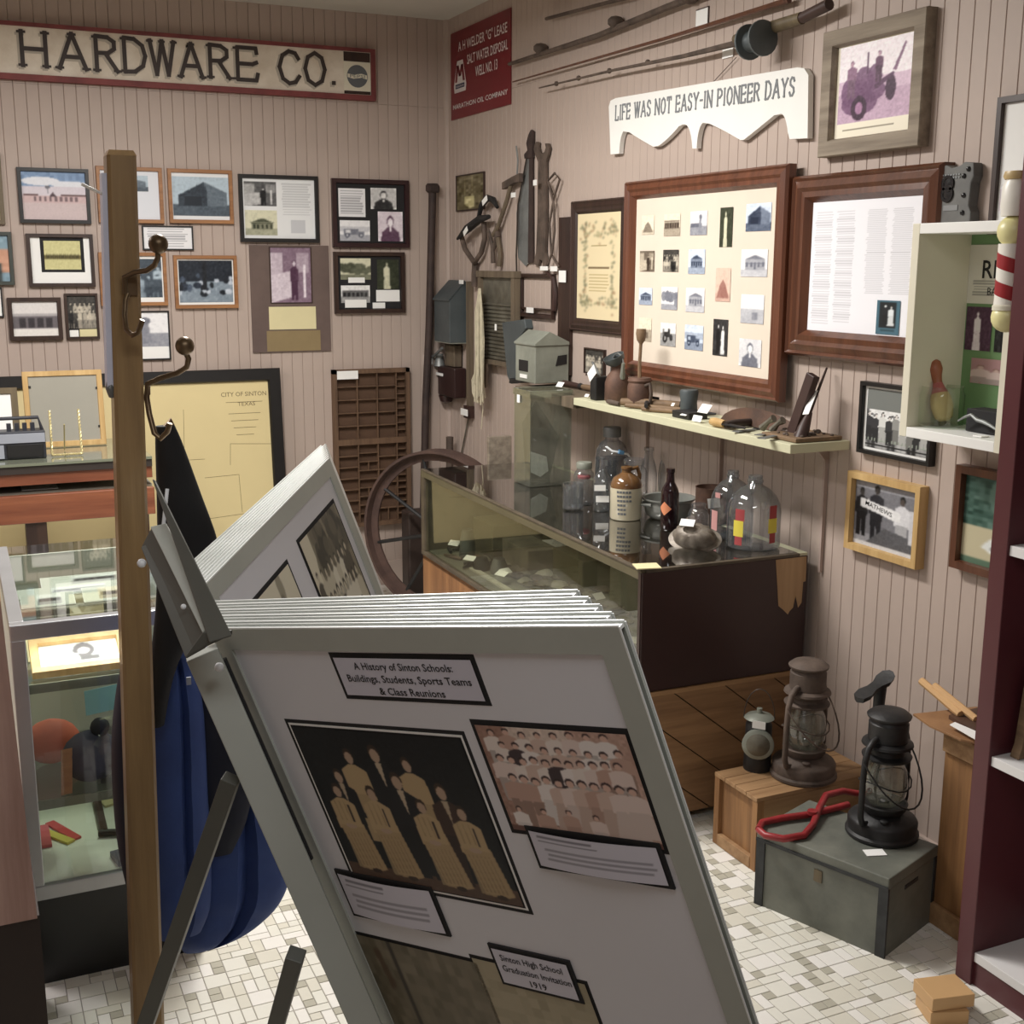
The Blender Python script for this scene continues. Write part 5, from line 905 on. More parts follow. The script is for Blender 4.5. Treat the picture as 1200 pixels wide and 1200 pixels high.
T = thing('tin_mailbox', 'pale galvanised tin mailbox with a gabled lid and a dark slot window', 'mailbox', A0)
part(T, 'body', B().box(FM2, -wl, 0, 0, hb2, -.15, 0), 'galv', bev=.003); part(T, 'lid', B().prism(Fr(FM2.w(-wl-.005, hb2, 0), FM2.N, FM2.V, FM2.U), [(.006, -.002), (.006, .006), (-.06, .055), (-.15, .012), (-.15, 0)], 0, wl+.01), 'galv', bev=.002)
part(T, 'slot_window', B().box(FM2, -wl*.82, -wl*.35, hb2*.28, hb2*.58, -.001, .001), 'recessdark'); part(T, 'white_label', B().box(FM2, -wl*.75, -wl*.4, hb2*.10, hb2*.2, 0, .002), 'paper'); part(T, 'side_slot', B().prism(Fr(FM2.w(0, 0, 0), (1, 0, 0), (0, 0, 1)), [(.09, hb2*.45), (.14, hb2*.5), (.14, hb2*.75), (.10, hb2*.72)], 0, .0015), 'recessdark')
solo('far_shelf_board', B().box(None, XS, XW-.001, ysf+.002, onX(604, 450, XS).y, zs-.04, zs-.002), 'washwood', 'rough brown ledge under the grey tin mailbox at the far end of the shelf', 'ledge')

# ================================================================== glass case on its plank bench
ck = math.radians(1.0); KX = V3((math.cos(ck), -math.sin(ck), 0)); KY = V3((math.sin(ck), math.cos(ck), 0)); KO = V3((1.68, 2.816, 0)); K = Fr(KO, KX, KY); KE = Fr(KO, KX, (0, 0, 1)); KF = Fr(KO, -KY, (0, 0, 1))
CL, CD, Z0, Z1 = 1.83, .555, .418, .77
T = thing('plank_bench', 'long bench of brown diagonal planks carrying the big glass case', 'bench', K.w(CD/2, CL/2, 0))
part(T, 'front_board', B().box(K, .004, .022, .02, CL, .035, Z0-.002), 'plankface'); part(T, 'top_board', B().box(K, .004, CD, .022, CL, Z0-.020, Z0-.001), 'plankface'); part(T, 'end_backing', B().box(K, .022, CD, .012, .020, .03, Z0-.02), 'recessdark')
def clip(poly, x0, y0, x1, y1):
    for ax_, lim, sg_ in ((0, x0, 1), (0, x1, -1), (1, y0, 1), (1, y1, -1)):
        o = []
        for i in range(len(poly)):
            a_, b_ = poly[i], poly[(i+1) % len(poly)]; da, db = (a_[ax_]-lim)*sg_, (b_[ax_]-lim)*sg_
            if da >= 0: o.append(a_)
            if (da >= 0) != (db >= 0): t = da/(da-db); o.append((a_[0]+(b_[0]-a_[0])*t, a_[1]+(b_[1]-a_[1])*t))
        poly = o
        if len(poly) < 3: return []
    return poly
an = math.radians(-38); dxy = (math.cos(an), math.sin(an)); nxy = (-dxy[1], dxy[0])
for k in range(-6, 8):
    c0 = k*.105+.02; pl = [(nxy[0]*(c0+s1)+dxy[0]*t, nxy[1]*(c0+s1)+dxy[1]*t+.2) for s1, t in ((.0015, -1.5), (.0015, 1.5), (.1035, 1.5), (.1035, -1.5))]
    pl = clip(pl, .004, .032, CD, Z0-.014)
    if len(pl) > 2: part(T, 'plank', B().prism(KE, pl, -.012, .006), 'plank')
part(T, 'edge_strip', B().box(KE, .0, CD, Z0-.014, Z0-.001, -.012, .008), 'crate')
for v in (.08, 1.7): part(T, 'foot', B().box(K, .06, CD-.04, v, v+.06, 0, .032), 'recessdark')
T = thing('glass_display_case', 'long low glass topped display case with a dark maroon end and chipped paint', 'display case', K.w(CD/2, CL/2, Z0), None); CASE = T
part(T, 'end_panel', B().box(KE, .0, CD, Z0, Z1-.004, -.018, .004), 'maroonpaint', bev=.003)
FK2 = KE
ch = [KE.px(x, y, .004) for x, y in ((909, 656), (945, 652), (944, 681), (941, 682), (939, 706), (935, 712), (932, 698), (929, 712), (925, 716), (923, 720), (917, 714), (912, 710), (911, 690))]
part(T, 'chipped_patch', B().prism(KE, ch, .0042, .0052), 'barewood', 'bare wood where the maroon paint has peeled')
ch = [KE.px(x, y, .004) for x, y in ((937, 646), (955, 650), (955, 652), (920, 656))]
part(T, 'far_end_panel', B().box(K, 0, CD, CL-.02, CL, Z0, Z1-.004), 'caseedge'); part(T, 'back_panel', B().box(K, CD-.012, CD, .02, CL-.02, Z0, Z1-.006), 'caseolive')
part(T, 'top_rail', B().box(K, -.002, .02, .0, CL, Z1-.026, Z1), 'caseolive', bev=.002); part(T, 'top_edge', B().box(K, -.004, .012, .0, CL, Z1, Z1+.006), 'caseedge', bev=.0015)
part(T, 'bottom_rail', B().box(K, -.004, .018, .02, CL, Z0, Z0+.016), 'caseedge', bev=.002); part(T, 'corner_post', B().box(K, -.002, .018, CL-.035, CL, Z0+.016, Z1-.026), 'caseedge'); part(T, 'corner_post', B().box(K, -.003, .014, .0, .014, Z0+.016, Z1-.004), 'maroonpaint')
part(T, 'back_edge', B().box(K, CD-.03, CD, .0, CL, Z1-.006, Z1+.004), 'limegreen'); part(T, 'near_edge', B().box(K, .012, CD-.03, -.004, .012, Z1-.004, Z1+.004), 'caseedge')
part(T, 'floor_board', B().box(K, .02, CD-.012, .02, CL-.02, Z0+.002, Z0+.016), 'casebed')
part(T, 'front_glass', B().box(K, .006, .009, .014, CL-.035, Z0+.016, Z1-.026), 'glasscase'); part(T, 'top_glass', B().box(K, .012, CD-.03, .012, CL, Z1-.0005, Z1+.0045), 'glasstop')
zf = Z0+.0165
GCT = 'blank paper tags inside the glass case'; LCT = 'small blank paper tag lying inside the long glass case'
def incase(x, y, z=None):
    p = onZ(x, y, zf if z is None else z); q = p-KO; u = min(max(q.dot(KX), .06), CD-.06); v = min(max(q.dot(KY), .06), CL-.08); return K.w(u, v, zf)
rs = random.Random(11)
for x, y in ((548, 632), (566, 630), (548, 666), (648, 643), (663, 649), (620, 654), (630, 652), (640, 650), (652, 651), (668, 656), (635, 664), (648, 668), (585, 686), (595, 683), (717, 691), (704, 710), (740, 708), (739, 767), (520, 640), (537, 645)):
    p = incase(x, y)+V3((0, 0, .022+.015*rs.random())); card(p, .040+.014*rs.random(), .028, LCT, GCT, rs.random()*1.5-1.2, .35+rs.random()*.5)
def relic(x, y, kind, k):
    p = incase(x, y); r = rs.random
    if kind == 'stone':
        b = B(); s = .014+.022*r(); rings = []
        for i, (z, q) in enumerate(((0, .8), (.4, 1.05), (.8, .7), (1, .25))): rings.append([p+V3((math.cos(a)*s*q*(1+.25*math.sin(a*3+k)), math.sin(a)*s*q*1.2*(1+.2*math.cos(a*2+k)), z*s*.9)) for a in [2*math.pi*j/9 for j in range(9)]])
        b.loft(rings); mm = rs.choice(['stone', 'stone', 'shell', 'rust']); cn = {'stone': 'grey', 'shell': 'pale', 'rust': 'brown'}[mm]; return solo('relic_stone', b, mm, 'small '+cn+' worked stone laid out inside the long glass case', 'stone', cn+' stones inside the glass case')
    if kind == 'bar':
        a = r()*3; d = V3((math.cos(a), math.sin(a), 0))*(.04+.03*r()); q0, q1 = p-d+V3((0, 0, .009)), p+d+V3((0, 0, .009))
        for q in (q0, q1): w_ = q-KO; u = min(max(w_.dot(KX), .035), CD-.03); v = min(max(w_.dot(KY), .035), CL-.05); q.x, q.y = K.w(u, v)[0], K.w(u, v)[1]
        return solo('rusty_rod', B().tube([q0, (q0+q1)/2, q1], [.005, .009, .006], 8), *(lambda mm: (mm, 'small '+{'rust': 'rusty', 'iron': 'black iron', 'oldwood': 'wooden'}[mm]+' rod lying inside the long glass case', 'tool', {'rust': 'rusty', 'iron': 'black iron', 'oldwood': 'wooden'}[mm]+' rods inside the glass case'))(rs.choice(['rust', 'iron', 'oldwood'])))
k = 0
for (x0, y0, x1, y1, n, kd) in ((590, 655, 690, 690, 34, 'stone'), (520, 640, 620, 668, 12, 'bar'), (620, 690, 745, 740, 30, 'stone'), (640, 700, 745, 790, 16, 'bar'), (540, 636, 660, 660, 16, 'stone'), (600, 650, 700, 690, 8, 'bar')):
    for i in range(n): relic(x0+(x1-x0)*rs.random(), y0+(y1-y0)*rs.random(), kd, k); k += 1
T = thing('ribbed_basket', 'flattened ribbed metal grille lying in the middle of the glass case', 'grille', incase(690, 668))
p = incase(690, 668); b = B()
for i in range(9): b.tube([p+V3((-.07, -.06+i*.016, .012)), p+V3((0, -.06+i*.016, .03+.01*math.sin(i))), p+V3((.08, -.06+i*.016, .012))], .0035, 6)
part(T, 'ribs', b, 'stone', kind='stuff'); b = B(); b.tube([p+V3((-.075, -.07, .012)), p+V3((-.075, .08, .012)), p+V3((.085, .08, .012)), p+V3((.085, -.07, .012))], .004, 6, closed=True); part(T, 'rim', b, 'stone')
p = incase(695, 690); b = B(); b.lathe(p, [(.05, 0), (.055, .01), (.045, .03), (.02, .042), (1e-6, .044)], 18, sx=1.3); solo('brown_stone_dish', b, 'leather', 'rounded brown stone slab near the grille inside the glass case', 'stone')
for (v0_, v1_, u0_, h_, m_, lb) in ((1.55, 1.76, .20, .14, 'caseolive', 'tall olive wooden box at the far end inside the glass case'), (1.25, 1.5, .22, .10, 'stone', 'grey wooden box behind the stones inside the glass case'), (.95, 1.2, .30, .12, 'caseolive', 'low olive box against the back inside the glass case'), (.5, .8, .33, .14, 'casebed', 'dusty tray against the back inside the glass case')):
    solo('relic_box', B().box(K, u0_, u0_+.13, v0_, v1_, zf, zf+h_), m_, lb, 'box', bev=.004)
for (v_, u_, z_, m_, lb) in ((1.62, .12, .12, 'galvd', 'upright dark tin cup at the far end of the glass case'), (1.42, .10, .05, 'iron', 'black round iron knob near the far end of the glass case'), (1.34, .14, .06, 'zinc', 'grey metal knob near the far end of the glass case')):
    b = B(); q = K.w(u_, v_, zf); b.lathe(q, [(.03, 0), (.034, .01), (.03, z_*.6), (.022, z_), (1e-6, z_)], 18); solo('relic_cup', b, m_, lb, 'cup')
b = B(); solo('wooden_rule', B().box(K, .06, .085, 1.05, 1.45, zf, zf+.006), 'shell', 'pale wooden rule lying along the far part of the glass case', 'rule')

# ---------------- things standing on the glass case
ZT = Z1+.0065
def top(x, y): return onZ(x, y, ZT)
def mpp(p): return (p-EYE).dot(CF)/FL      # metres per pixel at a point
def bottle(name, label, cat, px_, py_, prof, h, r, m, seg=28, base=None, sq=None):
    p = base or top(px_, py_); T = thing(name, label, cat, p); b = B(); t = .0025
    b.lathe(p, [(q*r, z*h) for q, z in prof], seg); part(T, 'glass_body' if 'glass' in m else 'body', b, m); return T, p
# rectangular battery jar
c0 = top(621, 571); mp = mpp(c0); jx, jy, jh = 52*mp*1.02, .15, 112*mp
T = thing('battery_jar', 'large rectangular dusty glass battery jar on the far end of the glass case', 'glass jar', c0)
FJ = Fr(c0, KX, KY); w_ = .006
b = B(); b.box(FJ, 0, jx, 0, w_, 0, jh); b.box(FJ, 0, jx, jy-w_, jy, 0, jh); b.box(FJ, 0, w_, w_, jy-w_, 0, jh); b.box(FJ, jx-w_, jx, w_, jy-w_, 0, jh); b.box(FJ, w_, jx-w_, w_, jy-w_, 0, .012); part(T, 'glass_walls', b, 'glassold')
b = B(); 
for q in ((-.004, jx+.004, -.004, .006), (-.004, jx+.004, jy-.006, jy+.004)): b.box(FJ, *q, jh-.022, jh+.002)
for q in ((-.004, .006, .006, jy-.006), (jx-.006, jx+.004, .006, jy-.006)): b.box(FJ, *q, jh-.022, jh+.002)
part(T, 'rim', b, 'glassold'); part(T, 'tag', B().box(Fr(FJ.w(-.0045, jy*.75, jh*.86), -KY, (0, 0, 1)), 0, .026, 0, .030, 0, .001), 'paper')
FP2 = Fr(FJ.w(.02, .03, .03), KX, V3((0, 0, 1)), None); solo('old_board_piece', B().prism(Fr(FJ.w(.018, jy*.55, .013), KX, (0, .15, 1)), [(0, 0), (.10, .0), (.15, .16), (.06, .30), (.0, .22)], 0, .006), 'washmetal', 'old grey tan board piece leaning inside the rectangular glass jar', 'board')
solo('folded_paper', B().prism(Fr(FJ.w(.02, jy*.25, .03), KX, (0, .12, 1)), [(0, 0.02), (.04, 0), (.075, .02), (.07, .075), (.0, .10)], 0, .001), 'paper', 'creased white paper leaning inside the rectangular glass jar', 'paper')
MJ = [(.9, 0), (1, .03), (1, .66), (.92, .76), (.72, .82), (.72, .86), (.76, .87), (.76, .96), (.7, 1)]
def lid(T, p, z, r, h, m='zinc'): b = B(); b.lathe(p+V3((0, 0, z)), [(r, 0), (r*1.02, .002), (r*1.02, h*.85), (r*.94, h), (1e-6, h)], 24); return part(T, 'lid', b, m)
T, p = bottle('canning_jar', 'glass canning jar with a red seal, right of the rectangular battery jar', 'jar', 684, 590, MJ, .145, .036, 'glassjar'); lid(T, p, .125, .027, .022, 'galv'); b = B(); b.lathe(p+V3((0, 0, .09)), [(.022, 0), (.024, .008), (.02, .012), (1e-6, .012)], 16); part(T, 'red_seal', b, 'redlabel')
T, p = bottle('glass_tumbler', 'short clear pressed glass jar in front of the battery jar', 'jar', 672, 590, [(.8, 0), (1, .05), (.98, .8), (1.04, .9), (1, 1), (.94, .98), (.9, .1), (1e-6, .06)], .09, .036, 'glassjar', base=top(668, 588)+V3((-.05, -.12, 0)))
T, p = bottle('lidded_jug', 'large dark glass jug with a grey screw lid and wire bail', 'jug', 716, 575, [(.93, 0), (1, .03), (1, .58), (.93, .74), (.7, .86), (.42, .92), (.40, .99)], .20, .062, 'glassjar', base=top(716, 572)); lid(T, p, .195, .033, .036)
b = B(); b.lathe(p, [(.058, .004), (.0595, .01), (.0595, .115), (1e-6, .116)], 24); part(T, 'dark_contents', b, 'iron')
part(T, 'wire_bail', B().tube([p+V3((-.045, -.04, .165)), p+V3((-.03, -.055, .15)), p+V3((0, -.065, .145)), p+V3((.035, -.058, .135)), p+V3((.055, -.04, .12))], .004, 8), 'tubechalk'); part(T, 'bail_grip', B().tube([p+V3((-.008, -.066, .148)), p+V3((.012, -.066, .142))], .008, 8), 'blueglass')
T, p = bottle('decanter_bottle', 'slim clear bottle with a long neck and a paper label, left of the stoneware jug', 'bottle', 705, 597, [(.9, 0), (1, .02), (1, .50), (.92, .62), (.45, .72), (.30, .80), (.27, .96), (.36, .97), (.34, 1)], .185, .030, 'glassjar', base=top(705, 598)); part(T, 'label', B().box(Fr(p+V3((0, 0, .045)), (.9, -.42, 0), (0, 0, 1)), -.022, .022, -.011, .011, .030, .0312), 'paper')
card(top(697, 592)+V3((-.02, -.02, .07)), .036, .022, 'small white label card at the shoulder of the slim clear bottle', None, .3, 1.5) if False else part(T, 'shoulder_label', B().box(Fr(p+V3((-.012, -.01, .085)), (.9, -.42, 0), (0, 0, 1)), -.022, .016, -.010, .010, .028, .0292), 'paper')
T, p = bottle('wide_jar', 'wide mouthed clear glass jar behind the stoneware jug', 'jar', 745, 585, MJ, .155, .048, 'glassjar', base=top(742, 588))
# stoneware jug
p = top(733, 607); mp = mpp(p); R_ = 18.5*mp; H_ = 60*mp; T = thing('stoneware_jug', 'small cream stoneware jug with a brown glazed shoulder and neck', 'jug', p)
b = B(); b.lathe(p, [(R_*.94, 0), (R_, H_*.03), (R_, H_*.62)], 32); part(T, 'body', b, 'stoneware'); b = B(); b.lathe(p, [(R_*1.005, H_*.62), (R_*1.0, H_*.68), (R_*.82, H_*.80), (R_*.42, H_*.88), (R_*.30, H_*.91), (R_*.30, H_*.97), (R_*.36, H_*.98), (R_*.36, H_*1.02), (R_*.2, H_*1.03), (R_*.2, H_*.9)], 32); part(T, 'shoulder', b, 'stonebrown')
part(T, 'handle', B().tube([p+KX*R_*.3+V3((0, 0, H_*.96)), p+KX*R_*.75+V3((0, 0, H_*.99)), p+KX*R_*.95+V3((0, 0, H_*.84)), p+KX*R_*.9+V3((0, 0, H_*.70))], R_*.13, 10), 'stonebrown')
b = B()
for r in range(6):
    for c in range(5 if r < 3 else 3):
        a_ = math.radians(-150+c*11+r); z = H_*(.56-.085*r); q = Fr(p+V3((math.cos(a_)*R_*1.004, math.sin(a_)*R_*1.004, z)), (-math.sin(a_), math.cos(a_), 0), (0, 0, 1)); b.box(q, -.004, .004, -.0035, .0035, -.001, .0006)
part(T, 'faded_print', b, 'greyink', kind='stuff')
T, p = bottle('milk_bottle', 'clear glass milk bottle behind the brown bottle, left of two', 'bottle', 760, 585, [(.9, 0), (1, .02), (1, .5), (.8, .68), (.5, .82), (.46, .93), (.56, .94), (.56, 1), (.46, 1)], .19, .031, 'glassjar', base=top(759, 586))
T, p = bottle('soda_bottle', 'tall clear glass bottle behind the brown bottle, right of two', 'bottle', 780, 583, [(.9, 0), (1, .02), (1, .42), (.85, .58), (.5, .72), (.34, .85), (.30, .97), (.38, .98), (.36, 1)], .215, .033, 'glassjar', base=top(781, 584))
# enamel pot
p = top(783, 606); mp = mpp(p); R_ = 30*mp; T = thing('enamel_pot', 'shallow grey enamelled pot behind the dark brown bottle', 'pot', p); b = B(); b.lathe(p, [(R_*.7, 0), (R_*.88, .012), (R_*.97, .04), (R_*.95, .056), (R_*1.06, .064), (R_*1.06, .069), (R_*.96, .067), (R_*.92, .05), (R_*.85, .02), (1e-6, .012)], 32); part(T, 'bowl', b, 'greyglaze'); part(T, 'loop_handle', B().tube([p+KX*-R_*.98+V3((0, .02, .052)), p+KX*-R_*1.2+V3((0, 0, .05)), p+KX*-R_*.98+V3((0, -.03, .052))], .005, 8), 'greyglaze')
p = top(784, 620); mp = mpp(p); R_ = 10.5*mp; H_ = 72*mp; T = thing('brown_bottle', 'dark brown glass bottle with an orange diamond label', 'bottle', p); b = B(); b.lathe(p, [(R_*.9, 0), (R_, H_*.03), (R_, H_*.60), (R_*.85, H_*.68), (R_*.48, H_*.78), (R_*.42, H_*.93), (R_*.5, H_*.94), (R_*.48, H_), (1e-6, H_)], 28); part(T, 'body', b, 'brownbottle')
vs = []; b = B()
for i in range(9):
    a_ = math.radians(-205+i*12); hh_ = .022*(1-abs(i-4)/4); vs += [p+V3((math.cos(a_)*R_*1.01, math.sin(a_)*R_*1.01, H_*.36-hh_)), p+V3((math.cos(a_)*R_*1.01, math.sin(a_)*R_*1.01, H_*.36+hh_))]
b.add(vs, [(2*i, 2*i+2, 2*i+3, 2*i+1) for i in range(8)]); part(T, 'diamond_label', b, 'orangelabel')
p = top(832, 612); mp = mpp(p); T = thing('tin_can', 'rusty open tin can behind the small glass jar', 'can', p); b = B(); b.lathe(p, [(.048, 0), (.05, .003), (.05, .115), (.052, .118), (.049, .118), (.047, .01), (1e-6, .008)], 28); part(T, 'body', b, 'rustcan'); part(T, 'tag', B().box(Fr(p+V3((-.02, -.045, .075)), (.9, -.3, .1), (-.15, 0, 1)), -.02, .02, -.016, .016, .006, .007), 'paper')
T, p = bottle('small_glass_jar', 'small clear glass jar between the brown bottle and the two big jugs', 'jar', 820, 625, [(.8, 0), (1, .04), (1, .6), (.8, .78), (.62, .84), (.62, .93), (.7, .94), (.66, 1)], .088, .034, 'glassjar', base=top(818, 622))
# jello mold lying on its side
p = top(814, 640); mp = mpp(p); R_ = 32*mp; T = thing('fluted_mold', 'tarnished fluted metal jelly mould with a white tag at the near end of the case', 'mould', p)
dn = V3((-.50, -.42, .76)).normalized(); U_ = V3((0, 0, 1)).cross(dn).normalized(); FMo = Fr(p+V3((0, 0, .022)), U_, dn.cross(U_)); b = B(); seg = 44; vs = []; fs_ = []
prof = [(1.0, -.004, 0), (1.0, .0, 0), (.80, .003, 0), (.78, .012, 1), (.72, .030, 1), (.52, .044, 1), (.34, .046, .6), (.25, .036, .2), (1e-4, .030, 0)]
for q, z, w_ in prof:
    for kk in range(seg):
        a_ = 2*math.pi*kk/seg; rr3 = q*R_*(1+.09*w_*abs(math.sin(a_*5.5))-0.03*w_); vs.append(FMo.w(rr3*math.cos(a_), rr3*math.sin(a_)*.62, z))
for i in range(len(prof)-1):
    for kk in range(seg): fs_.append((i*seg+kk, i*seg+(kk+1) % seg, (i+1)*seg+(kk+1) % seg, (i+1)*seg+kk))
b.add(vs, fs_); b.sm = True; part(T, 'mold', b, 'moldmetal'); part(T, 'tag', B().box(FMo.at(-.02, .02, .048), -.022, .022, -.012, .014, 0, .0012), 'paper')
JUG = [(.92, 0), (1, .025), (1, .52), (.95, .62), (.80, .73), (.55, .82), (.30, .87), (.26, .90), (.30, .91), (.30, .94), (.26, .95), (.27, 1), (.22, 1), (.22, .88)]
for (x, y, xr, yt, lb, back) in ((876, 620, 30, 533, 'clear glass gallon jug with faded pink lettering, behind the front jug', 1), (890, 641, 37, 541, 'clear glass gallon jug with red and yellow labels at the near end of the case', 0)):
    p = top(x, y); mp = mpp(p); r_, h_ = xr*mp, (y-yt)*mp*1.02
    p = V3((2.125, 2.925, ZT)) if not back else V3((2.150, 3.075, ZT))
    r_, h_ = (.079, .215) if not back else (.066, .205)
    T, p = bottle('glass_jug', lb, 'jug', 0, 0, JUG, h_, r_, 'glassjar', 36, base=p)
    part(T, 'ring_handle', B().tube([p+V3((-r_*.2, -r_*.25, h_*.93)), p+V3((-r_*.38, -r_*.42, h_*.93)), p+V3((-r_*.5, -r_*.5, h_*.86)), p+V3((-r_*.45, -r_*.42, h_*.80))], .006, 8), 'glassjar')
    def lab(a0, a1, z0, z1, m):
        vs = []; n_ = 8
        for i in range(n_+1):
            a_ = math.radians(a0+(a1-a0)*i/n_); vs += [p+V3((math.cos(a_)*r_*1.008, math.sin(a_)*r_*1.008, h_*z0)), p+V3((math.cos(a_)*r_*1.008, math.sin(a_)*r_*1.008, h_*z1))]
        bb = B(); bb.add(vs, [(2*i, 2*i+2, 2*i+3, 2*i+1) for i in range(n_)]); part(T, 'label', bb, m)
    if back: lab(-190, -165, .12, .42, 'pinklabel'); lab(-175, -158, .62, .70, 'pinklabel')
    else: lab(-168, -146, .42, .58, 'redlabel'); lab(-172, -148, .20, .42, 'yellowtag'); lab(-168, -150, .08, .20, 'redlabel'); lab(-92, -72, .46, .64, 'redlabel'); lab(-94, -70, .26, .46, 'yellowtag'); lab(-90, -74, .12, .26, 'redlabel')
solo('cream_card', B().box(Fr(top(760, 664), V3((1, -.25, 0)), V3((.3, 1, 0))), -.04, .03, -.03, .03, 0, .003), 'yellowm', 'blank cream card lying on the near front corner of the glass case', 'card')

# ---------------- iron wheel leaning behind the case
yc = 5.12; pw = onY(515, 645, yc); Rw = .385; zc_ = Rw+.002
aw = math.radians(52); UW = V3((math.cos(aw), -math.sin(aw), 0)); NW = V3((-math.sin(aw), -math.cos(aw), .0)).normalized(); FWh = Fr((pw.x, pw.y, zc_), UW, (0, 0, 1), None)
T = thing('wagon_rim', 'big rusty iron wagon wheel standing in the corner beyond the glass case', 'wheel', (pw.x, pw.y, 0)); b = B(); seg = 56; vs = []; fs_ = []
pr = [(Rw, -.045), (Rw, .045), (Rw-.012, .045), (Rw-.016, .008), (Rw-.05, .006), (Rw-.05, -.006), (Rw-.016, -.008), (Rw-.012, -.045)]
for kk in range(seg):
    a_ = 2*math.pi*kk/seg
    for q, n_ in pr: vs.append(FWh.w(q*math.cos(a_), q*math.sin(a_), n_))
m_ = len(pr)
for kk in range(seg):
    for i in range(m_): fs_.append((kk*m_+i, kk*m_+(i+1) % m_, ((kk+1) % seg)*m_+(i+1) % m_, ((kk+1) % seg)*m_+i))
b.add(vs, fs_); part(T, 'rim', b, 'redrust', smooth=True); b = B(); b.lathe(FWh.O-FWh.N*.05, [(.035, 0), (.05, .02), (.05, .08), (.035, .1), (1e-6, .1)], 16, FWh); part(T, 'hub', b, 'iron')
for kk in range(8):
    a_ = 2*math.pi*(kk+.3)/8; part(T, 'spoke', B().tube([FWh.w(.045*math.cos(a_), .045*math.sin(a_), .012*(-1)**kk), FWh.w((Rw-.04)*math.cos(a_), (Rw-.04)*math.sin(a_), 0)], .009, 8), 'iron')
b = B(); solo('leather_satchel', B().box(Fr((pw.x+.02, pw.y+.25, .03), (1, 0, 0), (0, 0, 1)), -.10, .14, .0, .42, -.05, .05), 'darkleather', 'dark box shaped leather case standing behind the iron wheel', 'case', bev=.01)
solo('rusty_post', B().tube([P(FRW, 527, 512, .05), P(FRW, 527, 545, .05), V3((XW-.05, P(FRW, 527, 545, .05).y, .01))], .02, 8), 'rust', 'short rusty iron post standing behind the iron wheel', 'post')
solo('weathered_board', B().box(Fr((2.12, 4.76, 0), (1, 0, 0), (0, .02, 1)), -.05, .06, .0, .87, -.02, .0), 'barn', 'rough weathered board standing behind the far end of the glass case', 'board', bev=.003)

# ================================================================== crates and lanterns on the floor
def zat(p, x, y): q = onY(x, y, p.y); return q.z
def cratebox(name, label, A, Bc, C, h, m_side, m_top, panel=None, t=.014, cat='crate', top_=True): pass
a0 = onZ(835, 986, 0); a1 = onZ(884, 1022, 0); hC = zat(a0, 838, 904)
d1 = (a1-a0); L1 = d1.length; d1.normalize(); d2 = V3((-d1.y, d1.x, 0)); L2 = .40
FC = Fr(a0, d1, d2)     # u along the visible end, v along the length, n up
T = thing('wooden_crate', 'orange brown wooden crate with a framed end, under the rusty lantern', 'crate', FC.w(L1/2, L2/2, 0))
part(T, 'bottom', B().box(FC, .0, L1, .02, L2, .004, .016), 'crate'); 
for u in (0, L1-.012): part(T, 'side_board', B().box(FC, u, u+.012, .022, L2, .016, hC-.012), 'crate')
part(T, 'end_panel', B().box(FC, .02, L1-.02, .012, .022, .03, hC-.012), 'cratev'); part(T, 'end_panel', B().box(FC, .012, L1-.012, L2-.012, L2, .016, hC-.012), 'cratev')
part(T, 'end_cleat', B().box(FC, 0, .022, 0, .022, .0, hC-.012), 'cratev'); part(T, 'end_cleat', B().box(FC, L1-.022, L1, 0, .022, .0, hC-.012), 'cratev'); part(T, 'end_rail', B().box(FC, .022, L1-.022, -.002, .022, .0, .034), 'crate', bev=.002)
for k in range(4): part(T, 'lid_board', B().box(FC, L1*k/4+.0008, L1*(k+1)/4-.0008, -.002, L2, hC-.012, hC), 'crate', bev=.001)
# grey box
A_, B_, C_ = onZ(885, 1058, 0), onZ(1035, 1123, 0), onZ(1088, 1078, 0); u_ = (A_-B_); Lw = u_.length; u_.normalize(); v_ = V3((u_.y, -u_.x, 0)); 
if v_.dot(C_-B_) < 0: v_ = -v_
Ld = (C_-B_).length; FG = Fr(B_, v_, -u_) if False else Fr(B_, v_, u_); FG.N = V3((0, 0, 1)); hG = zat(B_, 1043, 1029)
T = thing('grey_box', 'grey green painted metal edged box on the floor under the dark lantern', 'box', FG.w(Ld/2, Lw/2, 0))
part(T, 'body', B().box(FG, .0, Ld, .0, Lw, .0, hG-.03), 'greybox'); part(T, 'lid', B().box(FG, -.003, Ld+.003, -.003, Lw+.003, hG-.029, hG), 'greybox', bev=.003)
for (u0, u1, v0, v1) in ((-.003, .004, -.003, .022), (-.004, .0, Lw-.022, Lw+.002), (Ld-.01, Ld+.002, -.003, .01)): part(T, 'corner_strip', B().box(FG, u0, u1, v0, v1, .0, hG-.029), 'greyedge')
part(T, 'lid_edge', B().box(FG, -.006, -.003, -.003, Lw+.003, hG-.030, hG-.022), 'greyedge'); part(T, 'latch_plate', B().box(FG, -.003, .001, Lw*.48, Lw*.48+.022, hG-.078, hG-.048), 'olive')
part(T, 'side_slot', B().box(FG, Ld*.35, Ld*.62, -.0015, .001, hG-.06, hG-.05), 'greyedge')
zg = hG
card(onZ(1028, 1003, zg+.001), .05, .03, 'white card in a dark edge on the grey box lid', None, -.32, .03) 
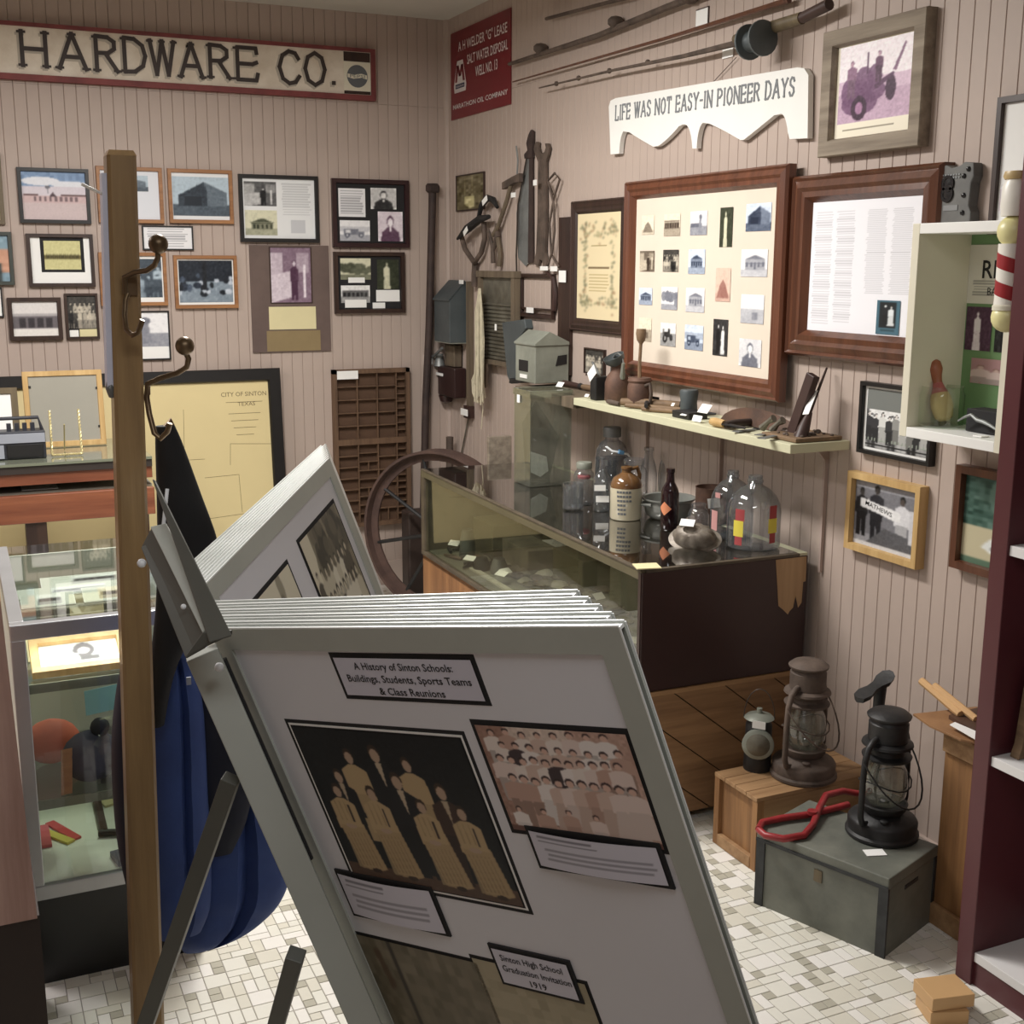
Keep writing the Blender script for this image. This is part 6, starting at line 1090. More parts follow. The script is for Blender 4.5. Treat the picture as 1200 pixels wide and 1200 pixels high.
# lanterns
def lantern(name, label, p, s, m, glass=True, yaw=0.0):
    T = thing(name, label, 'lantern', p); F = Fr(p, (math.cos(yaw), math.sin(yaw), 0), (-math.sin(yaw), math.cos(yaw), 0))
    def L(prof): b = B(); b.lathe(p, [(q*s, z*s) for q, z in prof], 32); return b
    part(T, 'fuel_tank', L([(.235, 0), (.25, .01), (.25, .03), (.235, .045), (.238, .11), (.225, .13), (.15, .155), (.13, .17)]), m); b = B(); b.lathe(F.w(-.13*s, -.10*s, .145*s), [(.028*s, 0), (.03*s, .02*s), (.02*s, .026*s), (1e-6, .026*s)], 12); part(T, 'filler_cap', b, m)
    part(T, 'burner_cup', L([(.12, .16), (.155, .20), (.165, .235), (.15, .24), (.11, .21), (.04, .21), (.035, .25), (1e-6, .25)]), m)
    if glass: part(T, 'glass_globe', L([(.11, .24), (.145, .30), (.155, .38), (.14, .48), (.105, .55), (.10, .57)]), 'glassold')
    part(T, 'globe_plate', L([(.10, .565), (.165, .57), (.17, .585), (.12, .60), (.115, .63), (.16, .655), (.175, .665), (.17, .68), (.125, .70)]), m)
    part(T, 'chimney', L([(.125, .69), (.135, .70), (.135, .82), (.125, .83), (.12, .86)]), m); part(T, 'cap', L([(.09, .84), (.145, .86), (.15, .875), (.12, .90), (.05, .915), (1e-6, .915)]), m)
    for sg_ in (-1, 1):
        part(T, 'side_tube', B().tube([F.w(sg_*q*s, 0, z*s) for q, z in ((.17, .12), (.24, .14), (.265, .20), (.262, .45), (.25, .60), (.22, .68), (.17, .72), (.12, .73))], .022*s, 10), m)
    part(T, 'wire_guard', B().tube([F.w(math.cos(a)*.19*s, math.sin(a)*.17*s, (.40+.03*math.cos(2*a))*s) for a in [2*math.pi*k/16 for k in range(16)]], .004*s+.0006, 6, closed=True), m)
    part(T, 'wire_bail', B().tube([F.w(math.cos(a)*.27*s, -.24*s*math.sin(a), (.60-.33*math.sin(a))*s) for a in [math.pi*k/14 for k in range(15)]], .005*s+.0006, 6), m); return T
pL = onZ(941, 908, hC); pL.x = max(pL.x, 0); mp = mpp(pL); hL = zat(pL, 955, 772)-hC; sL = hL/.915
lantern('oil_lantern', 'tall rusty brown oil lantern standing on the orange wooden crate', pL, sL, M['rust'], True, .35)
pD_ = onZ(1033, 976, hG); hD = (zat(pD_, 1037, 832)-hG); sD = hD/.915
lantern('oil_lantern', 'black iron oil lantern standing on the grey green box', pD_, sD, M['iron'], True, .25)
pS = onZ(887, 900, hC); mp = mpp(pS); T = thing('bullseye_lantern', 'small dark signal lantern with a round glass lens on the orange wooden crate', 'lantern', pS); r_ = 16*mp
b = B(); b.lathe(pS, [(r_, 0), (r_*1.02, .01), (r_, .03), (r_*.95, 55*mp), (r_*.7, 62*mp), (1e-6, 62*mp)], 24); part(T, 'body', b, 'iron'); b = B(); b.lathe(pS+V3((0, 0, 60*mp)), [(r_*.6, 0), (r_*1.1, .006), (r_*.9, .014), (r_*.2, .02), (r_*.2, .034), (1e-6, .034)], 20); part(T, 'cap', b, 'galv')
dl = (EYE-pS); dl.z = 0; dl.normalize(); FLn = Fr(pS+V3((0, 0, 36*mp))+dl*r_*.8, V3((-dl.y, dl.x, 0)), (0, 0, 1)); b = B(); b.lathe(FLn.O, [(r_*1.1, 0), (r_*1.15, .012), (r_*1.0, .016)], 24, FLn); part(T, 'lens_ring', b, 'galv'); b = B(); b.lathe(FLn.O, [(r_*1.0, .012), (r_*.7, .020), (r_*.3, .024), (1e-6, .025)], 24, FLn); part(T, 'lens', b, 'washmetal')
part(T, 'tag', B().box(Fr(pS+dl*(r_*1.2)+V3((0, 0, 61*mp)), V3((-dl.y, dl.x, -.1)), (0, 0, 1)), -.018, .018, -.012, .010, 0, .001), 'paper'); part(T, 'wire_bail', B().tube([pS+V3((-dl.y, dl.x, 0))*r_*1.1*math.cos(a)+V3((0, 0, 62*mp+.085*math.sin(a))) for a in [math.pi*k/10 for k in range(11)]], .0015, 6), 'wire')
# red ice tongs on the grey box
def gb(x, y, z=.010): return onZ(x, y, hG+z)
T = thing('ice_tongs', 'red painted ice tongs lying open on the grey green box', 'tongs', gb(945, 960, 0)); part(T, 'arm', B().tube([gb(1006, 930, .012), gb(988, 927, .02), gb(968, 932, .024), gb(960, 947, .022), gb(953, 966, .012), gb(942, 979, .010), gb(918, 983, .010), gb(897, 979, .010), gb(889, 972, .010)], .009, 10), 'redpaint')
part(T, 'arm', B().tube([gb(889, 972, .012), gb(893, 964, .012), gb(915, 959, .012), gb(945, 955, .012), gb(975, 948, .012), gb(994, 943, .012)], .009, 10), 'redpaint'); b = B(); b.lathe(gb(952, 954, .02), [(.013, 0), (.013, .01), (1e-6, .012)], 12); part(T, 'pivot', b, 'redpaint')
# cobbler's last on an iron stand behind
bs_ = V3((0, 2.31, 0)); q = onY(1024, 806, bs_.y); T = thing('shoe_last', 'black iron cobblers shoe last on a stand behind the dark lantern', 'shoe last', (q.x, bs_.y, 0)); zz_ = q.z; rg = []
for u_2, w2, z2 in ((-.052, .003, -.018), (-.046, .020, -.016), (-.028, .026, -.008), (-.006, .017, .002), (.012, .018, .010), (.030, .028, .020), (.046, .024, .032), (.054, .007, .038)): rg.append([V3((q.x+u_2, bs_.y+w2, zz_+z2)), V3((q.x+u_2, bs_.y-w2, zz_+z2)), V3((q.x+u_2, bs_.y-w2*.8, zz_+z2-.013)), V3((q.x+u_2, bs_.y+w2*.8, zz_+z2-.013))])
b = B(); b.loft(rg); part(T, 'sole', b, 'iron'); part(T, 'stem', B().tube([V3((q.x+.022, bs_.y, zz_+.0)), V3((q.x+.018, bs_.y, zz_-.10)), V3((q.x+.018, bs_.y, .02))], [.016, .013, .016], 10), 'iron'); b = B(); b.lathe((q.x+.018, bs_.y, 0), [(.05, 0), (.05, .01), (.02, .03), (1e-6, .03)], 16); part(T, 'base', b, 'iron')
# slatted crate against the right wall
c0_ = onZ(1092, 1079, 0); c1_ = V3((c0_.x, 1.893, 0)); hS = zat(c0_, 1078, 862); dS = XW-.015-c0_.x; FSc = Fr(c0_, (0, -1, 0), (0, 0, 1)); LS = c0_.y-1.893
T = thing('slatted_crate', 'tall orange wooden slatted crate against the right wall beside the bookcase', 'crate', FSc.w(LS/2, 0, -dS/2))
sp = .115; k = 0; u = 0.0
while u < LS-.03: part(T, 'slat', B().box(FSc, u, min(u+sp-.012, LS), .0, hS, -.014, 0), 'cratev', bev=.001); u += sp
part(T, 'bottom_rail', B().box(FSc, 0, LS, .0, .055, .0005, .012), 'crate', bev=.002); part(T, 'top_rail', B().box(FSc, 0, LS, hS-.05, hS, .0005, .010), 'crate', bev=.002)
part(T, 'back_panel', B().box(FSc, 0, LS, 0, hS, -dS, -dS+.01), 'cratev'); part(T, 'end_panel', B().box(FSc, .0, .012, 0, hS, -dS+.01, -.014), 'cratev'); part(T, 'end_panel', B().box(FSc, LS-.012, LS, 0, hS, -dS+.01, -.014), 'cratev'); part(T, 'inner_shade_sheet', B().box(FSc, .012, LS-.012, .01, hS-.01, -.03, -.02), 'recessdark'); part(T, 'lid', B().box(FSc, 0, LS, hS, hS+.012, -dS, .004), 'crate')  # dark sheet behind the slats stands in for shade inside the crate
zsr = hS+.0125
def lf(pts, z0, z1): return B().prism(Fr((0, 0, 0), (1, 0, 0), (0, 1, 0)), [(min(onZ(x, y, z1).x, XW-.012), onZ(x, y, z1).y) for x, y in pts], z0, z1)
solo('veneer_scrap', lf([(1070, 836), (1082, 835), (1148, 827), (1175, 858), (1150, 871), (1126, 866), (1090, 850)], zsr, zsr+.006), 'rattan', 'wide brown veneer scrap lying over the slatted crate', 'wood scrap', bev=.001)
solo('veneer_scrap', lf([(1074, 853), (1098, 860), (1150, 876), (1170, 885), (1170, 895), (1130, 880), (1085, 862)], zsr-.03, zsr-.024) if False else lf([(1112, 838), (1150, 828), (1180, 846), (1140, 856)], zsr+.0065, zsr+.016), 'leather', 'darker small board on top of the brown veneer scrap', 'wood scrap')
solo('white_card', lf([(1113, 849), (1119, 846), (1156, 862), (1156, 870), (1148, 869)], zsr+.0175, zsr+.019), 'paper', 'white card lying on the brown scraps of the slatted crate', 'card')
p_ = onZ(1122, 838, zsr+.02); q_ = onX(1080, 798, min(p_.x+.03, XW-.03)); 
solo('wooden_stick', B().tube([p_+V3((.01, 0, 0)), q_], .010, 8), 'tanblock', 'short tan stick slanting up from the slatted crate, front of two', 'stick'); solo('wooden_stick', B().tube([p_+V3((.02, -.04, 0)), q_+V3((0, -.045, .002))], .009, 8), 'tanblock', 'short tan stick slanting up from the slatted crate, rear of two', 'stick')
# maroon bookcase
bx0, by1, by0 = 1.985, 1.885, .62
T = thing('bookcase', 'tall dark maroon bookcase with white shelves at the right edge', 'bookcase', (2.12, 1.25, 0)); H_b = 2.1
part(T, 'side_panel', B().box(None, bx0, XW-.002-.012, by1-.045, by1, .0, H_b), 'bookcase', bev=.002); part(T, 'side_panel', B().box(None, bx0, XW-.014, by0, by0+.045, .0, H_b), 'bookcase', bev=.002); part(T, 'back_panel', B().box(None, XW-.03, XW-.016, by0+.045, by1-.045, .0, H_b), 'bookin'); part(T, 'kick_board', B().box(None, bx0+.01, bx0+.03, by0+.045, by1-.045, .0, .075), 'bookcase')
part(T, 'top_board', B().box(None, bx0-.01, XW-.014, by0-.01, by1+.01, H_b, H_b+.03), 'bookcase')
shz = [onX(1150, 1120, bx0+.01).z, onX(1172, 890, bx0+.01).z, onX(1189, 640, bx0+.01).z, 1.52]
for z in shz: part(T, 'shelf', B().box(None, bx0+.006, XW-.03, by0+.046, by1-.046, z-.022, z), 'shelfwhite', bev=.001)
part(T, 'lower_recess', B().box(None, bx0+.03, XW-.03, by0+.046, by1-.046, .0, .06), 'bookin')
p = V3((2.10, by1-.075, shz[1]+.001)); solo('wooden_book_end', B().prism(Fr(p, (1, 0, 0), (0, 0, 1), (0, -1, 0)), [(-.075, 0), (.10, 0), (.10, .20), (-.03, .20), (-.05, .18), (-.065, .03)], -.012, .012), 'oldwood', 'brown wooden board standing on the middle shelf of the bookcase', 'board', bev=.002)
solo('dark_book', B().box(None, 2.04, 2.2, by1-.16, by1-.12, shz[1]+.001, shz[1]+.22), 'bookin', 'dark book standing beside the brown board in the bookcase', 'book', bev=.002)
b = B(); pr_ = V3((2.10, by1-.235, shz[0]+.001)); b.ball(pr_+V3((0, 0, .05)), .05, 20); solo('red_globe_jar', b, 'redplastic', 'round red ball on the lowest white shelf of the bookcase', 'ball')
# tan blocks
FBk = Fr(onZ(1092, 1196, 0)+V3((0, 0, 0)), V3((1, -.30, 0)), V3((.30, 1, 0))); z1_ = .030
q0 = onZ(1090, 1186, .03); F1 = Fr((q0.x, q0.y, 0), (.94, -.34, 0), (.34, .94, 0))
solo('wooden_block', B().box(F1, 0, .085, -.005, .075, 0, .031), 'tanblock', 'lower of two tan wooden blocks stacked on the floor by the bookcase', 'block', bev=.0015)
F2 = Fr((q0.x+.004, q0.y+.006, .0315), (.97, -.22, 0), (.22, .97, 0)); solo('wooden_block', B().box(F2, 0, .10, -.01, .07, 0, .030), 'tanblock', 'upper of two tan wooden blocks stacked on the floor by the bookcase', 'block', bev=.0015)

# ================================================================== left side: oak table, aluminium case, cabinet
YT = 4.86; ZTb = .862
u0t, u1t = -1.3, .675
T = thing('oak_display_table', 'red oak display table with a glass top standing before the city map', 'table', (0, YT+.35, 0))
part(T, 'glass_top', B().box(None, u0t, u1t, YT-.01, YT+.56, ZTb-.010, ZTb), 'tabletop'); part(T, 'glass_edge', B().box(None, u0t, u1t, YT-.014, YT-.0101, ZTb-.010, ZTb-.0005), 'shelfglassedge')
part(T, 'top_edge', B().box(None, u0t, u1t, YT-.008, YT+.02, ZTb-.040, ZTb-.0105), 'tabledark'); part(T, 'upper_rail', B().box(None, u0t, u1t, YT, YT+.03, ZTb-.085, ZTb-.0405), 'cherrytable', bev=.002)
part(T, 'inner_ledge', B().box(None, u0t, u1t, YT+.03, YT+.5, ZTb-.125, ZTb-.115), 'greyboard'); part(T, 'lower_rail', B().box(None, u0t, u1t, YT-.03, YT, ZTb-.225, ZTb-.118), 'cherrytable', bev=.003); part(T, 'back_rail', B().box(None, u0t, u1t, YT+.5, YT+.53, ZTb-.225, ZTb-.010), 'cherrytable')
for x in (u0t+.02, -.45, .20, u1t-.10): part(T, 'leg', B().box(None, x, x+.075, YT-.02, YT+.05, 0, ZTb-.226), 'darkw')
for x in (u0t+.02, u1t-.10): part(T, 'leg', B().box(None, x, x+.075, YT+.45, YT+.52, 0, ZTb-.226), 'darkw')
part(T, 'lower_panel', B().box(None, u0t+.1, u1t-.1, YT+.12, YT+.13, .10, ZTb-.226), 'mapaper')
solo('loose_paper', B().box(None, .20, .33, YT+.06, YT+.16, ZTb-.1145, ZTb-.112), 'paper', 'small white paper seen in the slot of the oak table', 'paper')
zq = ZTb+.001
# frame back standing on the table
p = onY(75, 525, YT+.30); yb_ = YT+.30; FFb = Fr((0, yb_, 0), (1, 0, 0), (0, .10, 1)); q0 = FFb.px(32, 524); q1 = FFb.px(118, 433)
vb_ = (zq)/FFb.V.z
T = thing('frame_back', 'light wood framed grey board turned backwards on the oak table', 'picture frame', FFb.w((q0[0]+q1[0])/2, vb_)); 
part(T, 'frame', rectframe(B(), FFb, q0[0], vb_+.001, q1[0], q1[1], .022, 0, .02, FLAT), 'gold'); part(T, 'backing_board', B().box(FFb, q0[0]+.018, q1[0]-.018, vb_+.02, q1[1]-.018, .004, .014), 'greyboard'); b = B()
for fx_, fy_ in ((.5, .05), (.08, .2), (.93, .24), (.93, .75), (.5, .95)): b.box(FFb, q0[0]+(q1[0]-q0[0])*fx_-.006, q0[0]+(q1[0]-q0[0])*fx_+.006, q1[1]-(q1[1]-vb_)*fy_-.004, q1[1]-(q1[1]-vb_)*fy_+.004, .014, .018)
part(T, 'turn_clips', b, 'iron')
T = thing('frame_back', 'olive edged white backed frame at the far left on the oak table', 'picture frame', FFb.w(FFb.px(0, 500)[0], vb_)); q2 = FFb.px(19, 454); uL_ = FFb.px(-40, 454)[0]
part(T, 'frame', rectframe(B(), FFb.at(0, 0, .03), uL_, vb_+.001, q2[0], q2[1], .026, 0, .02, FLAT), 'olive'); part(T, 'backing_board', B().box(FFb.at(0, 0, .03), uL_+.02, q2[0]-.02, vb_+.02, q2[1]-.02, .004, .014), 'paper')
# radio
yr = YT+.10; q0 = onY(13, 533, yr); q1 = onY(52, 495, yr); xl = onY(-40, 520, yr).x; xr_ = q1.x; FRd = Fr((0, yr, 0), (1, 0, 0), (0, 0, 1)); zr_ = zq
T = thing('cassette_radio', 'silver and black portable radio with a carrying handle on the oak table', 'radio', ((xl+xr_)/2, yr, zr_)); hR = q1.z-zq
part(T, 'body', B().box(FRd, xl, xr_, zr_, zr_+hR*.78, -.09, 0), 'radiod', bev=.004); part(T, 'silver_band', B().box(FRd, xl+.002, xr_-.002, zr_+hR*.46, zr_+hR*.72, .0, .004), 'radio'); part(T, 'dark_panel', B().box(FRd, xl+.14, xr_-.01, zr_+.006, zr_+hR*.42, .0, .006), 'camdark', bev=.002); part(T, 'silver_door', B().box(FRd, xl+.02, xl+.13, zr_+.006, zr_+hR*.42, 0, .005), 'radio')
part(T, 'handle', B().tube([FRd.w(xl+.02, zr_+hR*.76, -.04), FRd.w(xl+.025, zr_+hR*1.12, -.04), FRd.w(xr_-.02, zr_+hR*1.12, -.04), FRd.w(xr_-.008, zr_+hR*.76, -.04)], .007, 8), 'radiod')
for k in range(4): part(T, 'key', B().box(FRd, xr_-.05-k*.028, xr_-.034-k*.028, zr_+hR*.78, zr_+hR*.98, -.05, -.03), 'radiod')
# wire easel
ye = YT+.12; e = [onY(59, 483, ye), onY(61, 531, ye), onY(96, 530, ye), onY(93, 481, ye)]; T = thing('wire_easel', 'twisted gold wire plate easel on the oak table', 'easel', V3(((e[1].x+e[2].x)/2, ye, zq)))
for w_ in e[1:3]: w_.z = zq+.006
e[0].y += .05; e[3].y += .05
for i, nm in ((0, 'upright'), (1, 'base_bar'), (2, 'upright')):
    b = B(); a_, c_ = e[i], e[i+1]; n_ = 28
    for sgn in (0, math.pi):
        d = (c_-a_).normalized(); s1 = d.cross(V3((.1, 1, .2))).normalized(); s2 = d.cross(s1)
        b.tube([a_.lerp(c_, t/n_)+(s1*math.cos(t*1.4+sgn)+s2*math.sin(t*1.4+sgn))*.0028 for t in range(n_+1)], .0028, 6)
    part(T, nm, b, 'goldwire')
part(T, 'rear_leg', B().tube([(e[0]+e[3])/2+V3((0, .03, -.06)), V3(((e[0].x+e[3].x)/2, ye+.15, zq+.004))], .003, 6), 'goldwire')
# aluminium glass case
ya = 2.70; xa0, xa1 = .0675, .434; za = .845; yd = .80
T = thing('aluminium_showcase', 'silver framed glass showcase with lit shelves, left of the wooden post', 'display case', ((xa0+xa1)/2, ya+yd/2, 0))
part(T, 'plinth', B().box(None, xa0+.0, xa1, ya+.004, ya+yd, 0, .205), 'blackbase')
fw_ = .026
def ab(x0, x1, y0, y1, z0, z1, nm='frame_bar'): part(T, nm, B().box(None, x0, x1, y0, y1, z0, z1), 'silver', bev=.002)
ab(xa0, xa1, ya, ya+fw_, .205, .205+.034); ab(xa0-.004, xa0+fw_, ya, ya+fw_, .239, za-.035, 'corner_post'); ab(xa1-fw_, xa1, ya, ya+fw_, .239, za-.035, 'corner_post'); ab(xa0-.004, xa1, ya-.003, ya+fw_, za-.035, za); ab(xa0-.004, xa0+fw_, ya+fw_, ya+yd, za-.03, za); ab(xa1-fw_, xa1, ya+fw_, ya+yd, za-.03, za); ab(xa0, xa0+fw_, ya+yd-fw_, ya+yd, .205, za-.03, 'corner_post')
part(T, 'top_glass', B().box(None, xa0+fw_, xa1-fw_, ya+fw_, ya+yd, za-.008, za-.003), 'glassgreen'); part(T, 'front_glass', B().box(None, xa0+fw_, xa1-fw_, ya+.010, ya+.013, .239, za-.035), 'glass'); part(T, 'back_panel', B().box(None, xa0, xa1, ya+yd-.002, ya+yd+.008, .205, za-.03), 'shelfgreen'); part(T, 'side_panel', B().box(None, xa0, xa0+.004, ya+fw_, ya+yd-fw_, .205, za-.03), 'shelfgreen'); part(T, 'side_panel', B().box(None, xa1-.004, xa1, ya+fw_, ya+yd-.002, .205, za-.03), 'shelfgreen')
part(T, 'base_board', B().box(None, xa0+.004, xa1-.004, ya+.014, ya+yd-.002, .205, .240), 'shelfgreen')
zA = [onY(40, 800, ya+.02).z-.004, onY(40, 938, ya+.02).z-.004]
for z in zA: part(T, 'glass_shelf', B().box(None, xa0+.006, xa1-.006, ya+.016, ya+.42, z-.006, z), 'shelfglassedge' if False else 'glassgreen'); part(T, 'shelf_edge', B().box(None, xa0+.01, xa1-.01, ya+.0145, ya+.018, z-.020, z+.001), 'shelfglassedge')
part(T, 'interior_lining', B().box(None, xa0+.01, xa1-.01, ya+.42, ya+.428, .241, zA[0]-.01), 'shelfgreen')
part(T, 'upper_deck', B().box(None, xa0+.01, xa1-.01, ya+.43, ya+yd-.004, zA[0]-.006, zA[0]), 'casebed')
# contents of the showcase
def flatframe(label, corners, z, m, content, fw=.02, lift=.03, name='picture_frame'):
    a_, b_ = [onZ(x, y, z) for x, y in corners]; Fv = Fr(a_, (1, 0, 0), (0, math.cos(lift*10), math.sin(lift*10)))
    return a_, b_
zz0 = zA[0]+.001
q0 = onY(38, 795, ya+.06); q1 = onY(142, 780, ya+.06); FPa = Fr((q0.x, ya+.05, zz0), (1, 0, 0), (0, .94, .34))
a = cv(60, 28, (214, 220, 216)); el(a, .56, .35, .14, .3, (96, 92, 96)); el(a, .56, .38, .07, .12, (220, 216, 212)); pg(a, [(.1, .5), (.5, .45), (.45, .7), (.12, .75)], (180, 184, 186)); rc(a, .5, .62, .75, .8, (90, 88, 90)); ln(a, .72, .1, .98, .6, 6, (150, 160, 170)); bl(a)
frame(FPa, 0, 0, .020, .018, 'gold', 'gold framed photo lying on the top shelf of the silver showcase', [(0, 0, 1, 1, a)], group='framed photos in the silver showcase', uv=(0, 0, q1.x-q0.x+.02, .125), cat='picture frame')
q2 = onY(66, 765, ya+.2); FPb = Fr((q2.x, ya+.18, zz0), (1, 0, 0), (0, .93, .36))
frame(FPb, 0, 0, .024, .018, 'oak', 'orange wood framed photo lying behind the gold frame in the silver showcase', [(0, 0, 1, 1, photo('street', 'soft', 50, 26))], group='framed photos in the silver showcase', uv=(0, 0, .20, .12))
solo('cream_note', B().box(Fr((xa0+.035, ya+.18, zz0), (1, 0, 0), (0, .9, .42)), 0, .095, 0, .10, 0, .002), 'yellowm', 'blank cream note card at the left on the top shelf of the silver showcase', 'card')
for (x0, y0, w_, d_, tn, lb) in ((xa0+.04, ya+.50, .13, .07, 'bw', 'small photo card lying at the left under the showcase top glass'), (xa0+.19, ya+.50, .13, .08, 'sepia', 'pale photo card lying nearest the middle under the showcase top glass'), (xa0+.03, ya+.60, .30, .05, 'soft', 'long strip of photo cards under the showcase top glass'), (xa0+.10, ya+.69, .26, .06, 'bw', 'rear photo card under the showcase top glass')):
    c = cv(40, 22, (214, 216, 206)); put(c, photo('street', tn, 24, 20), .3, .1, .75, .9); T_ = solo('photo_card', B().box(Fr((x0, y0, za-.10), (1, 0, 0), (0, 1, .25)), 0, w_, 0, d_, -.004, 0), 'paper', lb, 'photo card'); T_['label'] = lb; pic(Fr((x0, y0, za-.10), (1, 0, 0), (0, 1, .25)), .002, .002, w_-.002, d_-.002, .0008, c, T_, 'photo')
solo('card_stand', B().box(None, xa0+.03, xa0+.42, ya+.49, ya+.76, zA[0]+.001, za-.125), 'greyboard', 'low grey riser block carrying the photo cards in the silver showcase', 'riser')
z2 = zA[1]+.001
b = B(); b.ball((xa0+.075, ya+.23, z2+.055), .058, 20, sz=.9, sx=1.1); solo('red_hat', b, 'orange', 'red orange cloth cap on the middle shelf of the silver showcase', 'cap')
b = B(); b.ball((xa0+.15, ya+.10, z2+.055), .062, 20, sz=.95, sx=1.05); T_ = solo('blue_hat', b, 'capblue', 'dark blue cloth cap on the middle shelf of the silver showcase', 'cap')
rg = []; cb_ = V3((xa0+.20, ya+.06, z2))
for z, w_, d_ in ((0.002, .045, .012), (.04, .05, .02), (.09, .048, .022), (.125, .03, .014), (.14, .012, .008), (.155, .03, .010)): rg.append([cb_+V3((math.cos(a)*w_*(1+.15*math.sin(5*a+z*60)), math.sin(a)*d_, z)) for a in [2*math.pi*k/14 for k in range(14)]])
b = B(); b.loft(rg); T_ = tag(mk('plastic_bag', b, M['glass'], None), 'crumpled clear plastic bag on the middle shelf of the silver showcase', 'bag')
b = B(); b.ball(cb_+V3((-.028, .03, .125)), .022, 12, sz=1.0); solo('black_ball', b, 'blackm', 'small black rounded piece above the plastic bag in the showcase', 'knob')
solo('wooden_ruler', B().box(Fr((xa0+.075, ya+.03, z2), (.96, .1, -.0), (.08, .35, .8)), 0, .024, 0, .10, 0, .004), 'oak', 'short tan wooden ruler leaning against the blue cap in the showcase', 'ruler')
solo('blue_paper', B().box(Fr((xa0+.16, ya+.30, z2+.08), (1, 0, .1), (0, .2, 1)), 0, .10, 0, .06, 0, .002), 'bluepaper', 'light blue sheet at the back of the middle showcase shelf', 'paper')
b = B(); b.tube([cb_+V3((.055, .02, .002)), cb_+V3((.06, .03, .12))], [.018, .028], 14); tag(mk('glass_tumbler', b, M['glassjar'], None), 'clear glass tumbler beside the plastic bag in the showcase', 'glass'); solo('brown_knife_sheath', B().tube([cb_+V3((.012, .004, .012)), cb_+V3((.016, .008, .07))], [.014, .018], 10), 'leather', 'brown leather piece inside the clear plastic bag', 'leather')
z3 = .241
def flat(name, label, cat, corner, L_, w_, ang, m, h=.008): F_ = Fr((corner[0], corner[1], z3), (math.cos(ang), math.sin(ang), 0), (-math.sin(ang), math.cos(ang), 0)); return solo(name, B().box(F_, 0, L_, 0, w_, 0, h), m, label, cat)
pq = onZ(47, 995, z3); flat('pink_sheath', 'pinkish red flat plastic piece at the left on the showcase floor', 'plastic strip', (pq.x-.003, pq.y), .030, .115, 0, 'pinkplastic')
pq = onZ(88, 986, z3); flat('folding_rule', 'yellow folding rule lying on the showcase floor', 'rule', (pq.x, pq.y), .12, .022, 2.15, 'yellowruler', .006); pq = onZ(96, 984, z3); flat('red_strip', 'bright red strip beside the yellow folding rule on the showcase floor', 'plastic strip', (pq.x, pq.y+.01), .13, .022, 2.0, 'redplastic', .005)
p0 = onZ(122, 975, z3+.01); p1 = onZ(146, 975, z3+.01); p2 = onZ(113, 935, z3+.01); T_ = thing('hammer', 'dark handled hammer at the right on the showcase floor', 'hammer', V3((p0.x, p0.y, z3))); part(T_, 'handle', B().tube([p2, p0], .010, 8), 'wooddark'); part(T_, 'head', B().tube([p0+V3((-.012, 0, 0)), p1], .009, 8), 'iron')
pq = onZ(136, 1005, z3); flat('blue_grey_cloth', 'blue grey folded cloth at the right on the showcase floor', 'cloth', (pq.x, pq.y-.05), .07, .06, .2, 'capblue', .014); pq = onZ(133, 945, z3); flat('cream_scroll', 'cream paper lying behind the hammer on the showcase floor', 'paper', (pq.x-.02, pq.y), .05, .14, .25, 'yellowm', .006)
# laminate cabinet at the very left
yl = 2.20; xr2 = onY(44, 1078, yl).x; zb_ = onY(20, 1081, yl).z; T = thing('laminate_cabinet', 'brown wood grain cabinet on a dark base at the lower left edge', 'cabinet', (xr2-.4, yl+.2, 0))
part(T, 'side_panel', B().prism(Fr((0, yl, 0), (1, 0, 0), (0, 0, 1)), [(xr2-.8, zb_), (xr2, zb_), (xr2-.018, onY(2, 775, yl).z+.12), (xr2-.8, onY(2, 775, yl).z+.12)], -.45, 0), 'cabinet'); part(T, 'base', B().box(None, xr2-.8, xr2+.004, yl+.01, yl+.45, 0, zb_), 'cabbase')

# ================================================================== hall tree post with coats
yp = 1.98; FPp = Fr((0, yp, 0), (1, 0, 0), (0, 0, 1)); tl = FPp.px(125, 178); tr = FPp.px(160, 178); bl_ = FPp.px(157, 1190); br_ = FPp.px(193, 1190)
def lean(v): t = (v-bl_[1])/(tl[1]-bl_[1]); return bl_[0]+(tl[0]-bl_[0])*t, br_[0]+(tr[0]-br_[0])*t
T = thing('hall_tree', 'square varnished wooden hall tree post with brass double coat hooks', 'coat rack', (lean(0)[0]+.02, yp+.02, 0)); HT = T
x00, x01 = lean(0.03); xt0, xt1 = lean(tl[1]); dpt = .045; ch_ = .005
vs = []
for (xa, xb, z) in ((x00, x01, .03), (xt0, xt1, tl[1]-.004)):
    vs += [V3((xa+ch_, yp, z)), V3((xb-ch_, yp, z)), V3((xb, yp+ch_, z)), V3((xb, yp+dpt, z)), V3((xa, yp+dpt, z)), V3((xa, yp+ch_, z))]
b = B(); b.add(vs, [(0, 1, 7, 6), (1, 2, 8, 7), (2, 3, 9, 8), (3, 4, 10, 9), (4, 5, 11, 10), (5, 0, 6, 11), (0, 5, 4, 3, 2, 1), (6, 7, 8, 9, 10, 11)]); part(T, 'post', b, 'post')
b = B(); b.add([V3((xt0, yp+.0, tl[1]-.004)), V3((xt1, yp, tl[1]-.004)), V3((xt1, yp+dpt, tl[1]-.004)), V3((xt0, yp+dpt, tl[1]-.004)), V3((xt0+.004, yp+.004, tl[1]+.004)), V3((xt1-.004, yp+.004, tl[1]+.004)), V3((xt1-.004, yp+dpt-.004, tl[1]+.004)), V3((xt0+.004, yp+dpt-.004, tl[1]+.004))], [(3, 2, 1, 0), (4, 5, 6, 7), (0, 1, 5, 4), (1, 2, 6, 5), (2, 3, 7, 6), (3, 0, 4, 7)]); part(T, 'end_grain_cap', b, 'postend')
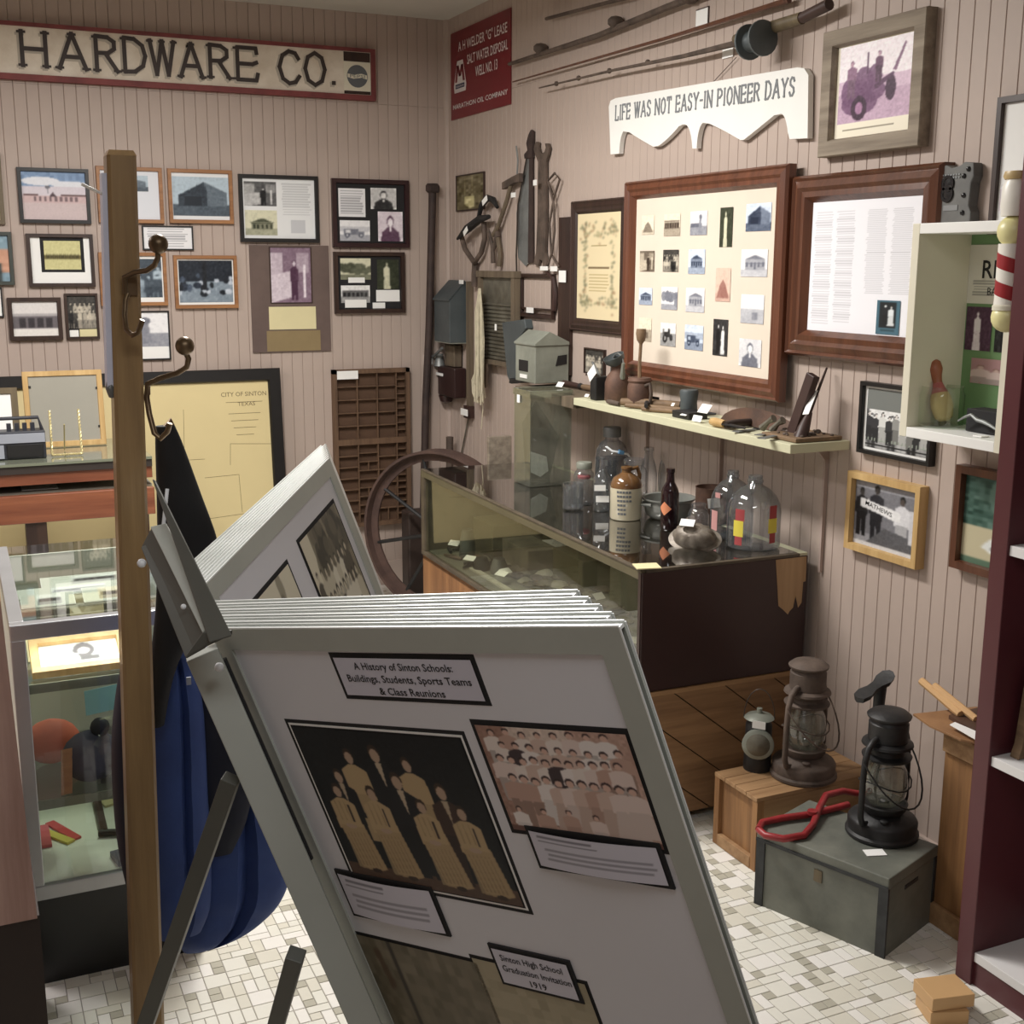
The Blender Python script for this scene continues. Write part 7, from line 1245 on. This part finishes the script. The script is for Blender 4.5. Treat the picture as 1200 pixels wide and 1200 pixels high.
zs0, zs1 = FPp.px(130, 455)[1], tl[1]-.03
b = B(); b.add([V3((lean(zs0)[0]-.009, yp+.008, zs0)), V3((lean(zs0)[0], yp+.008, zs0)), V3((lean(zs1)[0], yp+.008, zs1)), V3((lean(zs1)[0]-.007, yp+.008, zs1)), V3((lean(zs0)[0]-.009, yp+.04, zs0)), V3((lean(zs0)[0], yp+.04, zs0)), V3((lean(zs1)[0], yp+.04, zs1)), V3((lean(zs1)[0]-.007, yp+.04, zs1))], [(0, 1, 2, 3), (7, 6, 5, 4), (4, 5, 1, 0), (5, 6, 2, 1), (6, 7, 3, 2), (7, 4, 0, 3)]); part(T, 'painted_light_strip', b, 'postside', 'added strip coloured with window light along the left side')  # added bluish white strip paints window light onto the post's left side
def hk(pts, r, d0=0.0, ds=None):
    out = []
    for i, (x, y) in enumerate(pts): q = onY(x, y, yp-.006-(ds[i] if ds else 0)); out.append(q)
    return B().tube(out, r, 10)
# front hook
part(T, 'hook_plate', B().box(FPp, FPp.px(144, 0)[0] if False else onY(145, 330, yp).x, onY(160, 330, yp).x, onY(150, 346, yp).z, onY(150, 322, yp).z, .0005, .005), 'brass')
H1 = part(T, 'hook', hk([(147, 345), (146, 325), (158, 319), (172, 317), (181, 311), (185, 302), (185, 292)], .0042, ds=[.004, .006, .02, .04, .055, .065, .07]), 'brass'); b = B(); b.ball(onY(185.5, 286, yp-.076), .0145, 20); part(H1, 'ball_end', b, 'brass')
part(T, 'hook', hk([(150, 344), (147, 352), (146, 370), (148, 386), (155, 393), (162, 390), (167, 375)], .004, ds=[.004, .008, .018, .028, .04, .05, .056]), 'brass')
# side hook on the right
xs_, zs_ = onY(172, 455, yp+.02).x, onY(172, 455, yp+.02).z
H2 = part(T, 'hook', B().tube([onY(173, 462, yp+.0), onY(173, 450, yp-.005), onY(188, 443, yp-.02), onY(208, 437, yp-.035), onY(219, 430, yp-.045), onY(221, 420, yp-.05), onY(218, 414, yp-.055)], .0045, 10), 'brass'); b = B(); b.ball(onY(216.5, 405.5, yp-.058), .0145, 20); part(H2, 'ball_end', b, 'brass')
part(T, 'hook', B().tube([onY(173, 452, yp+.0), onY(172, 466, yp+.0), onY(175, 485, yp-.01), onY(181, 508, yp-.02), onY(188, 514, yp-.024), onY(196, 506, yp-.03), onY(199, 496, yp-.034)], .0045, 10), 'brass')
part(T, 'side_pin', B().tube([onY(124, 229, yp+.02), onY(96, 216, yp+.0)], .0024, 8), 'polewhite'); part(T, 'side_hook_plate', B().tube([onY(131, 443, yp+.02), onY(129, 455, yp+.012), onY(132, 463, yp+.02)], .007, 10), 'steel')
part(T, 'foot_cross', B().box(None, lean(0)[0]-.16, lean(0)[0]+.20, yp+.0, yp+.045, 0, .035), 'post', bev=.004); part(T, 'foot_cross', B().box(None, lean(0)[0]-.002, lean(0)[0]+.045, yp+.046, yp+.30, 0, .035), 'post', bev=.004)
# coats
def cloth(name, label, rows, m, seg=28, quilt=0.0, y0=0.0, grp=None, parent=None, lobes=0, loc=None):
    rings = []
    for (z, cx, cy, rx, ry) in rows:
        R = []
        for k in range(seg):
            a = 2*math.pi*k/seg; w = 1+quilt*math.cos(a*lobes) if lobes else 1
            R.append(V3((cx+rx*math.cos(a)*w, cy+ry*math.sin(a)*w, z)))
        rings.append(R)
    b = B(); b.loft(rings)
    if parent: return part(parent, name, b, m)
    return solo(name, b, m, label, 'coat', grp)
def interp(rows, n):
    out = []; rows = np.array(rows); t = np.linspace(0, len(rows)-1, n)
    for q in t:
        i = min(int(q), len(rows)-2); f = q-i; p0 = rows[max(i-1, 0)]; p1 = rows[i]; p2 = rows[i+1]; p3 = rows[min(i+2, len(rows)-1)]
        out.append(tuple(.5*((2*p1)+(-p0+p2)*f+(2*p0-5*p1+4*p2-p3)*f*f+(-p0+3*p1-3*p2+p3)*f**3)))
    return out
yj = 2.16
def row(y, x0, x1, ry, yy=yj): a_, b_ = onY(x0, y, yy), onY(x1, y, yy); return ((a_.z+b_.z)/2, (a_.x+b_.x)/2, yy, (b_.x-a_.x)/2, ry)
T = thing('blue_puffer_jacket', 'blue quilted jacket hanging behind the wooden post', 'coat', (row(1100, 150, 330, 0)[1], yj, .28))
def puffy(name, rows, m, seams=(), wr=.05, ph=0.0, n=34):
    rings = []
    for (z, cx, cy, rx, ry) in interp(rows, n):
        R = []
        for k in range(40):
            a = 2*math.pi*k/40; ca, sa = math.cos(a), math.sin(a); t = ca
            d = sum(math.exp(-((t-s_)/.07)**2) for s_ in seams)
            yy = ry*math.copysign(abs(sa)**.75, sa)*(1-.42*d)*(1+wr*math.sin(z*62+t*2.2+ph)+wr*.6*math.sin(z*131+t*5))
            R.append(V3((cx+rx*math.copysign(abs(ca)**.9, ca), cy+yy, z)))
        rings.append(R)
    return part(T, name, B().loft(rings), m)
puffy('front_panel', [row(722, 186, 197, .012), row(745, 182, 212, .025), row(780, 176, 228, .042), row(840, 172, 238, .052), row(920, 170, 242, .056), row(1000, 170, 246, .056), row(1060, 176, 246, .050), row(1092, 184, 236, .03)], 'navy', (.12,))
puffy('lower_body', [row(760, 226, 260, .015, yj+.06), row(820, 224, 292, .03, yj+.06), row(900, 210, 318, .05, yj+.06), row(960, 204, 333, .062, yj+.06), row(1010, 200, 338, .066, yj+.06), row(1045, 198, 336, .066, yj+.06), row(1075, 202, 318, .058, yj+.06), row(1095, 208, 288, .045, yj+.06), row(1110, 214, 254, .02, yj+.06)], 'navy', (.14, ), .04, 1.0)
puffy('dark_inner_panel', [row(770, 232, 262, .012, yj+.0), row(830, 230, 282, .02, yj+.0), row(900, 232, 296, .024, yj+.0), row(960, 236, 290, .022, yj+.0), row(1000, 244, 272, .012, yj+.0)], 'navyd', (), .03)  # darker navy piece in the gap between front panel and lower body
puffy('left_sleeve', [row(752, 152, 178, .02, yj+.02), row(800, 138, 180, .045, yj+.02), row(870, 131, 186, .055, yj+.02), row(950, 134, 188, .06, yj+.02), row(1010, 142, 190, .06, yj+.02), row(1060, 155, 192, .05, yj+.02), row(1092, 168, 192, .03, yj+.02)], 'navyd', (), .03)
part(T, 'zip_pull', B().box(Fr(onY(221, 797, yj-.062), (1, 0, 0), (0, 0, 1)), -.004, .004, -.008, .006, 0, .003), 'radio')
T = thing('black_coat', 'black cloth coat hung from the lower brass hook of the post', 'coat', (row(760, 190, 250, 0)[1], yj-.08, .55))
yk = yp+.10
part(T, 'body', B().loft([[V3((cx+rx*math.cos(a)*(1+.06*math.cos(3*a)), cy+ry*math.sin(a), z)) for a in [2*math.pi*k/26 for k in range(26)]] for (z, cx, cy, rx, ry) in interp([row(499, 182, 204, .012, yk), row(520, 181, 213, .016, yk), row(580, 182, 234, .022, yk), row(640, 182, 254, .024, yk), row(700, 180, 262, .024, yk), row(740, 178, 228, .022, yk), row(790, 174, 204, .02, yk), row(850, 173, 192, .014, yk)], 24)]), 'blackcloth')
part(T, 'hanging_loop', B().tube([onY(192, 502, yk), onY(200, 492, yk), onY(204, 503, yk)], .004, 8), 'brass')
q_ = onZ(225, 1105, .0); 0 and solo('black_shoe_tray', B().box(None, q_.x-.06, q_.x+.045, q_.y, q_.y+.12, .0, .035), 'blackbase', 'black low object on the floor under the blue jacket', 'tray', bev=.008)

# ================================================================== flip-page display rack
aR, bR, cR, WP = .338, -.166, 2.501, .645
dR = V3((math.sin(aR)*math.cos(bR), math.sin(aR)*math.sin(bR), -math.cos(aR))); pR = dR.cross(V3((0, 0, 1))).normalized(); qR = dR.cross(pR)
def ev(a): return -(pR*math.cos(a)+qR*math.sin(a))
T0 = V3((.265, 1.506, 1.149)); gR = ev(math.radians(177)); HP = .92
RK = thing('page_display_rack', 'grey metal flip display rack with framed school history pages', 'display rack', (.6, 1.5, 0))
def page(o, e, label=None, front=False):
    F = Fr(o, e, -dR); w0, w1, h1 = .012, WP, HP; bw = .029; th = .006
    pgo = part(RK, 'page', B().box(F, w0+bw*.6, w1-bw*.6, -h1+bw*.6, -bw*.6, -.003, .003), 'panel', label)
    b = B()
    for q in ((w0, w1, -bw, 0), (w0, w1, -h1, -h1+bw), (w0, w0+bw, -h1+bw, -bw), (w1-bw, w1, -h1+bw, -bw)):
        b.box(F, *q, .003, th); b.box(F, *q, -th, -.003)
    part(pgo, 'edge_channel', b, 'alu'); b = B()
    b.box(F, w0, w1, 0, .0018, -th, -th+.0016); b.box(F, w0, w1, 0, .0018, th-.0016, th); b.box(F, w0, w1, -.004, -.0005, -.003, .003); b.box(F, w1, w1+.0016, -h1, 0, -th, -th+.0016); b.box(F, w1, w1+.0016, -h1, 0, th-.0016, th)
    part(pgo, 'lit_lip', b, 'alulit'); return pgo, F  # lips coloured near white to carry the light on the page edges
frames_front = []
for i in range(5):
    o = T0-gR*(.030*i); pgo, F = page(o, ev(cR-.0*i), 'front page with school photos' if i == 0 else None); frames_front.append((pgo, F))
frames_back = []
for i in range(9):
    o = T0-gR*(.195+.0205*i); pgo, F = page(o, ev(math.radians(24.5+.25*i)), 'facing page with a tree and a class photo' if i == 0 else None); frames_back.append((pgo, F))
# front page content
pg0, F0 = frames_front[0]; ns = .0034
def quadpx(F, n, pts): q = [F.px(x, y, n) for x, y in pts]; return ((q[0][0]+q[3][0])/2, (q[2][1]+q[3][1])/2, (q[1][0]+q[2][0])/2, (q[0][1]+q[1][1])/2)
def bordered(F, par, uv, a, bw=.006, bm='blackm', n=ns, name='photo', white=0.0, bow=0.0, label=None):
    u0, v0, u1, v1 = uv; k = part(par, name+'_border', B().box(F, u0, u1, v0, v1, 0.003, n), bm)
    if white: part(par, name+'_line', B().box(F, u0+bw*.5, u1-bw*.5, v0+bw*.5, v1-bw*.5, n, n+.0003), 'paper'); part(par, name+'_inner', B().box(F, u0+bw*.5+white, u1-bw*.5-white, v0+bw*.5+white, v1-bw*.5-white, n+.0003, n+.0006), bm)
    return pic(F, u0+bw, v0+bw, u1-bw, v1-bw, n+.0012, a, par, name, label, bow)
uvT = quadpx(F0, ns, ((384, 762), (554, 770), (578, 827), (406, 819)))
bordered(F0, pg0, uvT, cv(6, 4, (214, 212, 226)), .006, name='title_card')
tw = uvT[2]-uvT[0]; th_ = uvT[3]-uvT[1]
def serifwords(F, s, u0, v0, u1, h, n, m, par): words(F, s, u0, v0, u1, h, n, m, par, bold=.012)
serifwords(F0, 'A History of Sinton Schools:', uvT[0]+tw*.16, uvT[1]+th_*.66, uvT[0]+tw*.84, th_*.15, ns+.0016, 'ink', pg0); serifwords(F0, 'Buildings, Students, Sports Teams', uvT[0]+tw*.08, uvT[1]+th_*.40, uvT[0]+tw*.93, th_*.15, ns+.0016, 'ink', pg0); serifwords(F0, '& Class Reunions', uvT[0]+tw*.28, uvT[1]+th_*.14, uvT[0]+tw*.73, th_*.15, ns+.0016, 'ink', pg0)
a = cv(230, 230, (16, 19, 24)); rc(a, 0, .90, 1, 1, (92, 66, 50)); nz(a, .01, 4)
SK = (190, 160, 134); DR = (196, 168, 122); DK = (24, 24, 30); HR = (62, 44, 30)
for x, y, s, ct, sk_, sh in ((.30, .10, .62, DR, True, None), (.47, .06, .70, DK, False, (200, 180, 150)), (.64, .12, .60, DR, True, None), (.18, .24, .6, DK, False, (190, 170, 140)), (.54, .22, .7, DK, False, (200, 180, 150)), (.78, .26, .66, (70, 48, 38), False, (190, 170, 140))): man(a, x, y, s, ct, SK, HR, sk_, .95, sh)
for x, y, s in ((.13, .34, .60), (.35, .33, .62), (.63, .38, .58), (.85, .39, .58)):
    pg(a, [(x-.075, y+s*.46), (x+.085, y+s*.46), (x+.125, y+s*.96), (x+.06, y+s*1.0), (x-.045, y+s*.98)], (176, 148, 104)); man(a, x, y, s*.98, DR, SK, HR, False, 1.0); pg(a, [(x-.07, y+s*.5), (x+.08, y+s*.5), (x+.115, y+s*.97), (x-.035, y+s*.97)], (184, 156, 112))
    rc(a, x+.028, y+s*.26, x+.038, y+s*.45, (60, 46, 40)); el(a, x+.05, y+s*.99, .03, .015, (60, 40, 30)); el(a, x+.0, y+s*.50, .035, .016, SK)
    for k in range(6): q = x-.05+k*.022; pg(a, [(q, y+s*.55), (q+.003, y+s*.55), (q+.03, y+s*.95), (q+.022, y+s*.95)], (140, 114, 76), .6)
    for k in range(3): pg(a, [(x-.05+k*.03, y+s*.22), (x-.045+k*.03, y+s*.22), (x-.04+k*.03, y+s*.44), (x-.048+k*.03, y+s*.44)], (150, 124, 86), .5)
bl(a); uvB = quadpx(F0, ns, ((326, 842), (542, 857), (625, 1068), (422, 1036))); bordered(F0, pg0, uvB, a, .010, name='school_photo', white=.003)
a = cv(200, 150, (206, 168, 150)); rc(a, 0, 0, .2, 1, (170, 128, 110)); rc(a, .22, 0, .62, .5, (228, 206, 190)); rc(a, .62, 0, 1, .45, (200, 160, 142)); nz(a, .03, 4)
cols_ = ((240, 226, 216), (236, 214, 204), (222, 192, 176), (244, 234, 228), (204, 164, 146), (70, 54, 58))
for r, (y, s, n_) in enumerate(((.00, .40, 8), (.13, .42, 9), (.24, .46, 11), (.42, .50, 11), (.72, .34, 4))):
    for i in range(n_): x = .10+(.86 if r < 4 else .7)*(i+.5*(r % 2))/n_; man(a, x, y+random.random()*.03, s*(.92+random.random()*.14), cols_[5] if (r, i) in ((2, 5), (1, 1)) else random.choice(cols_[:5]), (226, 184, 164), (54, 34, 36), r >= 3 and random.random() < .9, 1.25)
rc(a, 0, .95, 1, 1, (120, 80, 70)); bl(a); uvC = quadpx(F0, ns, ((548, 840), (737, 857), (789, 1004), (600, 974))); bordered(F0, pg0, uvC, a, .006, name='class_photo')
def caption(F, par, pts, title=None, lines_=4, n=ns+.002, bow=.004, name='caption'):
    uv = quadpx(F, n, pts); a = cv(60, 30, (216, 214, 228)); 
    if title is None: ln(a, .06, .10, .55, .34, 2, (120, 118, 130), .8, .9); ln(a, .10, .44, .96, .84, 3, (140, 138, 150), .7, .9)
    return bordered(F, par, uv, a, .005, n=n+.0002, name=name, bow=bow), uv
caption(F0, pg0, ((614, 966), (772, 990), (792, 1043), (632, 1017))); caption(F0, pg0, ((396, 1022), (503, 1037), (528, 1096), (412, 1074)))
a = cv(90, 60, (120, 110, 86)); nz(a, .03, 5); rc(a, .27, 0, .30, 1, (60, 52, 40)); pg(a, [(.12, .1), (.17, .08), (.2, .4), (.15, .44)], (90, 66, 44), .8); bl(a)
uvD = quadpx(F0, ns, ((424, 1096), (560, 1122), (615, 1262), (470, 1240))); bordered(F0, pg0, uvD, a, .004, name='aged_document'); uvE = quadpx(F0, ns, ((552, 1122), (686, 1146), (740, 1290), (606, 1262))); a = cv(60, 60, (176, 164, 132)); nz(a, .02, 5); bordered(F0, pg0, uvE, a, .004, name='invitation')
_, uvF = caption(F0, pg0, ((575, 1108), (670, 1126), (681, 1176), (586, 1152)), title='x', bow=.0)
fw2, fh2 = uvF[2]-uvF[0], uvF[3]-uvF[1]
for s, y, x0, x1 in (('Sinton High School', .66, .12, .88), ('Graduation Invitation', .40, .10, .94), ('1919', .14, .40, .60)): words(F0, s, uvF[0]+fw2*x0, uvF[1]+fh2*y, uvF[0]+fw2*x1, fh2*.15, ns+.0038, 'ink', pg0, bold=.01)
# facing page content
pg1, F1_ = frames_back[0]
a = cv(110, 130, (232, 224, 196)); rc(a, 0, .86, 1, 1, (196, 184, 150))
for k in range(70): q = random.gauss(.62, .12), random.gauss(.45, .16); el(a, q[0], q[1], .05, .06, random.choice(((120, 114, 92), (146, 140, 114), (96, 90, 74))), .6)
rc(a, .60, .6, .64, .95, (90, 80, 66)); 
for k in range(20): el(a, random.random()*.4, .72+random.random()*.1, .05, .05, (150, 144, 120), .6)
bl(a); u0, v1 = F1_.px(326, 629, ns); u1 = F1_.px(345, 690, ns)[0]; bordered(F1_, pg1, (WP*.10, -.60, WP*.475, -.075), a, .007, name='tree_photo')
a = cv(120, 150, (140, 132, 108)); rc(a, 0, 0, .2, .3, (226, 218, 190))
for k in range(50): el(a, .2+random.random()*.8, random.random()*.28, .07, .06, random.choice(((84, 80, 66), (110, 104, 84), (60, 58, 48))), .7)
for r, (y, s, n_) in enumerate(((.18, .38, 9), (.32, .44, 10), (.50, .42, 6))):
    for i in range(n_): man(a, .08+.88*(i+.4*(r % 2))/n_, y+random.random()*.02, s, random.choice(((226, 220, 198), (206, 198, 172), (90, 84, 70))), (206, 196, 170), (50, 46, 36), r == 1, 1.2)
for i in range(4): el(a, .2+i*.19, .76, .075, .10, (206, 198, 172)); el(a, .2+i*.19, .76, .05, .07, (90, 84, 70))
rc(a, 0, .88, 1, 1, (196, 188, 160)); bl(a); bordered(F1_, pg1, (WP*.57, -.42, WP*.92, -.065), a, .007, name='class_photo')
bordered(F1_, pg1, (WP*.66, -.50, WP*.86, -.425), doc(30, 16, (214, 212, 226), 4), .004, n=ns+.002, name='caption'); bordered(F1_, pg1, (WP*.70, -.85, WP*.93, -.53), cv(20, 20, (196, 110, 80)), .005, name='orange_print')
# spine, hinge channel, legs
def alongd(o, w, dep, t0, t1, U=None, name='leg', m='alu', bev=.002, flat_=True):
    F = Fr(o, U or gR, -dR); return part(RK, name, B().box(F, -w/2, w/2, -t1, -t0, -dep/2, dep/2), m, bev=bev)
nb = ev(math.radians(84))     # direction the book faces
sp0 = T0-nb*.045
FS_ = Fr(sp0, gR, -dR)      # u towards the camera, v up the slope
part(RK, 'hinge_blade', B().box(FS_, -.36, .06, -.03, -.027, -.01, .03), 'alud') if False else None
# upper bracket seen as two stepped channels, running down the slope
def bracket(pts, dist0, dist1, th, m, name):
    q = [EYE+ray(x, y)*(dist0 if i < 2 else dist1) for i, (x, y) in enumerate(pts)]
    nrm = (q[1]-q[0]).cross(q[3]-q[0]).normalized(); b = B(); b.add(q+[p+nrm*th*(1 if nrm.dot(CF) > 0 else -1) for p in q], [(0, 1, 2, 3), (7, 6, 5, 4), (0, 4, 5, 1), (1, 5, 6, 2), (2, 6, 7, 3), (3, 7, 4, 0)]); return part(RK, name, b, m, bev=.001)
bracket([(176, 617), (195, 613), (256, 730), (237, 741)], 1.56, 1.42, .004, 'alu', 'channel_web')
bracket([(165, 641), (184, 634), (240, 757), (217, 770)], 1.57, 1.43, .004, 'alud', 'channel_flange')
bracket([(179, 561), (183, 563), (272, 744), (246, 752)], 1.58, 1.40, .003, 'alud', 'hinge_blade')
bracket([(166, 640), (178, 617), (238, 742), (218, 770)], 1.575, 1.435, .003, 'alud', 'channel_side')
bracket([(217, 770), (272, 744), (272, 739), (238, 741)], 1.415, 1.41, .003, 'alud', 'channel_end')
b = B(); b.ball(EYE+ray(166, 660)*1.56, .006, 10); part(RK, 'bolt', b, 'tubechalk'); b = B(); b.ball(EYE+ray(215, 711)*1.46, .0035, 10); part(RK, 'bolt', b, 'tubechalk')
part(RK, 'pivot_wire', B().tube([EYE+ray(186, 655)*1.57, EYE+ray(191, 620)*1.58, EYE+ray(196, 573)*1.59], .0025, 8), 'tubechalk')
# main leg along the slope down to the floor
FLg = Fr(EYE+ray(236, 764)*1.50, gR, -dR); Lfloor = FLg.O.z/-dR.z-.02
c_w = .026
part(RK, 'main_leg', B().box(FLg, -c_w/2, c_w/2, -Lfloor, .0, -.020, .020), 'alu', bev=.0015)
part(RK, 'leg_rod', B().tube([EYE+ray(262, 772)*1.52, EYE+ray(262, 772)*1.52+dR*.30], .004, 8), 'camdark'); b = B(); b.ball(EYE+ray(257, 782)*1.47, .006, 10); part(RK, 'bolt', b, 'tubechalk')
def lp(t): return FLg.O+dR*t
def strut(x0, y0, xe, ye, d0, w, name='brace'):
    a_ = EYE+ray(x0, y0)*d0; f_ = onZ(xe, ye, .0); f_ = V3((f_.x, f_.y, .012)); d = (f_-a_).normalized(); s = d.cross(CF).normalized(); F_ = Fr(a_, s, -d); L_ = (f_-a_).length; part(RK, name, B().box(F_, -w/2, w/2, -L_, 0, -.010, .010), 'alud', bev=.0012)
    return f_
fa = strut(271, 912, 70, 1500, 1.55, .022); fb = strut(347, 1118, 262, 1430, 1.52, .022)
ft = lp(Lfloor); part(RK, 'floor_bar', B().tube([V3((ft.x, ft.y, .012)), V3((fb.x, fb.y, .012)), V3((fa.x, fa.y, .012))], .012, 8), 'alud')
b = B(); b.box(FS_, -.40, .02, -HP-.02, -HP-.012, -.02, .03); part(RK, 'page_rail', b, 'alud')
